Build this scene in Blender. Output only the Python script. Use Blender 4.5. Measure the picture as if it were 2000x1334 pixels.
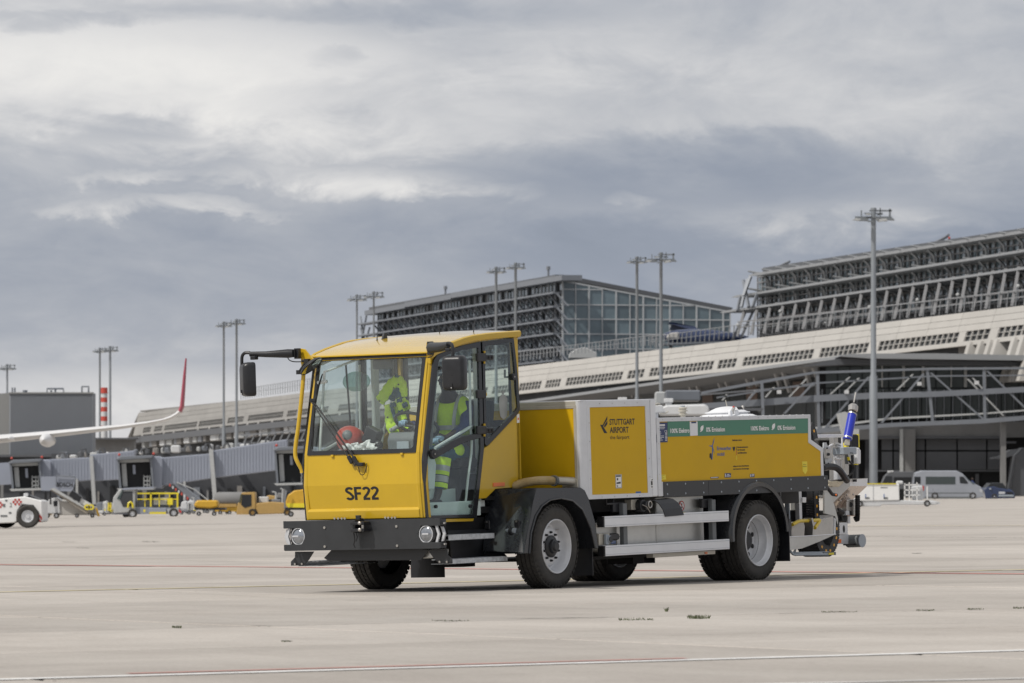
import bpy, bmesh, math, random
import numpy as np
from mathutils import Vector, Matrix
R = math.radians
random.seed(7)
scn = bpy.context.scene
for o in list(bpy.data.objects): bpy.data.objects.remove(o)

# ---------------------------------------------------------------- camera, sky, sun, exposure
F, YH, TILT, CH = 11000.0, 966.0, 0.0155, 0.9       # focal length in photo pixels, horizon row, cross fall of the apron, camera height
cam = bpy.data.cameras.new('camera'); camo = bpy.data.objects.new('camera', cam); scn.collection.objects.link(camo)
cam.sensor_width = 36; cam.lens = 36*F/2000; cam.shift_y = (YH-667)/2000
cam.clip_start = 1; cam.clip_end = 9000
camo.location = (0, 0, CH); camo.rotation_euler = (R(90), 0, 0)
cam.dof.use_dof = True; cam.dof.focus_distance = 54.5; cam.dof.aperture_fstop = 10
scn.camera = camo

w = bpy.data.worlds.new('World'); scn.world = w; w.use_nodes = True
nt = w.node_tree; nt.nodes.clear()
def N(t, **k):
    n = nt.nodes.new(t)
    for a, b in k.items(): setattr(n, a, b)
    return n
def L(a, b): nt.links.new(a, b)
def M_(op, a, b=None, c=None, clamp=False):
    n = N('ShaderNodeMath', operation=op); n.use_clamp = clamp
    for i, x in enumerate((a, b, c)):
        if x is None: continue
        if isinstance(x, (int, float)): n.inputs[i].default_value = x
        else: L(x, n.inputs[i])
    return n.outputs[0]
def ramp(fac, stops, interp='EASE'):
    n = N('ShaderNodeValToRGB'); n.color_ramp.interpolation = interp
    e = n.color_ramp.elements
    while len(e) < len(stops): e.new(.5)
    for i, (p, c) in enumerate(stops):
        e[i].position = p; e[i].color = (c if len(c) == 4 else (*c, 1)) if isinstance(c, tuple) else (c, c, c, 1)
    L(fac, n.inputs[0]); return n.outputs[0]
SUN_DIR = Vector((-.78, -.52, 1.16)).normalized()       # towards the sun
sky = N('ShaderNodeTexSky', sky_type='NISHITA'); sky.sun_disc = False
sky.sun_elevation = math.asin(SUN_DIR.z); sky.sun_rotation = math.atan2(SUN_DIR.x, SUN_DIR.y) % (2*math.pi)
bg1 = N('ShaderNodeBackground'); L(sky.outputs[0], bg1.inputs[0]); bg1.inputs[1].default_value = .06
tc = N('ShaderNodeTexCoord'); sep = N('ShaderNodeSeparateXYZ'); L(tc.outputs['Generated'], sep.inputs[0])
dx, dy, dz = sep.outputs
def smap(sx, sy, sz, off=(0, 0, 0)):
    c = N('ShaderNodeCombineXYZ'); L(M_('MULTIPLY_ADD', dx, sx, off[0]), c.inputs[0]); L(M_('MULTIPLY_ADD', dy, sy, off[1]), c.inputs[1]); L(M_('MULTIPLY_ADD', dz, sz, off[2]), c.inputs[2]); return c.outputs[0]
def noise(vec, scale, det=6, rough=.55, dist=0.):
    n = N('ShaderNodeTexNoise'); L(vec, n.inputs['Vector']); n.inputs['Scale'].default_value = scale
    n.inputs['Detail'].default_value = det; n.inputs['Roughness'].default_value = rough; n.inputs['Distortion'].default_value = dist
    return n.outputs[0]
base = noise(smap(1, 1, 2.3, (3.1, 1.7, .35)), 7, 4, .5, .3)        # broad cloud banks, flattened
mid = noise(smap(1, 1, 2.9, (1.3, .9, 2.7)), 20, 7, .60, .55)
fine = noise(smap(1, 1, 2.4, (.4, 2.2, 5.1)), 55, 8, .64, .5)       # tufts and streaks
d = M_('ADD', M_('ADD', M_('MULTIPLY', base, .42), M_('MULTIPLY', mid, .46)), M_('MULTIPLY', fine, .20))
# heavy stratocumulus deck: lighter upper bank, slate band lower down, pale gap along the horizon
elev = ramp(dz, [(0.0, .66), (.013, .58), (.024, .48), (.036, .38), (.046, .36), (.056, .47), (.066, .64), (.078, .67), (.087, .58), (.10, .54), (.25, .68), (.6, .74)], 'LINEAR')
n_ = nt.nodes.new('ShaderNodeMapRange'); n_.inputs[1].default_value = -.12; n_.inputs[2].default_value = .12; L(dx, n_.inputs[0])
side = M_('MULTIPLY', M_('SUBTRACT', .5, n_.outputs[0]), .16)
d2 = M_('ADD', M_('ADD', M_('MULTIPLY', M_('SUBTRACT', d, .54), 1.22), elev), side)
wdx = M_('ADD', dx, M_('MULTIPLY_ADD', mid, .024, -.012)); wdz = M_('ADD', M_('ADD', dz, M_('MULTIPLY_ADD', fine, .008, -.004)), M_('MULTIPLY_ADD', mid, .010, -.005))
rag = M_('MULTIPLY_ADD', fine, 2.4, -.70, clamp=True)
def puff(cx, cz, sx, sz, amp, ragged=1):
    a = M_('POWER', M_('ABSOLUTE', M_('DIVIDE', M_('SUBTRACT', wdx, cx), sx)), 2); b = M_('POWER', M_('ABSOLUTE', M_('DIVIDE', M_('SUBTRACT', wdz, cz), sz)), 2)
    g = M_('SUBTRACT', 1, M_('ADD', a, b), clamp=True)
    g = M_('MULTIPLY', g, M_('GREATER_THAN', dy, 0))
    if ragged: g = M_('MULTIPLY', g, rag)
    return M_('MULTIPLY', g, amp)
for (px, py, wx, wy, amp, rg) in [(300, 402, 230, 26, .46, 1), (420, 414, 190, 12, .2, 1), (760, 360, 230, 36, .44, 1), (980, 380, 90, 28, .34, 1), (1258, 388, 64, 20, .42, 1), (250, 352, 130, 14, .34, 1), (520, 345, 180, 24, .22, 1),
                              (1640, 440, 320, 56, .34, 1), (1740, 400, 140, 32, .14, 1), (640, 122, 70, 26, -.22, 1), (260, 150, 640, 130, .30, 0), (500, 265, 560, 70, .26, 1), (100, 45, 260, 24, -.26, 1), (260, 268, 170, 26, -.26, 1), (330, 770, 420, 60, .12, 0), (760, 20, 640, 40, -.22, 1), (1330, 330, 560, 80, -.20, 0), (1150, 480, 420, 60, -.06, 0), (1150, 130, 360, 60, .12, 1), (1850, 230, 300, 120, .08, 1), (620, 200, 200, 40, -.16, 1), (1480, 250, 300, 40, .1, 1)]:
    d2 = M_('ADD', d2, puff((px-1000)/F, (YH-py)/F, wx/F, wy/F, amp, rg))
col = ramp(d2, [(0.0, (.24, .275, .345)), (.26, (.31, .345, .42)), (.46, (.42, .445, .50)), (.62, (.56, .57, .60)), (.80, (.73, .725, .73)), (1.0, (.87, .855, .835))], 'LINEAR')
bg2 = N('ShaderNodeBackground'); L(col, bg2.inputs[0]); bg2.inputs[1].default_value = 1.0
mix = N('ShaderNodeMixShader'); mix.inputs[0].default_value = .93
L(bg1.outputs[0], mix.inputs[1]); L(bg2.outputs[0], mix.inputs[2])
out = N('ShaderNodeOutputWorld'); L(mix.outputs[0], out.inputs[0])

sun = bpy.data.lights.new('sun', 'SUN'); suno = bpy.data.objects.new('sun', sun); scn.collection.objects.link(suno)
sun.energy = 2.9; sun.angle = R(1.6); sun.color = (1, .955, .89)
suno.rotation_euler = SUN_DIR.to_track_quat('Z', 'Y').to_euler(); suno.location = (-20, 20, 30)
scn.view_settings.view_transform = 'Standard'; scn.view_settings.look = 'None'
scn.view_settings.exposure = 0; scn.view_settings.gamma = 1; scn.view_settings.use_curve_mapping = False

# ---------------------------------------------------------------- frames: rays of the photograph to places in the world
CAM = np.array([0, 0, CH])
def nz(v): return v/np.linalg.norm(v)
def ray(px, py): return np.array([(px-1000)/F, 1., (YH-py)/F])
def at(px, py, Y): return Vector(CAM + ray(px, py)*Y)
def gz(x): return TILT*x
def ground_pt(px, py, dz=0.):
    Y = F*CH/(py-(YH-TILT*(px-1000))); x = (px-1000)/F*Y
    return Vector((x, Y, TILT*x+dz))
O3 = np.array(ground_pt(1088, 1149))
nn = nz(np.array([-TILT, 0, 1.])); uu = np.array([math.sin(R(34)), math.cos(R(34)), 0]); uu = nz(uu-nn*uu.dot(nn)); vv = np.cross(nn, uu)
ub = nz(uu+.014*nn); vb = nz(vv-.006*nn); vb = nz(vb-ub*ub.dot(vb)); wb = np.cross(ub, vb)
TM, BM = np.array([uu, vv, nn]).T, np.array([ub, vb, wb]).T
def m4(m3, o): 
    m = Matrix([[float(c) for c in r] for r in m3]).to_4x4(); m.translation = Vector([float(c) for c in o]); return m
TRUCK, BODY = m4(TM, O3), m4(BM, O3)
TB = TRUCK.inverted() @ BODY
def inv(px, py, ax, val, M=BM):
    dd = M.T@ray(px, py); o = M.T@(CAM-O3); i = 'uvw'.index(ax); t = (val-o[i])/dd[i]; return o+t*dd
def sd(px, py, v=0.): q = inv(px, py, 'v', v); return (float(q[0]), float(q[2]))       # side plane -> (u, w)
def fr(px, py, u): q = inv(px, py, 'u', u); return (float(q[1]), float(q[2]))          # cross plane -> (v, w)

# ---------------------------------------------------------------- materials
MAT = {}
def mat(name, col, rough=.5, metal=0., var=.12, nscale=6., bump=0., bscale=60., coat=0., spec=.5, obj_random=0., rvar=.1, emit=None, coord='Object', tint=None):
    m = bpy.data.materials.new(name); m.use_nodes = True; t = m.node_tree; b = t.nodes['Principled BSDF']
    b.inputs['Roughness'].default_value = rough; b.inputs['Metallic'].default_value = metal
    b.inputs['Coat Weight'].default_value = coat; b.inputs['Coat Roughness'].default_value = .08; b.inputs['Specular IOR Level'].default_value = spec
    c = t.nodes.new('ShaderNodeTexCoord')
    nz_ = t.nodes.new('ShaderNodeTexNoise'); nz_.inputs['Scale'].default_value = nscale; nz_.inputs['Detail'].default_value = 5; nz_.inputs['Roughness'].default_value = .65
    t.links.new(c.outputs[coord], nz_.inputs['Vector'])
    r = t.nodes.new('ShaderNodeValToRGB'); e = r.color_ramp.elements; e[0].position = .28; e[1].position = .72
    lo = tuple(max(0, x*(1-var)) for x in col); hi = tuple(min(1, x*(1+var)) for x in col)
    if tint: lo = tuple(a*(1-var)+b2*var for a, b2 in zip(col, tint))
    e[0].color = (*lo, 1); e[1].color = (*hi, 1); t.links.new(nz_.outputs[0], r.inputs[0])
    res = r.outputs[0]
    if obj_random:
        oi = t.nodes.new('ShaderNodeObjectInfo'); hv = t.nodes.new('ShaderNodeHueSaturation')
        mr = t.nodes.new('ShaderNodeMapRange'); mr.inputs[3].default_value = 1-obj_random; mr.inputs[4].default_value = 1+obj_random
        t.links.new(oi.outputs['Random'], mr.inputs[0]); t.links.new(mr.outputs[0], hv.inputs['Value']); t.links.new(res, hv.inputs['Color']); res = hv.outputs[0]
    t.links.new(res, b.inputs['Base Color'])
    if rvar:
        mr = t.nodes.new('ShaderNodeMapRange'); mr.inputs[3].default_value = max(.02, rough-rvar); mr.inputs[4].default_value = min(1, rough+rvar)
        t.links.new(nz_.outputs[0], mr.inputs[0]); t.links.new(mr.outputs[0], b.inputs['Roughness'])
    if bump:
        n2 = t.nodes.new('ShaderNodeTexNoise'); n2.inputs['Scale'].default_value = bscale; n2.inputs['Detail'].default_value = 3
        t.links.new(c.outputs[coord], n2.inputs['Vector'])
        bp = t.nodes.new('ShaderNodeBump'); bp.inputs['Strength'].default_value = bump; bp.inputs['Distance'].default_value = .01
        t.links.new(n2.outputs[0], bp.inputs['Height']); t.links.new(bp.outputs[0], b.inputs['Normal'])
    if emit:
        b.inputs['Emission Color'].default_value = (*emit[0], 1); b.inputs['Emission Strength'].default_value = emit[1]
    MAT[name] = m; return m
def glass(name, tint=(.9, .95, .94), refl=1.0, dirt=.04, through=1.0):
    m = bpy.data.materials.new(name); m.use_nodes = True; t = m.node_tree; t.nodes.clear()
    tr = t.nodes.new('ShaderNodeBsdfTransparent'); tr.inputs[0].default_value = (*tint, 1)
    gl = t.nodes.new('ShaderNodeBsdfGlossy'); gl.inputs['Roughness'].default_value = .015; gl.inputs[0].default_value = (refl, refl, refl, 1)
    f = t.nodes.new('ShaderNodeFresnel'); 
    gm = t.nodes.new('ShaderNodeNewGeometry'); io = t.nodes.new('ShaderNodeMapRange'); io.inputs[3].default_value = 1.5; io.inputs[4].default_value = 1/1.5
    t.links.new(gm.outputs['Backfacing'], io.inputs[0]); t.links.new(io.outputs[0], f.inputs[0])      # thin pane: same reflectance from both sides
    a = t.nodes.new('ShaderNodeMixShader'); t.links.new(f.outputs[0], a.inputs[0]); t.links.new(tr.outputs[0], a.inputs[1]); t.links.new(gl.outputs[0], a.inputs[2])
    df = t.nodes.new('ShaderNodeBsdfDiffuse'); df.inputs[0].default_value = (.6, .62, .6, 1)
    c = t.nodes.new('ShaderNodeTexCoord'); n2 = t.nodes.new('ShaderNodeTexNoise'); n2.inputs['Scale'].default_value = 3; t.links.new(c.outputs['Object'], n2.inputs['Vector'])
    mr = t.nodes.new('ShaderNodeMapRange'); mr.inputs[1].default_value = .3; mr.inputs[2].default_value = .8; mr.inputs[4].default_value = dirt*2; t.links.new(n2.outputs[0], mr.inputs[0])
    b2 = t.nodes.new('ShaderNodeMixShader'); t.links.new(mr.outputs[0], b2.inputs[0]); t.links.new(a.outputs[0], b2.inputs[1]); t.links.new(df.outputs[0], b2.inputs[2])
    o = t.nodes.new('ShaderNodeOutputMaterial'); t.links.new(b2.outputs[0], o.inputs[0]); MAT[name] = m; return m
YEL = (.535, .345, .012)
mat('yellow', YEL, .33, var=.07, nscale=3.5, coat=.55, spec=.35, bump=.035, bscale=5, rvar=.12, tint=(.40, .27, .05))
mat('yellow_roof', YEL, .26, var=.05, nscale=2.5, coat=1.0, spec=.6)
mat('yellow_panel', (.60, .365, .006), .45, var=.05, nscale=2.0, coat=.0, spec=.22)
mat('black_frit', (.012, .013, .015), .22, var=.2, coat=.3)
mat('dark_steel', (.029, .031, .034), .42, var=.14, nscale=5, bump=.05, bscale=400)
mat('black_plastic', (.016, .017, .02), .38, var=.25, nscale=8, bump=.06, bscale=500)
mat('fender', (.012, .014, .018), .27, var=.18, nscale=3, coat=.4, tint=(.05, .05, .05))
mat('black', (.006, .006, .007), .6, var=.3)
mat('rubber', (.022, .0215, .021), .78, var=.35, nscale=9, bump=.3, bscale=120, tint=(.11, .098, .082))
mat('rubber_letter', (.045, .043, .04), .7, var=.2)
mat('rim', (.62, .63, .65), .38, metal=.25, var=.12, nscale=7)
mat('alu', (.66, .67, .69), .40, metal=.35, var=.07, nscale=5, bump=.03, bscale=200)
mat('alu_light', (.74, .75, .77), .42, metal=.15, var=.05, nscale=4)
mat('alu_panel', (.52, .52, .50), .36, metal=.75, var=.18, nscale=3, bump=.08, bscale=40, tint=(.3, .28, .25))
mat('beige_alu', (.52, .49, .42), .4, metal=.4, var=.08)
mat('steel', (.50, .48, .45), .3, metal=.85, var=.15, nscale=5, bump=.05, bscale=90)
mat('chute', (.55, .45, .39), .26, metal=.8, var=.18, nscale=3)
mat('galv', (.52, .54, .56), .5, metal=.5, var=.28, nscale=22, bump=.3, bscale=180)
mat('green', (.052, .20, .125), .42, var=.05, coat=.2)
mat('white_paint', (.78, .78, .77), .4, var=.05)
mat('white_frame', (.66, .71, .70), .35, var=.05)
mat('mint', (.58, .67, .65), .45, var=.07)
mat('print_black', (.012, .012, .014), .5, var=.1)
mat('print_blue', (.03, .11, .36), .45, var=.1)
mat('label_blue', (.02, .035, .12), .4, var=.1)
mat('blue', (.008, .025, .42), .35, var=.08, coat=.3)
mat('orange', (.75, .16, .02), .3, var=.1, coat=.4)
mat('amber', (.85, .42, .03), .4, var=.1)
mat('signal_yellow', (.75, .62, .03), .4, var=.08)
mat('tube_yellow', (.68, .50, .04), .38, var=.15)
mat('red', (.48, .03, .02), .35, var=.1, coat=.2)
mat('helmet_red', (.42, .05, .03), .38, var=.1)
mat('hose', (.56, .44, .24), .5, var=.12)
mat('grey_plastic', (.13, .14, .145), .5, var=.1)
mat('grey_light', (.34, .38, .42), .4, metal=.2, var=.06)
mat('lens', (.34, .36, .39), .12, metal=.8, var=.25, nscale=25)
mat('drl', (.50, .51, .53), .3, var=.04)
mat('cloth_white', (.72, .72, .71), .8, var=.06, bump=.2, bscale=30)
mat('cloth_cream', (.56, .50, .38), .8, var=.12, bump=.3, bscale=30)
mat('hivis', (.60, .86, .03), .75, var=.12, nscale=18, bump=.25, bscale=25)
mat('petrol', (.01, .075, .12), .8, var=.2, nscale=18, bump=.25, bscale=25)
mat('navy', (.012, .03, .13), .8, var=.2, bump=.2, bscale=30)
mat('retro', (.42, .43, .43), .4, metal=.2, var=.08)
mat('skin', (.045, .026, .018), .5, var=.1)
mat('glove', (.30, .44, .58), .6, var=.1)
mat('hair', (.008, .007, .006), .8, var=.2)
mat('boot', (.015, .015, .016), .6, var=.2)
mat('mirror_glass', (.75, .8, .8), .04, metal=1., var=.02, rvar=0)
glass('cab_glass', (.92, .965, .955), .9, .006)
glass('windscreen', (.94, .97, .965), 1.0, .02)
glass('tint_glass', (.55, .66, .62), 1.0, .02)

# ---------------------------------------------------------------- mesh helpers
class MB:
    def __init__(s): s.v = []; s.f = []
    def add(s, vs, fs):
        n = len(s.v); s.v += [tuple(map(float, a)) for a in vs]; s.f += [tuple(n+i for i in f) for f in fs]; return s
    def box(s, c, d, M=None):
        x, y, z = c; a, b, e = d[0]/2, d[1]/2, d[2]/2
        vs = [Vector((i*a, j*b, k*e)) for i in (-1, 1) for j in (-1, 1) for k in (-1, 1)]
        if M is not None: vs = [M @ p for p in vs]
        vs = [p+Vector(c) for p in vs]
        return s.add(vs, [(0, 1, 3, 2), (4, 6, 7, 5), (0, 4, 5, 1), (2, 3, 7, 6), (0, 2, 6, 4), (1, 5, 7, 3)])
    def b2(s, x0, x1, y0, y1, z0, z1): return s.box(((x0+x1)/2, (y0+y1)/2, (z0+z1)/2), (abs(x1-x0), abs(y1-y0), abs(z1-z0)))
    def prism(s, pts, off):
        n = len(pts); off = Vector(off); P = [Vector(p) for p in pts]
        return s.add(P+[p+off for p in P], [tuple(range(n))]+[tuple(range(2*n-1, n-1, -1))]+[(i, (i+1) % n, n+(i+1) % n, n+i) for i in range(n)])
    def ringp(s, outer, inner, off):
        n = len(outer); off = Vector(off); P = [Vector(p) for p in list(outer)+list(inner)]; m = 2*n
        fs = []
        for i in range(n):
            j = (i+1) % n
            fs += [(i, j, n+j, n+i), (m+i, m+n+i, m+n+j, m+j), (i, m+i, m+j, j), (n+i, n+j, m+n+j, m+n+i)]
        return s.add(P+[p+off for p in P], fs)
    def tube(s, path, r, n=8, caps=True, closed=False):
        P = [Vector(p) for p in path]; k = len(P); rs = r if isinstance(r, (list, tuple)) else [r]*k; vs = []; ref = None
        for i, p in enumerate(P):
            if closed: t = (P[(i+1) % k]-P[i-1]).normalized()
            else: t = (P[min(i+1, k-1)]-P[max(i-1, 0)]).normalized()
            if ref is None: ref = Vector((0, 0, 1)) if abs(t.z) < .9 else Vector((1, 0, 0))
            a = t.cross(ref).normalized(); b = a.cross(t).normalized(); ref = b
            for q in range(n):
                an = 2*math.pi*q/n; vs.append(p+(a*math.cos(an)+b*math.sin(an))*rs[i])
        fs = [(i*n+q, i*n+(q+1) % n, ((i+1) % k)*n+(q+1) % n, ((i+1) % k)*n+q) for i in range(k if closed else k-1) for q in range(n)]
        if caps and not closed: fs += [tuple(range(n-1, -1, -1)), tuple(range((k-1)*n, k*n))]
        return s.add(vs, fs)
    def cyl(s, a, b, r, n=12, r2=None): return s.tube([a, b], [r, r if r2 is None else r2], n)
    def lathe(s, prof, c=(0, 0, 0), n=32, axis='y', a0=0, a1=2*math.pi):
        full = abs(a1-a0-2*math.pi) < 1e-6; m = n if full else n+1; vs = []
        for (r, h) in prof:
            for i in range(m):
                a = a0+(a1-a0)*i/n; x, z = r*math.cos(a), r*math.sin(a)
                vs.append({'y': (c[0]+x, c[1]+h, c[2]+z), 'z': (c[0]+x, c[1]+z, c[2]+h), 'x': (c[0]+h, c[1]+x, c[2]+z)}[axis])
        fs = [(j*m+i, j*m+(i+1) % m, (j+1)*m+(i+1) % m, (j+1)*m+i) for j in range(len(prof)-1) for i in range(n)]
        return s.add(vs, fs)
    def ball(s, c, r, n=12, sc=(1, 1, 1)):
        prof = [(math.sin(math.pi*i/8)*1., -math.cos(math.pi*i/8)) for i in range(9)]; vs = []
        q = MB().lathe(prof, n=n, axis='z'); return s.add([(c[0]+x*r*sc[0], c[1]+y*r*sc[1], c[2]+z*r*sc[2]) for x, y, z in q.v], q.f)
    def build(s, name, m, parent=None, mtx=None, bevel=0, smooth=False, label=None, kind=None, segs=1, recalc=True):
        me = bpy.data.meshes.new(name); me.from_pydata(s.v, [], s.f)
        if recalc:
            bm = bmesh.new(); bm.from_mesh(me); bmesh.ops.recalc_face_normals(bm, faces=bm.faces); bm.to_mesh(me); bm.free()
        me.materials.append(MAT[m] if isinstance(m, str) else m)
        if smooth:
            me.shade_smooth()
            if hasattr(me, 'set_sharp_from_angle'): me.set_sharp_from_angle(angle=R(38))
        me.update()
        o = bpy.data.objects.new(name, me); scn.collection.objects.link(o)
        if parent is not None:
            o.parent = parent
        if mtx is not None: o.matrix_local = mtx
        if bevel:
            b = o.modifiers.new('bevel', 'BEVEL'); b.width = bevel; b.segments = segs; b.limit_method = 'ANGLE'; b.angle_limit = R(35)
        if label: o['label'] = label
        if kind: o['kind'] = kind
        return o
def thing(name, label, cat, mtx=None, loc=None, group=None):
    o = bpy.data.objects.new(name, None); scn.collection.objects.link(o); o.empty_display_size = .3
    if mtx is not None: o.matrix_world = mtx
    if loc is not None: o.location = loc
    o['label'] = label; o['category'] = cat
    if group: o['group'] = group
    return o
def tag(o, label, cat, group=None):
    o['label'] = label; o['category'] = cat
    if group: o['group'] = group
    return o
def text_mesh(txt, size, bold=0., sx=1., depth=0.):
    """verts, faces of lettering in the xy plane, baseline at the origin"""
    c = bpy.data.curves.new('lettering', 'FONT'); c.body = txt; c.size = size; c.offset = bold; c.resolution_u = 3; c.extrude = depth
    c.space_line = .95
    o = bpy.data.objects.new('lettering', c); scn.collection.objects.link(o)
    dg = bpy.context.evaluated_depsgraph_get(); me = bpy.data.meshes.new_from_object(o.evaluated_get(dg))
    vs = [(v.co.x*sx, v.co.y, v.co.z) for v in me.vertices]; fs = [tuple(p.vertices) for p in me.polygons]
    bpy.data.objects.remove(o); bpy.data.curves.remove(c); bpy.data.meshes.remove(me)
    return vs, fs
def fit_text(txt, width, height=None, bold=0.):
    """lettering scaled to a width, and to a cap height when given"""
    vs, fs = text_mesh(txt, 1., bold)
    x0 = min(v[0] for v in vs); x1 = max(v[0] for v in vs); y0 = min(v[1] for v in vs); y1 = max(v[1] for v in vs)
    k = width/(x1-x0); ky = height/(y1-y0) if height else k
    return [((x-x0)*k, (y-y0)*ky, 0) for x, y, z in vs], fs
# ================================================================ THE SERVICE TRUCK
truck = thing('service_truck', 'yellow electric airport service truck with low cab, green stripe and SF22 on its front', 'truck', mtx=TRUCK)
VC = 1.09
def P(name, mb, m, **k): return mb.build(name, m, parent=k.pop('parent', truck), mtx=k.pop('mtx', TB), **k)
def sub(name, mb, m, par, **k): return mb.build(name, m, parent=par, **k)            # parts of a part share its frame
def V3(uw, v): return [(a, v, b) for a, b in uw]
def both(fn):
    for s in (0, 1): fn(lambda v, s=s: v if s == 0 else 2*VC-v, 1 if s == 0 else -1, s)
S = lambda pts, v=0.: [sd(x, y, v) for x, y in pts]
def decal_side(mbv, u, w_, v, sk=0.):   # lettering on the near side: x -> u, y -> w
    vs, fs = mbv; return MB().add([(u+x, v, w_+y) for x, y, z in vs], fs)
def decal_front(mbv, v, w_, u, lean=0.):
    vs, fs = mbv; return MB().add([(u+lean*y, v-x, w_+y) for x, y, z in vs], fs)

# ---- cab shell
front_prof = [(-1.600, .822), (-1.632, 1.043), (-1.617, 1.338)]
inner_prof = [(-1.577, 1.338), (-1.592, 1.043), (-1.562, .822)]
P('front_panel', MB().prism([(u, .455, w_) for u, w_ in front_prof+inner_prof], (0, 1.27, 0)), 'yellow', bevel=.004)
P('front_flap', MB().prism([(-1.612, .445, .722), (-1.625, .445, .800), (-1.603, .445, .826), (-1.56, .445, .826), (-1.56, .445, .722)], (0, 1.29, 0)), 'yellow', bevel=.006, segs=2)
for vv_ in (.62, .66, .70, 1.30, 1.34, 1.38):
    pass
def pillar_sections(f, sg):
    secs = []
    for (uf, w_, vi) in [(-1.600, .722, .445), (-1.634, 1.043, .445), (-1.618, 1.338, .452), (-1.50, 1.85, .462), (-1.402, 2.262, .466)]:
        base = [(0, vi+.018), (-.004, vi-.002), (.004, vi-.024), (.013, vi-.022), (.020, vi-.038), (.040, vi-.055), (.085, vi-.062), (.085, vi-.02), (.03, vi+.018)]
        secs.append([(uf+a, f(b), w_) for a, b in base])
    return secs
def loft(secs, caps=True):
    mb = MB(); k = len(secs[0]); vs = [p for s in secs for p in s]
    fs = [(i*k+q, i*k+(q+1) % k, (i+1)*k+(q+1) % k, (i+1)*k+q) for i in range(len(secs)-1) for q in range(k)]
    if caps: fs += [tuple(range(k)), tuple(range((len(secs)-1)*k, len(secs)*k))]
    return mb.add(vs, fs)
both(lambda f, sg, s: P('corner_pillar', loft(pillar_sections(f, sg)), 'yellow', bevel=.003, segs=2))
# windscreen: dark border ring and the pane
def wsp(v, w_, off=0.): return (-1.618+(w_-1.338)*(.213/.92)-off, v, w_)
wo = [(.462, 1.332), (1.718, 1.332), (1.718, 2.262), (.462, 2.262)]
def rr(x0, x1, y0, y1, r, n=4):
    out_ = []
    for cx, cy, a in ((x1-r, y1-r, 0), (x0+r, y1-r, 90), (x0+r, y0+r, 180), (x1-r, y0+r, 270)):
        for i in range(n+1):
            t = R(a+90*i/n); out_.append((cx+r*math.cos(t), cy+r*math.sin(t)))
    return out_
P('windscreen_border', MB().ringp([wsp(v, w_, .006) for v, w_ in rr(.462, 1.718, 1.332, 2.262, .01)], [wsp(v, w_, .006) for v, w_ in rr(.500, 1.684, 1.372, 2.222, .03)], (.012, 0, 0)), 'black_frit')
P('windscreen', MB().prism([wsp(v, w_) for v, w_ in [(.49, 1.36), (1.695, 1.36), (1.695, 2.235), (.49, 2.235)]], (.005, 0, 0)), 'windscreen')
for v0, x in ((.62, 0), (1.42, 0)):
    P('windscreen_clip', MB().box((-1.629, v0, 1.322), (.02, .03, .022)), 'yellow', bevel=.004)
# roof skin with a raised edge all round
RP = [(-1.425, 2.262), (-1.36, 2.292), (-1.2, 2.335), (-1.06, 2.365), (-.9, 2.397), (-.75, 2.418), (-.5, 2.438), (-.25, 2.45), (.05, 2.462)]
def roof_w(u, v):
    for (a, b), (c, d_) in zip(RP, RP[1:]):
        if u <= c+1e-6: z = b+(d_-b)*(u-a)/(c-a); break
    else: z = RP[-1][1]
    t = min(1, max(0, (u+1.42)/.5)); return z+.03*t*(1-((v-VC)/.70)**2)
mb = MB(); us = [p[0] for p in RP]; vs_ = [.385+1.41*i/16 for i in range(17)]
mb.add([(u, v, roof_w(u, v)) for u in us for v in vs_]+[(u, v, roof_w(u, v)-.035) for u in us for v in vs_],
       [(i*17+j, i*17+j+1, (i+1)*17+j+1, (i+1)*17+j) for i in range(8) for j in range(16)]+[(153+i*17+j, 153+(i+1)*17+j, 153+(i+1)*17+j+1, 153+i*17+j+1) for i in range(8) for j in range(16)])
roof = P('roof', mb, 'yellow_roof', smooth=True)
def trim(f, sg, s):
    secs = [[(u, f(v), roof_w(u, .39)+dw) for v, dw in [(.405, .004), (.385, .012), (.366, .002), (.362, -.022), (.372, -.048), (.40, -.052)]] for u in us]
    sub('roof_trim', loft(secs), 'yellow', roof, smooth=True)
both(trim)
sub('roof_rear_trim', MB().prism([(.03, .385, 2.47), (.055, .385, 2.468), (.055, .385, 2.405), (.03, .385, 2.405)], (0, 1.41, 0)), 'yellow', roof, bevel=.004)
sub('roof_front_trim', MB().prism([(-1.44, .40, 2.258), (-1.44, .40, 2.272), (-1.41, .40, 2.282), (-1.40, .40, 2.258)], (0, 1.38, 0)), 'yellow', roof, bevel=.003)
# header over the doors
hd = S([(849, 697), (850, 693), (870, 685.5), (900, 674.5), (937, 666.5), (960, 664), (1003, 657.5), (1003, 654), (960, 655), (937, 658.5), (900, 669), (870, 680), (848, 690)], .4)
both(lambda f, sg, s: P('door_header', MB().prism(V3(hd, f(.398)), (0, sg*.05, 0)), 'yellow'))
# rear cab posts
both(lambda f, sg, s: P('rear_post', MB().prism([(-.02, f(.40), .98), (.045, f(.40), .98), (.045, f(.40), 2.43), (-.03, f(.40), 2.43), (-.02, f(.40), 1.85)], (0, sg*.05, 0)), 'yellow', bevel=.004))

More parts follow.
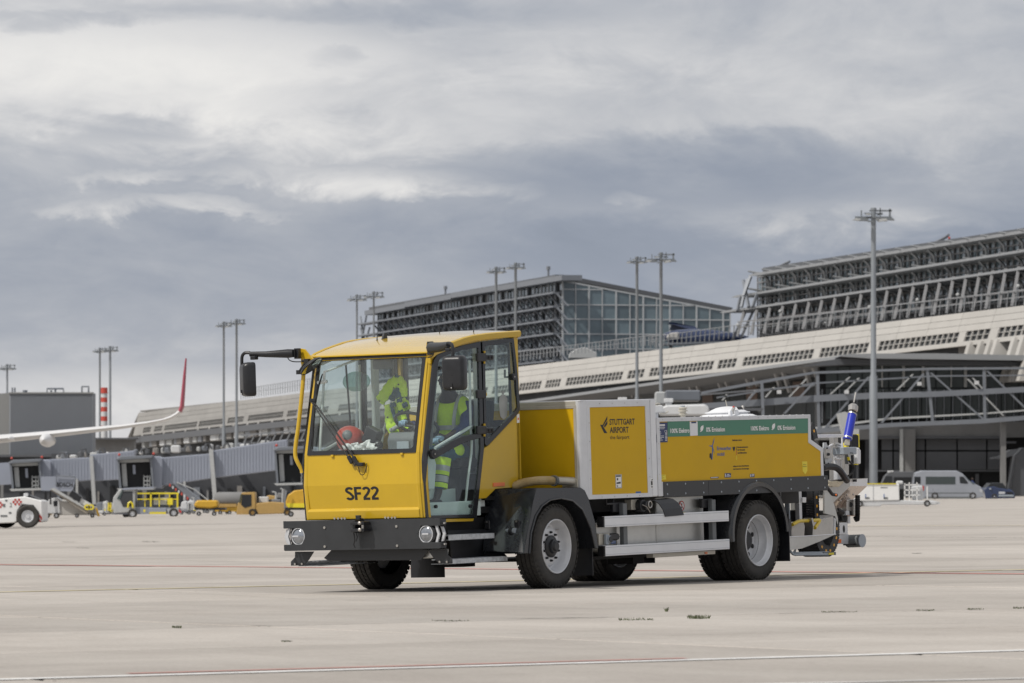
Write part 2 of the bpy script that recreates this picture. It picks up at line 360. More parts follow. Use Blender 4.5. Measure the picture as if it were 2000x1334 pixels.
# ---- doors and quarter windows
DO = S([(832, 1012), (929, 1011), (933, 974), (936.5, 941), (943.5, 875), (942.5, 849), (940, 760), (936.5, 667.5), (900, 675.5), (870, 686.5), (852, 693.5), (846, 703), (829, 860), (825, 900), (826, 935)], .4)
DI = S([(839, 1007), (921.5, 1004.5), (926, 972), (930, 940), (936.5, 875), (935.5, 849), (934, 760), (932, 679), (900, 684), (874, 692.5), (858, 700), (854, 709), (837.5, 860), (833.5, 900), (834, 935)], .4)
QO = S([(945, 866), (944.5, 849), (942, 760), (940, 668), (1001.5, 660.5), (1006, 700), (1010, 740), (1013.6, 800), (1010.5, 807), (953, 868.5), (948, 871)], .4)
QI = S([(948.5, 850), (948, 845), (946.5, 760), (945, 676), (997.5, 668), (1001, 700), (1005, 740), (1008.5, 796), (1006, 801), (953, 856), (950, 856)], .4)
BAR = S([(850, 881), (868, 870), (883, 860.5), (900, 853), (917.6, 849), (934, 846), (938, 850), (938, 855), (914.5, 861), (900, 867), (883, 876), (868, 884), (850, 895)], .4)
def door(f, sg, s):
    d_ = P('door', MB().ringp(V3(DO, f(.388)), V3(DI, f(.388)), (0, sg*.022, 0)), 'black_frit')
    sub('door_glass', MB().prism(V3([((a-DI[7][0])*1.01+DI[7][0], b) for a, b in DI], f(.396)), (0, sg*.004, 0)), 'cab_glass', d_)
    sub('door_bar', MB().prism(V3(BAR, f(.386)), (0, sg*.03, 0)), 'black_frit', d_, bevel=.002)
    tube_ = [sd(x, y, .45) for x, y in [(831, 933), (831.5, 960), (833.4, 978), (838, 989), (848, 992.5), (880, 991), (905, 989), (909, 984), (914, 935), (920.5, 885), (921.5, 860), (919, 836), (917.6, 760), (917, 704)]]
    sub('door_tube', MB().tube([(a, f(.45), b) for a, b in tube_], .012, 8), 'white_frame', d_, smooth=True)
    sub('door_handrail', MB().tube([(a, f(.44), b) for a, b in S([(850, 875), (885, 854), (920, 833)], .44)], .016, 8), 'white_frame', d_, smooth=True)
    k = S([(842, 887)], .4)[0]
    sub('door_roller', MB().lathe([(.001, -.03), (.018, -.03), (.02, -.026), (.043, -.026), (.047, -.018), (.047, .012)], (k[0], f(.385) if s == 0 else f(.385)+.018, k[1]), 20), 'black_plastic', d_, smooth=True)
    sub('roller_cap', MB().lathe([(.001, -.034), (.008, -.033), (.009, -.028)], (k[0], f(.385), k[1]), 10), 'steel', d_)
    if s == 0:
        for (x, y) in ((849, 989.5), (916.5, 988.5)):
            a, b = sd(x, y, .4); sub('door_stud', MB().cyl((a, .376, b), (a, .40, b), .017, 12), 'black_plastic', d_)
        for (x, y) in ((857.5, 719),):
            a, b = sd(x, y, .4); sub('door_stud', MB().cyl((a, .376, b), (a, .40, b), .017, 12), 'black_plastic', d_)
        pth = [sd(x, y, .43) for x, y in [(858, 720), (853.5, 730), (850.5, 750), (847, 790), (843.5, 840), (842, 872)]]
        sub('door_grab_bar', MB().tube([(a, .43, b) for a, b in pth], .013, 8), 'grey_plastic', d_, smooth=True)
    q = P('quarter_window', MB().ringp(V3(QO, f(.388)), V3(QI, f(.388)), (0, sg*.022, 0)), 'black_frit')
    sub('quarter_glass', MB().prism(V3(QI, f(.396)), (0, sg*.004, 0)), 'cab_glass', q)
    if s == 0:
        qb = S([(1002, 730), (998, 737)], .4)
        a, b = sd(1000, 736, .4)
        kb = sub('window_latch', MB().cyl((a, .372, b), (a, .40, b), .032, 16), 'black_plastic', q)
        sub('latch_bolt', MB().cyl((a, .366, b), (a, .373, b), .008, 8), 'steel', q)
        l0 = sd(986, 736.5, .44); l1 = sd(986, 722, .44)
        sub('latch_lever', MB().tube([(a, .44, b), (l0[0], .44, l0[1]), (l1[0], .44, l1[1])], .011, 8), 'grey_plastic', q)
both(door)
# hinges on the near side
for (y0, ext) in ((698, 1), (770, 0), (840, 1)):
    c = sd(935, y0, .4); mbh = MB()
    a0, b0 = sd(926, y0, .4); a1, b1 = sd(943.5, y0, .4)
    mbh.box(((a0+a1)/2, .374, (b0+b1)/2), (abs(a1-a0), .03, .078))
    h = P('hinge', mbh, 'black_plastic', bevel=.008, segs=2)
    if ext:
        a2, b2 = sd(959, y0+.5, .4); sub('hinge_arm', MB().box(((a1+a2)/2, .377, (b1+b2)/2), (abs(a2-a1), .022, .052)), 'black_plastic', h, bevel=.012, segs=2)
        for xx in (949, 955.5):
            a, b = sd(xx, y0+.5, .4); sub('hinge_screw', MB().cyl((a, .36, b), (a, .37, b), .014, 10), 'black', h)
    for dy in ((-12.5, -8), (8, 12.5)) if ext else ((-3, 3),):
        a, b = sd(942 if ext else 945, y0+dy[0], .4); a, b_ = sd(942 if ext else 945, y0+dy[1], .4)
        sub('hinge_pin', MB().cyl((a, .376, b), (a, .376, b_), .011, 10), 'yellow', h)
both(lambda f, sg, s: P('hinge_post', MB().b2(sd(937.8, 760, .4)[0]-.004, sd(940.8, 760, .4)[0]+.004, f(.40), f(.42), .93+.45, 2.36), 'black'))
# side body below the quarter window
SB = S([(944.5, 877), (948, 873.5), (954, 870), (1011.5, 809), (1014.6, 803), (1016.8, 951), (968, 955), (950, 973), (933, 974.5), (937.5, 941)], .4)
both(lambda f, sg, s: P('side_panel', MB().prism(V3(SB, f(.40)), (0, sg*.03, 0)), 'yellow', bevel=.003))
SI = S([(833, 1021), (924.5, 1018), (926, 1012.5), (832, 1013.5)], .4)
both(lambda f, sg, s: P('door_sill', MB().prism(V3(SI, f(.40)), (0, sg*.06, 0)), 'yellow', bevel=.003))
a = S([(962, 941.5), (984, 941.5), (984, 951.5), (962, 951.5)], .4)
a = S([(962.5, 943), (985, 942), (985, 949.5), (962.5, 950.5)], .4)
P('side_reflector', MB().prism(V3(a, .392), (0, .01, 0)), 'orange', bevel=.002)
a = S([(1001.5, 943.5), (1011.5, 943), (1011.5, 950), (1001.5, 950.5)], .4)
st = P('fuel_sticker', MB().prism(V3(a, .396), (0, .004, 0)), 'label_blue')
sub('sticker_mark', MB().prism(V3(S([(1002.5, 945), (1004.5, 945), (1004.5, 949.5), (1002.5, 949.5)], .4), .3945), (0, .001, 0)).prism(V3(S([(1006, 944.8), (1010.8, 944.6), (1010.8, 946), (1006, 946.2)], .4), .3945), (0, .001, 0)), 'white_paint', st)
a = S([(1009, 810), (1013.6, 808), (1014, 825.5), (1009.3, 826)], .4)
st = P('tyre_sticker', MB().prism(V3(a, .396), (0, .004, 0)), 'white_paint')
c = sd(1011.5, 818, .4); sub('sticker_mark', MB().lathe([(.001, 0), (.012, 0), (.0121, .001)], (c[0], .3945, c[1]), 12), 'orange', st)
# fire extinguisher transfer on the quarter glass: white bottle outline shape
bt = [sd(820+x/6.352, 650+y/6.352, .4) for x, y in [(975, 860), (978, 810), (995, 778), (1015, 765), (1010, 745), (990, 735), (992, 728), (1015, 728), (1018, 712), (1026, 712), (1030, 726), (1052, 728), (1052, 736), (1036, 744), (1034, 765), (1055, 778), (1075, 810), (1080, 860), (1076, 1000), (1066, 1045), (1030, 1074), (995, 1045), (982, 1000)]]
P('extinguisher_sticker', MB().prism(V3(bt, .392), (0, .002, 0)), glass('sticker_white', (.55, .57, .58), .2, .35) and 'sticker_white')
# cab interior
P('cab_floor', MB().b2(-1.55, -.66, .45, 1.73, .76, .80), 'mint')
P('cab_underside', MB().b2(-.655, .0, .46, 1.72, .74, .80), 'black')
P('floor_step', MB().b2(-1.50, -.62, .43, .50, .72, .86).b2(-1.5, -.66, .62, .64, .80, .98), 'mint', bevel=.004)
P('rear_wall', MB().b2(0, .03, .43, 1.75, .8, 1.56), 'grey_plastic')
rw = P('rear_window', MB().ringp([(.03, v, w_) for v, w_ in rr(.44, 1.74, 1.56, 2.42, .02)], [(.03, v, w_) for v, w_ in rr(.50, 1.68, 1.62, 2.34, .05)], (-.02, 0, 0)), 'black_frit')
sub('rear_glass', MB().b2(.018, .022, .5, 1.68, 1.6, 2.36), 'cab_glass', rw)
wires = MB()
for i in range(17): wires.b2(.0165, .0175, .52, 1.66, 1.66+i*.04, 1.6612+i*.04)
sub('heating_wire', wires, 'grey_light', rw, kind='stuff')
both(lambda f, sg, s: P('inner_post', MB().b2(-.56, -.49, f(.47), f(.52), .8, 2.38).tube([(-1.40, f(.50), 2.20), (-1.0, f(.48), 2.30), (-.5, f(.47), 2.37), (0, f(.47), 2.40)], .02, 6), 'white_frame', bevel=.004))
P('dashboard', MB().prism([(-1.575, .48, 1.345), (-1.30, .48, 1.30), (-1.26, .48, 1.22), (-1.30, .48, .98), (-1.575, .48, .98)], (0, 1.22, 0)), 'mint', bevel=.01)
P('steering_console', MB().prism([(-1.42, .62, 1.30), (-1.44, .62, 1.46), (-1.40, .62, 1.53), (-1.20, .62, 1.50), (-1.14, .62, 1.30), (-1.16, .62, .95), (-1.30, .62, .95)], (0, .30, 0)), 'grey_plastic', bevel=.015, segs=2)
cc = Vector((-1.20, .74, 1.60)); ax = Vector((.52, 0, .85)); e1 = Vector((0, 1, 0)); e2 = ax.cross(e1).normalized()
sw = P('steering_wheel', MB().tube([cc+(e1*math.cos(t)+e2*math.sin(t))*.21 for t in [2*math.pi*i/28 for i in range(28)]], .016, 8, closed=True), 'black_plastic', smooth=True)
sub('wheel_spoke', MB().tube([cc+e1*.2, cc-ax*.03, cc-e1*.2], .014, 6).tube([cc-e2*.2, cc-ax*.03], .014, 6).tube([cc-ax*.03, cc-ax*.2], .03, 8), 'black_plastic', sw)
P('console_display', MB().prism([(-1.452, .66, 1.36), (-1.452, .80, 1.36), (-1.452, .80, 1.44), (-1.452, .66, 1.44)], (.01, 0, 0)), 'grey_light', bevel=.004)
P('joystick', MB().tube([(-1.2, .98, 1.3), (-1.22, .99, 1.42)], .012, 6).ball((-1.22, .99, 1.45), .03, 8), 'black_plastic')
seat = P('driver_seat', MB().b2(-.84, -.34, .50, .98, 1.17, 1.27), 'black', bevel=.03, segs=2)
sub('seat_back', MB().prism([(-.40, .52, 1.22), (-.28, .52, 1.22), (-.18, .52, 1.80), (-.26, .52, 1.82)], (0, .44, 0)), 'black', seat, bevel=.03, segs=2)
sub('seat_base', MB().b2(-.76, -.38, .56, .92, .8, 1.17), 'black', seat, bevel=.01)
sub('seat_lever', MB().tube([(-.66, .52, 1.12), (-.40, .50, 1.12)], .008, 6), 'grey_light', seat)
P('sun_blind', MB().b2(-1.20, -1.16, 1.00, 1.24, 2.13, 2.225), 'grey_plastic', bevel=.02, segs=2)
om = [sd(0, 0, 0)]
oc = fr(695, 745, -1.25)
P('tinted_oval', MB().prism([(-1.25, oc[0]+.155*math.cos(t), oc[1]+.095*math.sin(t)) for t in [2*math.pi*i/28 for i in range(28)]], (.02, 0, 0)), 'tint_glass')  # see-through tinted oval behind the windscreen, held by a stem
c1, c2 = fr(708, 720, -1.25), fr(712, 835, -1.25)
P('dash_tube', MB().tube([(-1.50, 1.66, 1.36), (-1.44, 1.62, 2.12), (-1.2, 1.3, 2.26)], .013, 8).tube([(-1.47, 1.68, 2.02), (-1.46, 1.58, 2.03)], .017, 8), 'white_frame', smooth=True)
P('oval_stem', MB().tube([(-1.25, fr(655, 0, -1.25)[0], 2.20), (-1.25, fr(662, 0, -1.25)[0], 1.50)], .01, 6), 'black_plastic')
# ---- bumper
bp = [fr(x, y, -1.66) for x, y in [(859, 1012), (859, 1026.7), (822, 1026.9), (815.6, 1043), (824, 1059), (859, 1059), (859, 1071.3)]]
v0 = bp[0][0]
near = [(v, w_) for v, w_ in bp]; far = [(2*VC-v, w_) for v, w_ in reversed(bp)]
bumper = P('bumper', MB().prism([(-1.66, v, w_) for v, w_ in near+far], (.012, 0, 0)), 'dark_steel', bevel=.0015)
def bump_end(f, sg, s):
    vi = f(v0)
    for (wa, wb_) in ((.648, .716), (.437, .492)):
        sub('bumper_return', MB().prism([(-1.658, vi, wa), (-1.658, vi, wb_), (-1.60, vi-sg*.02, wb_), (-1.575, vi-sg*.012, wb_-.01), (-1.585, vi-sg*.012, wa+.006), (-1.60, vi-sg*.02, wa)], (0, sg*.012, 0)), 'dark_steel', bumper)
    # shelf over the lamp and dark bucket behind it
    sub('lamp_bucket', MB().b2(-1.56, -1.54, vi+sg*.02, vi+sg*.30, .46, .70), 'black', bumper)
    lc = vi+sg*.155; lw = .568; lm = MB()
    hexr = [(.092, 0), (.055, .086), (-.040, .086), (-.085, .045), (-.085, -.045), (-.040, -.086), (.055, -.086)]
    lamp = sub('headlight', MB().prism([(-1.648, lc+sg*a*1.02, lw+b) for a, b in hexr], (.07, 0, 0)), 'black_plastic', bumper, bevel=.006)
    sub('headlight_lens', MB().lathe([(.001, -.012), (.03, -.010), (.055, -.004), (.068, .006), (.070, .02)], (-1.655, lc+sg*.012, lw), 24, axis='x'), 'lens', bumper, smooth=True)
    sub('lens_bezel', MB().tube([(-1.652, lc+sg*.012+.074*math.cos(t), lw+.078*math.sin(t)) for t in [2*math.pi*i/24 for i in range(24)]], .006, 6, closed=True), 'drl', bumper)
    sub('lens_bar', MB().b2(-1.672, -1.668, lc-.028, lc+.045, lw-.006, lw+.010), 'drl', bumper, bevel=.003)
    for k in (0, 1):
        e = -.090-.042*k; x_ = -1.645+.03*k
        ch = [(e+.004, .082), (e-.020, .078), (e-.046, 0), (e-.020, -.078), (e+.004, -.082), (e-.022, 0)]
        if k: ch = [(a, b*.86) for a, b in ch]
        sub('running_light', MB().prism([(x_, lc+sg*a, lw+b) for a, b in ch], (.02, 0, 0)), 'drl', bumper)
    # hanging bracket plate below the bumper
    br = [fr(x, y, -1.52) for x, y in [(835, 1073.5), (873, 1072.5), (874, 1084), (882.5, 1092), (883, 1100.3), (857, 1100.5), (846, 1089)]]
    sub('step_bracket', MB().prism([(-1.52, f(v), w_) for v, w_ in br], (.012, 0, 0)), 'dark_steel', bumper, bevel=.0015)
    for x, y in ((859.5, 1097.3), (873.5, 1097.3)):
        q = fr(x, y, -1.52); sub('bolt', MB().cyl((-1.53, f(q[0]), q[1]), (-1.518, f(q[0]), q[1]), .011, 8), 'steel', bumper)
both(bump_end)
bolts = MB()
for x, y in ((634.5, 1030.5), (775, 1028), (635, 1067.5), (776.5, 1065.8)):
    q = fr(x, y, -1.66); bolts.cyl((-1.670, q[0], q[1]), (-1.658, q[0], q[1]), .0125, 10)
for x, y in ((869.5, 1021.5), (870.5, 1062.5)):
    q = fr(x, y, -1.62); bolts.cyl((-1.64, q[0], q[1]), (-1.60, q[0]+.01, q[1]), .009, 8)
for x in (654, 661, 668, 674, 753, 759, 766, 772):
    q = fr(x, 1012.8 if x < 700 else 1011.2, -1.645); bolts.cyl((-1.652, q[0], q[1]), (-1.638, q[0], q[1]), .011, 8)
sub('bumper_bolts', bolts, 'steel', bumper, kind='stuff')
P('bumper_top', MB().b2(-1.655, -1.55, v0+.01, 2*VC-v0-.01, .700, .712), 'dark_steel')
cb = [fr(x, y, -1.52) for x, y in [(645, 1074), (822, 1072), (833, 1074), (820, 1094), (640, 1096), (630, 1090)]]
P('lower_beam', MB().prism([(-1.50, v, w_) for v, w_ in cb], (.02, 0, 0)), 'dark_steel', bevel=.002)
P('alu_tank_front', MB().prism([(-1.46, v, w_) for v, w_ in [fr(x, y, -1.46) for x, y in [(812, 1074), (848, 1073), (846, 1090), (820, 1091)]]], (.25, 0, 0)), 'alu_panel', bevel=.008)
# tow jaw
q = fr(703, 1028, -1.68)
jaw = P('tow_coupling', MB().box((-1.70, q[0]+.03, q[1]), (.08, .03, .12)).box((-1.72, q[0]-.03, q[1]+.03), (.11, .16, .03)).box((-1.72, q[0]-.03, q[1]-.035), (.11, .16, .03)).box((-1.70, q[0]+.0, q[1]+.085), (.03, .05, .04)), 'black_plastic', bevel=.004)
sub('coupling_pin', MB().cyl((-1.74, q[0]-.075, q[1]+.045), (-1.74, q[0]-.075, q[1]-.05), .012, 8).ball((-1.785, q[0]-.072, q[1]+.032), .018, 8).ball((-1.785, q[0]-.072, q[1]-.03), .018, 8), 'steel', jaw)
sub('coupling_chain', MB().tube([(-1.72, q[0]+.045, q[1]-.06), (-1.72, q[0]+.035, q[1]-.13), (-1.72, q[0]+.05, q[1]-.17), (-1.72, q[0]+.035, q[1]-.20)], .006, 6).tube([(-1.72, q[0]+.02, q[1]-.05), (-1.72, q[0]+.005, q[1]-.10), (-1.72, q[0]+.02, q[1]-.14)], .005, 6).tube([(-1.72, q[0]+.02, q[1]+.10), (-1.70, q[0]-.06, q[1]+.07), (-1.70, q[0]-.08, q[1]+.05)], .004, 5), 'black', jaw)
# ---- steps on the near side (and far side)
def steps(f, sg, s):
    for (x0, y0, x1, y1, dz) in ((876, 1046.5, 965.5, 1043.5, .045), (883, 1093, 991, 1087.5, .042)):
        vv0 = .20
        a, b = sd(x0, y0, vv0), sd(x1, y1, vv0)
        t = P('step', MB().b2(a[0], b[0], f(vv0), f(vv0+.24), a[1]-dz, a[1]-dz+.004).b2(a[0], b[0], f(vv0), f(vv0+.006), a[1]-dz, a[1]+.002), 'galv')
        teeth = MB(); n = int((b[0]-a[0])/.028)
        for i in range(n):
            uu_ = a[0]+(i+.5)*(b[0]-a[0])/n
            for k_ in range(5): teeth.box((uu_, f(vv0+.02+k_*.05), a[1]), (.017, .034, .010))
        sub('tread_grip', teeth, 'galv', t, kind='stuff')
    pl = S([(874, 1036), (952, 1033.5), (958, 1036), (965, 1052), (975, 1070), (990, 1086), (985, 1090), (884, 1094), (878, 1060)], .44)
    P('step_plate', MB().prism(V3(pl, f(.44)), (0, sg*.01, 0)), 'black_plastic')
    P('step_latch', MB().b2(-1.40, -1.33, f(.40), f(.43), .47, .50), 'orange' if s else 'orange', bevel=.003)
both(steps)
# ---- front wings
FO = S([(1023, 1081), (1031, 1036), (1037, 1005), (1041, 980), (1048, 953), (1134, 952.5), (1142, 958), (1150, 975), (1162, 1018), (1169, 1071)], -.03)
FI = S([(1033.5, 1081), (1037, 1040), (1046, 1008), (1058, 988), (1074, 976.5), (1094, 973), (1117, 978), (1136, 995), (1152, 1030), (1161.5, 1071)], -.03)
def wing(f, sg, s):
    ring_o, ring_i = FO, FI; n = len(FO)
    face = MB()
    for (vv0, th) in ((-.03, .012),):
        P3 = [Vector((a, f(vv0), b)) for a, b in FO]+[Vector((a, f(vv0), b)) for a, b in FI]
        P4 = [p+Vector((0, sg*th, 0)) for p in P3]; m_ = 2*n
        fs = [(i, i+1, n+i+1, n+i) for i in range(n-1)]+[(m_+i, m_+i+1, m_+n+i+1, m_+n+i) for i in range(n-1)]+[(i, i+1, m_+i+1, m_+i) for i in range(n-1)]+[(n+i, n+i+1, m_+n+i+1, m_+n+i) for i in range(n-1)]+[(0, n, m_+n, m_), (n-1, 2*n-1, m_+2*n-1, m_+n-1)]
        face.add(P3+P4, fs)
    wg = P('front_wing', face, 'fender', bevel=.004, segs=2)
    shell = MB()
    for (line, vin) in ((FO, .46), (FI, .30)):
        A = [(a, f(-.03), b) for a, b in line]; B2 = [(a, f(vin), b) for a, b in line]
        shell.add(A+B2, [(i, i+1, n+i+1, n+i) for i in range(n-1)])
    sub('wing_shell', shell, 'fender', wg, smooth=True)
    sub('wing_lip', MB().tube([(a, f(-.034), b) for a, b in FI], .009, 8), 'fender', wg, smooth=True)
    fe = [(FO[0][0]+.004, f(-.02), FO[0][1]+.01), (FO[4][0]+.004, f(-.02), FO[4][1]-.004), (FO[4][0]-.06, f(.52), FO[4][1]-.004), (FO[4][0]-.06, f(.52), .80), (FO[0][0]-.05, f(.40), .38)]
    sub('wing_apron', MB().prism(fe, (.02, 0, 0)), 'fender', wg)
    if s == 0:
        # slotted brackets and the grab bar in front of the apron
        for (x, y0, y1, vv0) in ((950.5, 1017, 1034, .42), (1008.5, 1016, 1070, .10)):
            a0 = inv(x, y0, 'v', vv0); a1 = inv(x+2, y1, 'v', vv0)
            b_ = sub('slot_bracket', MB().b2(a0[0], a0[0]+.02, vv0-.03, vv0+.03, a1[2], a0[2]), 'black_plastic', wg, bevel=.006)
            sub('bolt', MB().cyl((a0[0]-.008, vv0, a0[2]-.012), (a0[0]+.004, vv0, a0[2]-.012), .010, 8), 'steel', wg)
        p0 = inv(958, 1038, 'v', .42); p1 = inv(1007, 1036.5, 'v', .10)
        sub('wing_stay', MB().cyl(p0, p1, .026, 12), 'grey_light', wg, smooth=True)
        sub('stay_clamp', MB().cyl(inv(996, 1037.5, 'v', .16), inv(1001, 1037.5, 'v', .13), .034, 12), 'black_plastic', wg)
both(wing)
# filler behind the cab between wing and cab: black deck
P('deck', MB().b2(-.55, .49, .42, 1.76, .86, .90), 'black')
# ---- wheels
def tyre_profile(wd, r=.402, rl=.258):
    h = wd/2
    return [(rl, -h+.02), (rl+.012, -h+.006), (rl+.045, -h+.001), (rl+.075, -h-.002), (rl+.105, -h+.003), (r-.022, -h+.014), (r-.006, -h+.024), (r, -h+.036),
            (r, -.052), (r-.010, -.050), (r-.010, -.044), (r, -.042), (r, -.004), (r-.010, -.003), (r-.010, .003), (r, .004), (r, .042), (r-.010, .044), (r-.010, .050), (r, .052),
            (r, h-.036), (r-.006, h-.024), (r-.022, h-.014), (r-.045, h-.003), (rl+.075, h+.002), (rl+.012, h-.006), (rl, h-.02)]
def make_wheel(u, v, kind, steer=0., flip=False):
    """axis along y, outer face towards -y"""
    wd = .235
    m = Matrix.Translation((u, v, .400)) @ Matrix.Rotation(R(steer)+(math.pi if flip else 0), 4, 'Z')
    wh = MB().lathe(tyre_profile(wd), n=72).build('wheel', 'rubber', parent=truck, mtx=m, smooth=True)
    tr = MB(); n = 46
    for i in range(n):
        for j, (y0, y1, ph) in enumerate(((-.112, -.054, 0), (-.040, -.005, .5), (.005, .040, .2), (.054, .112, .7))):
            t = 2*math.pi*(i+ph)/n; sl = .030 if j % 2 else -.030
            hw = 2*math.pi/n*.38; r0, r1 = .399, .4065
            q = [(t-hw-sl, y0), (t+hw-sl, y0), (t+hw+sl, y1), (t-hw+sl, y1)]
            if j == 0: q[0] = (q[0][0], -.104); q[1] = (q[1][0], -.104)
            if j == 3: q[2] = (q[2][0], .104); q[3] = (q[3][0], .104)
            vs = [(r_*math.cos(a), y, r_*math.sin(a)) for r_ in (r0, r1) for a, y in q]
            tr.add(vs, [(4, 5, 6, 7), (0, 1, 5, 4), (1, 2, 6, 5), (2, 3, 7, 6), (3, 0, 4, 7)])
        for sy in (-1, 1):
            t = 2*math.pi*i/n; vs = [(r_*math.cos(t+a), y*sy, r_*math.sin(t+a)) for (r_, y) in ((.375, -.1125), (.401, -.094)) for a in (-.035, .035)]
            vs += [((r_+.004)*math.cos(t+a), (y-.004)*sy, (r_+.004)*math.sin(t+a)) for (r_, y) in ((.375, -.1125), (.401, -.094)) for a in (-.035, .035)]
            tr.add(vs, [(4, 5, 7, 6), (0, 1, 5, 4), (0, 2, 6, 4), (1, 3, 7, 5)])
    sub('tread', tr, 'rubber', wh, kind='stuff')
    h = wd/2
    if kind == 'front':
        prof = [(.262, -h+.014), (.262, -h+.004), (.257, -h-.001), (.251, -h+.001), (.247, -h+.010), (.241, -h+.030), (.232, -h+.045), (.228, -h+.090), (.215, -h+.108), (.200, -h+.110), (.195, -h+.104), (.188, -h+.090), (.172, -h+.080), (.145, -h+.076), (.105, -h+.076)]
        hub = [(.106, .078), (.106, -h+.062), (.100, -h+.055), (.070, -h+.048), (.066, -h+.022), (.050, -h+.018), (.045, -h+.004), (.040, -h+.000), (.001, -h+.000)]
    else:
        prof = [(.262, -h+.014), (.262, -h+.004), (.257, -h-.001), (.251, -h+.001), (.247, -h+.010), (.238, -h+.040), (.226, -h+.052), (.222, -h+.098), (.208, -h+.125), (.192, -h+.158), (.186, -h+.174), (.150, -h+.176), (.120, -h+.176)]
        hub = [(.122, .09), (.112, -h+.172), (.095, -h+.168), (.088, -h+.140), (.06, -h+.132), (.001, -h+.132)]
    rm = sub('rim', MB().lathe(prof, n=64), 'rim', wh, smooth=True)
    sub('rim_back', MB().lathe([(.24, h-.03), (.23, .0), (.20, .02)], n=48), 'black', wh)
    sub('hub', MB().lathe(hub, n=40), 'black_plastic', wh, smooth=True)
    if kind == 'front':
        b = MB()
        for i in range(10):
            t = 2*math.pi*(i+.5)/10; x, z = .135*math.cos(t), .135*math.sin(t)
            b.cyl((x, -h+.078, z), (x, -h+.060, z), .013, 6).cyl((x, -h+.060, z), (x, -h+.050, z), .008, 6)
        sub('wheel_nuts', b, 'black_plastic', wh, kind='stuff')
        sub('valve', MB().cyl((.14, -h+.10, .155), (.145, -h+.07, .16), .005, 6), 'steel', wh)
    else:
        b = MB()
        for i in range(8):
            t = 2*math.pi*(i+.5)/8; x, z = .152*math.cos(t), .152*math.sin(t)
            b.prism([(x+.026*math.cos(a), -h+.168, z+.024*math.sin(a)) for a in [2*math.pi*k/14 for k in range(14)]], (0, .004, 0))
        sub('hand_holes', b, 'black', wh, kind='stuff')
    # raised sidewall lettering
    if v < .2:
        vs, fs = text_mesh('GOODYEAR', 1.); x1 = max(p[0] for p in vs); s_ = .19/x1
        def wrap(vs, s_, mid, r0, up):
            o_ = []
            for x, y, z in vs:
                th = mid+up*((x*s_-x1*s_/2)/r0)*-1; rr_ = r0+up*y*s_*1.0; o_.append((rr_*math.cos(th), -h-.0035, rr_*math.sin(th)))
            return o_
        let = MB().add(wrap(vs, s_, R(-62), .352, -1), fs)
        v2, f2 = text_mesh('KMAX D', 1.); x1 = max(p[0] for p in v2)
        let.add(wrap(v2, .13/x1, R(128), .335, 1), f2)
        sub('sidewall_lettering', let, 'rubber_letter', wh)
    return wh
make_wheel(.01, .118, 'front', 1.5); make_wheel(.01, 2*VC-.118, 'front', 1.5, True)
for v, fl in ((.118, False), (2*VC-.118, True)):
    make_wheel(3.705, v, 'rear', 0, fl); make_wheel(3.705, v+(.275 if not fl else -.275), 'rear', 0, not fl)
for u in (.01, 3.705): MB().cyl((u, .3, .40), (u, 1.88, .40), .06, 12).box((u, VC, .40), (.28, .32, .26)).build('axle', 'black', parent=truck, bevel=.02)
# ---- rear wings
def arc_band(f, sg, s):
    c = (3.70, .405); prof = [(.495, f(-.028)), (.535, f(-.030)), (.552, f(-.012)), (.560, f(.02)), (.560, f(.55)), (.552, f(.55)), (.552, f(.03)), (.53, f(-.005)), (.495, f(-.01))]
    mb = MB(); n = 30; a0, a1 = R(2), R(186)
    vs = [(c[0]+r_*1.02*math.cos(a0+(a1-a0)*i/n), vv_, c[1]+r_*.985*math.sin(a0+(a1-a0)*i/n)) for r_, vv_ in prof for i in range(n+1)]
    m_ = n+1; k = len(prof); fs = [(j*m_+i, j*m_+i+1, ((j+1) % k)*m_+i+1, ((j+1) % k)*m_+i) for j in range(k) for i in range(n)]
    fs += [tuple(j*m_ for j in range(k)), tuple(j*m_+n for j in range(k))]
    mb.add(vs, fs); P('rear_wing', mb, 'fender', smooth=True)
both(arc_band)
# mud flaps and underbody
both(lambda f, sg, s: P('mudflap', MB().b2(.66, .672, f(.02), f(.42), .10, .52), 'black_plastic'))
both(lambda f, sg, s: P('flap_bar', MB().b2(.655, .69, f(-.01), f(.42), .37, .41), 'grey_plastic'))
both(lambda f, sg, s: P('mudflap', MB().b2(4.29, 4.302, f(.0), f(.55), .12, .60), 'black_plastic'))
P('chassis_rail', MB().b2(-1.45, 5.2, .66, .76, .50, .72), 'black', bevel=.004); P('chassis_rail', MB().b2(-1.45, 5.2, 1.42, 1.52, .50, .72), 'black', bevel=.004)
P('battery_case', MB().b2(.9, 3.0, .8, 1.40, .34, .70), 'black', bevel=.01)
P('underbody', MB().b2(-1.50, .50, .50, 1.70, .56, .70).b2(.62, 5.0, .30, 1.9, .70, .825), 'black')
P('skid_plate', MB().b2(.75, 2.6, .3, 1.6, .24, .27), 'black')
P('drain_block', MB().b2(2.05, 2.25, .45, .75, .17, .27), 'black'); P('drain_block', MB().b2(.62, .82, 1.5, 1.85, .20, .32), 'black')
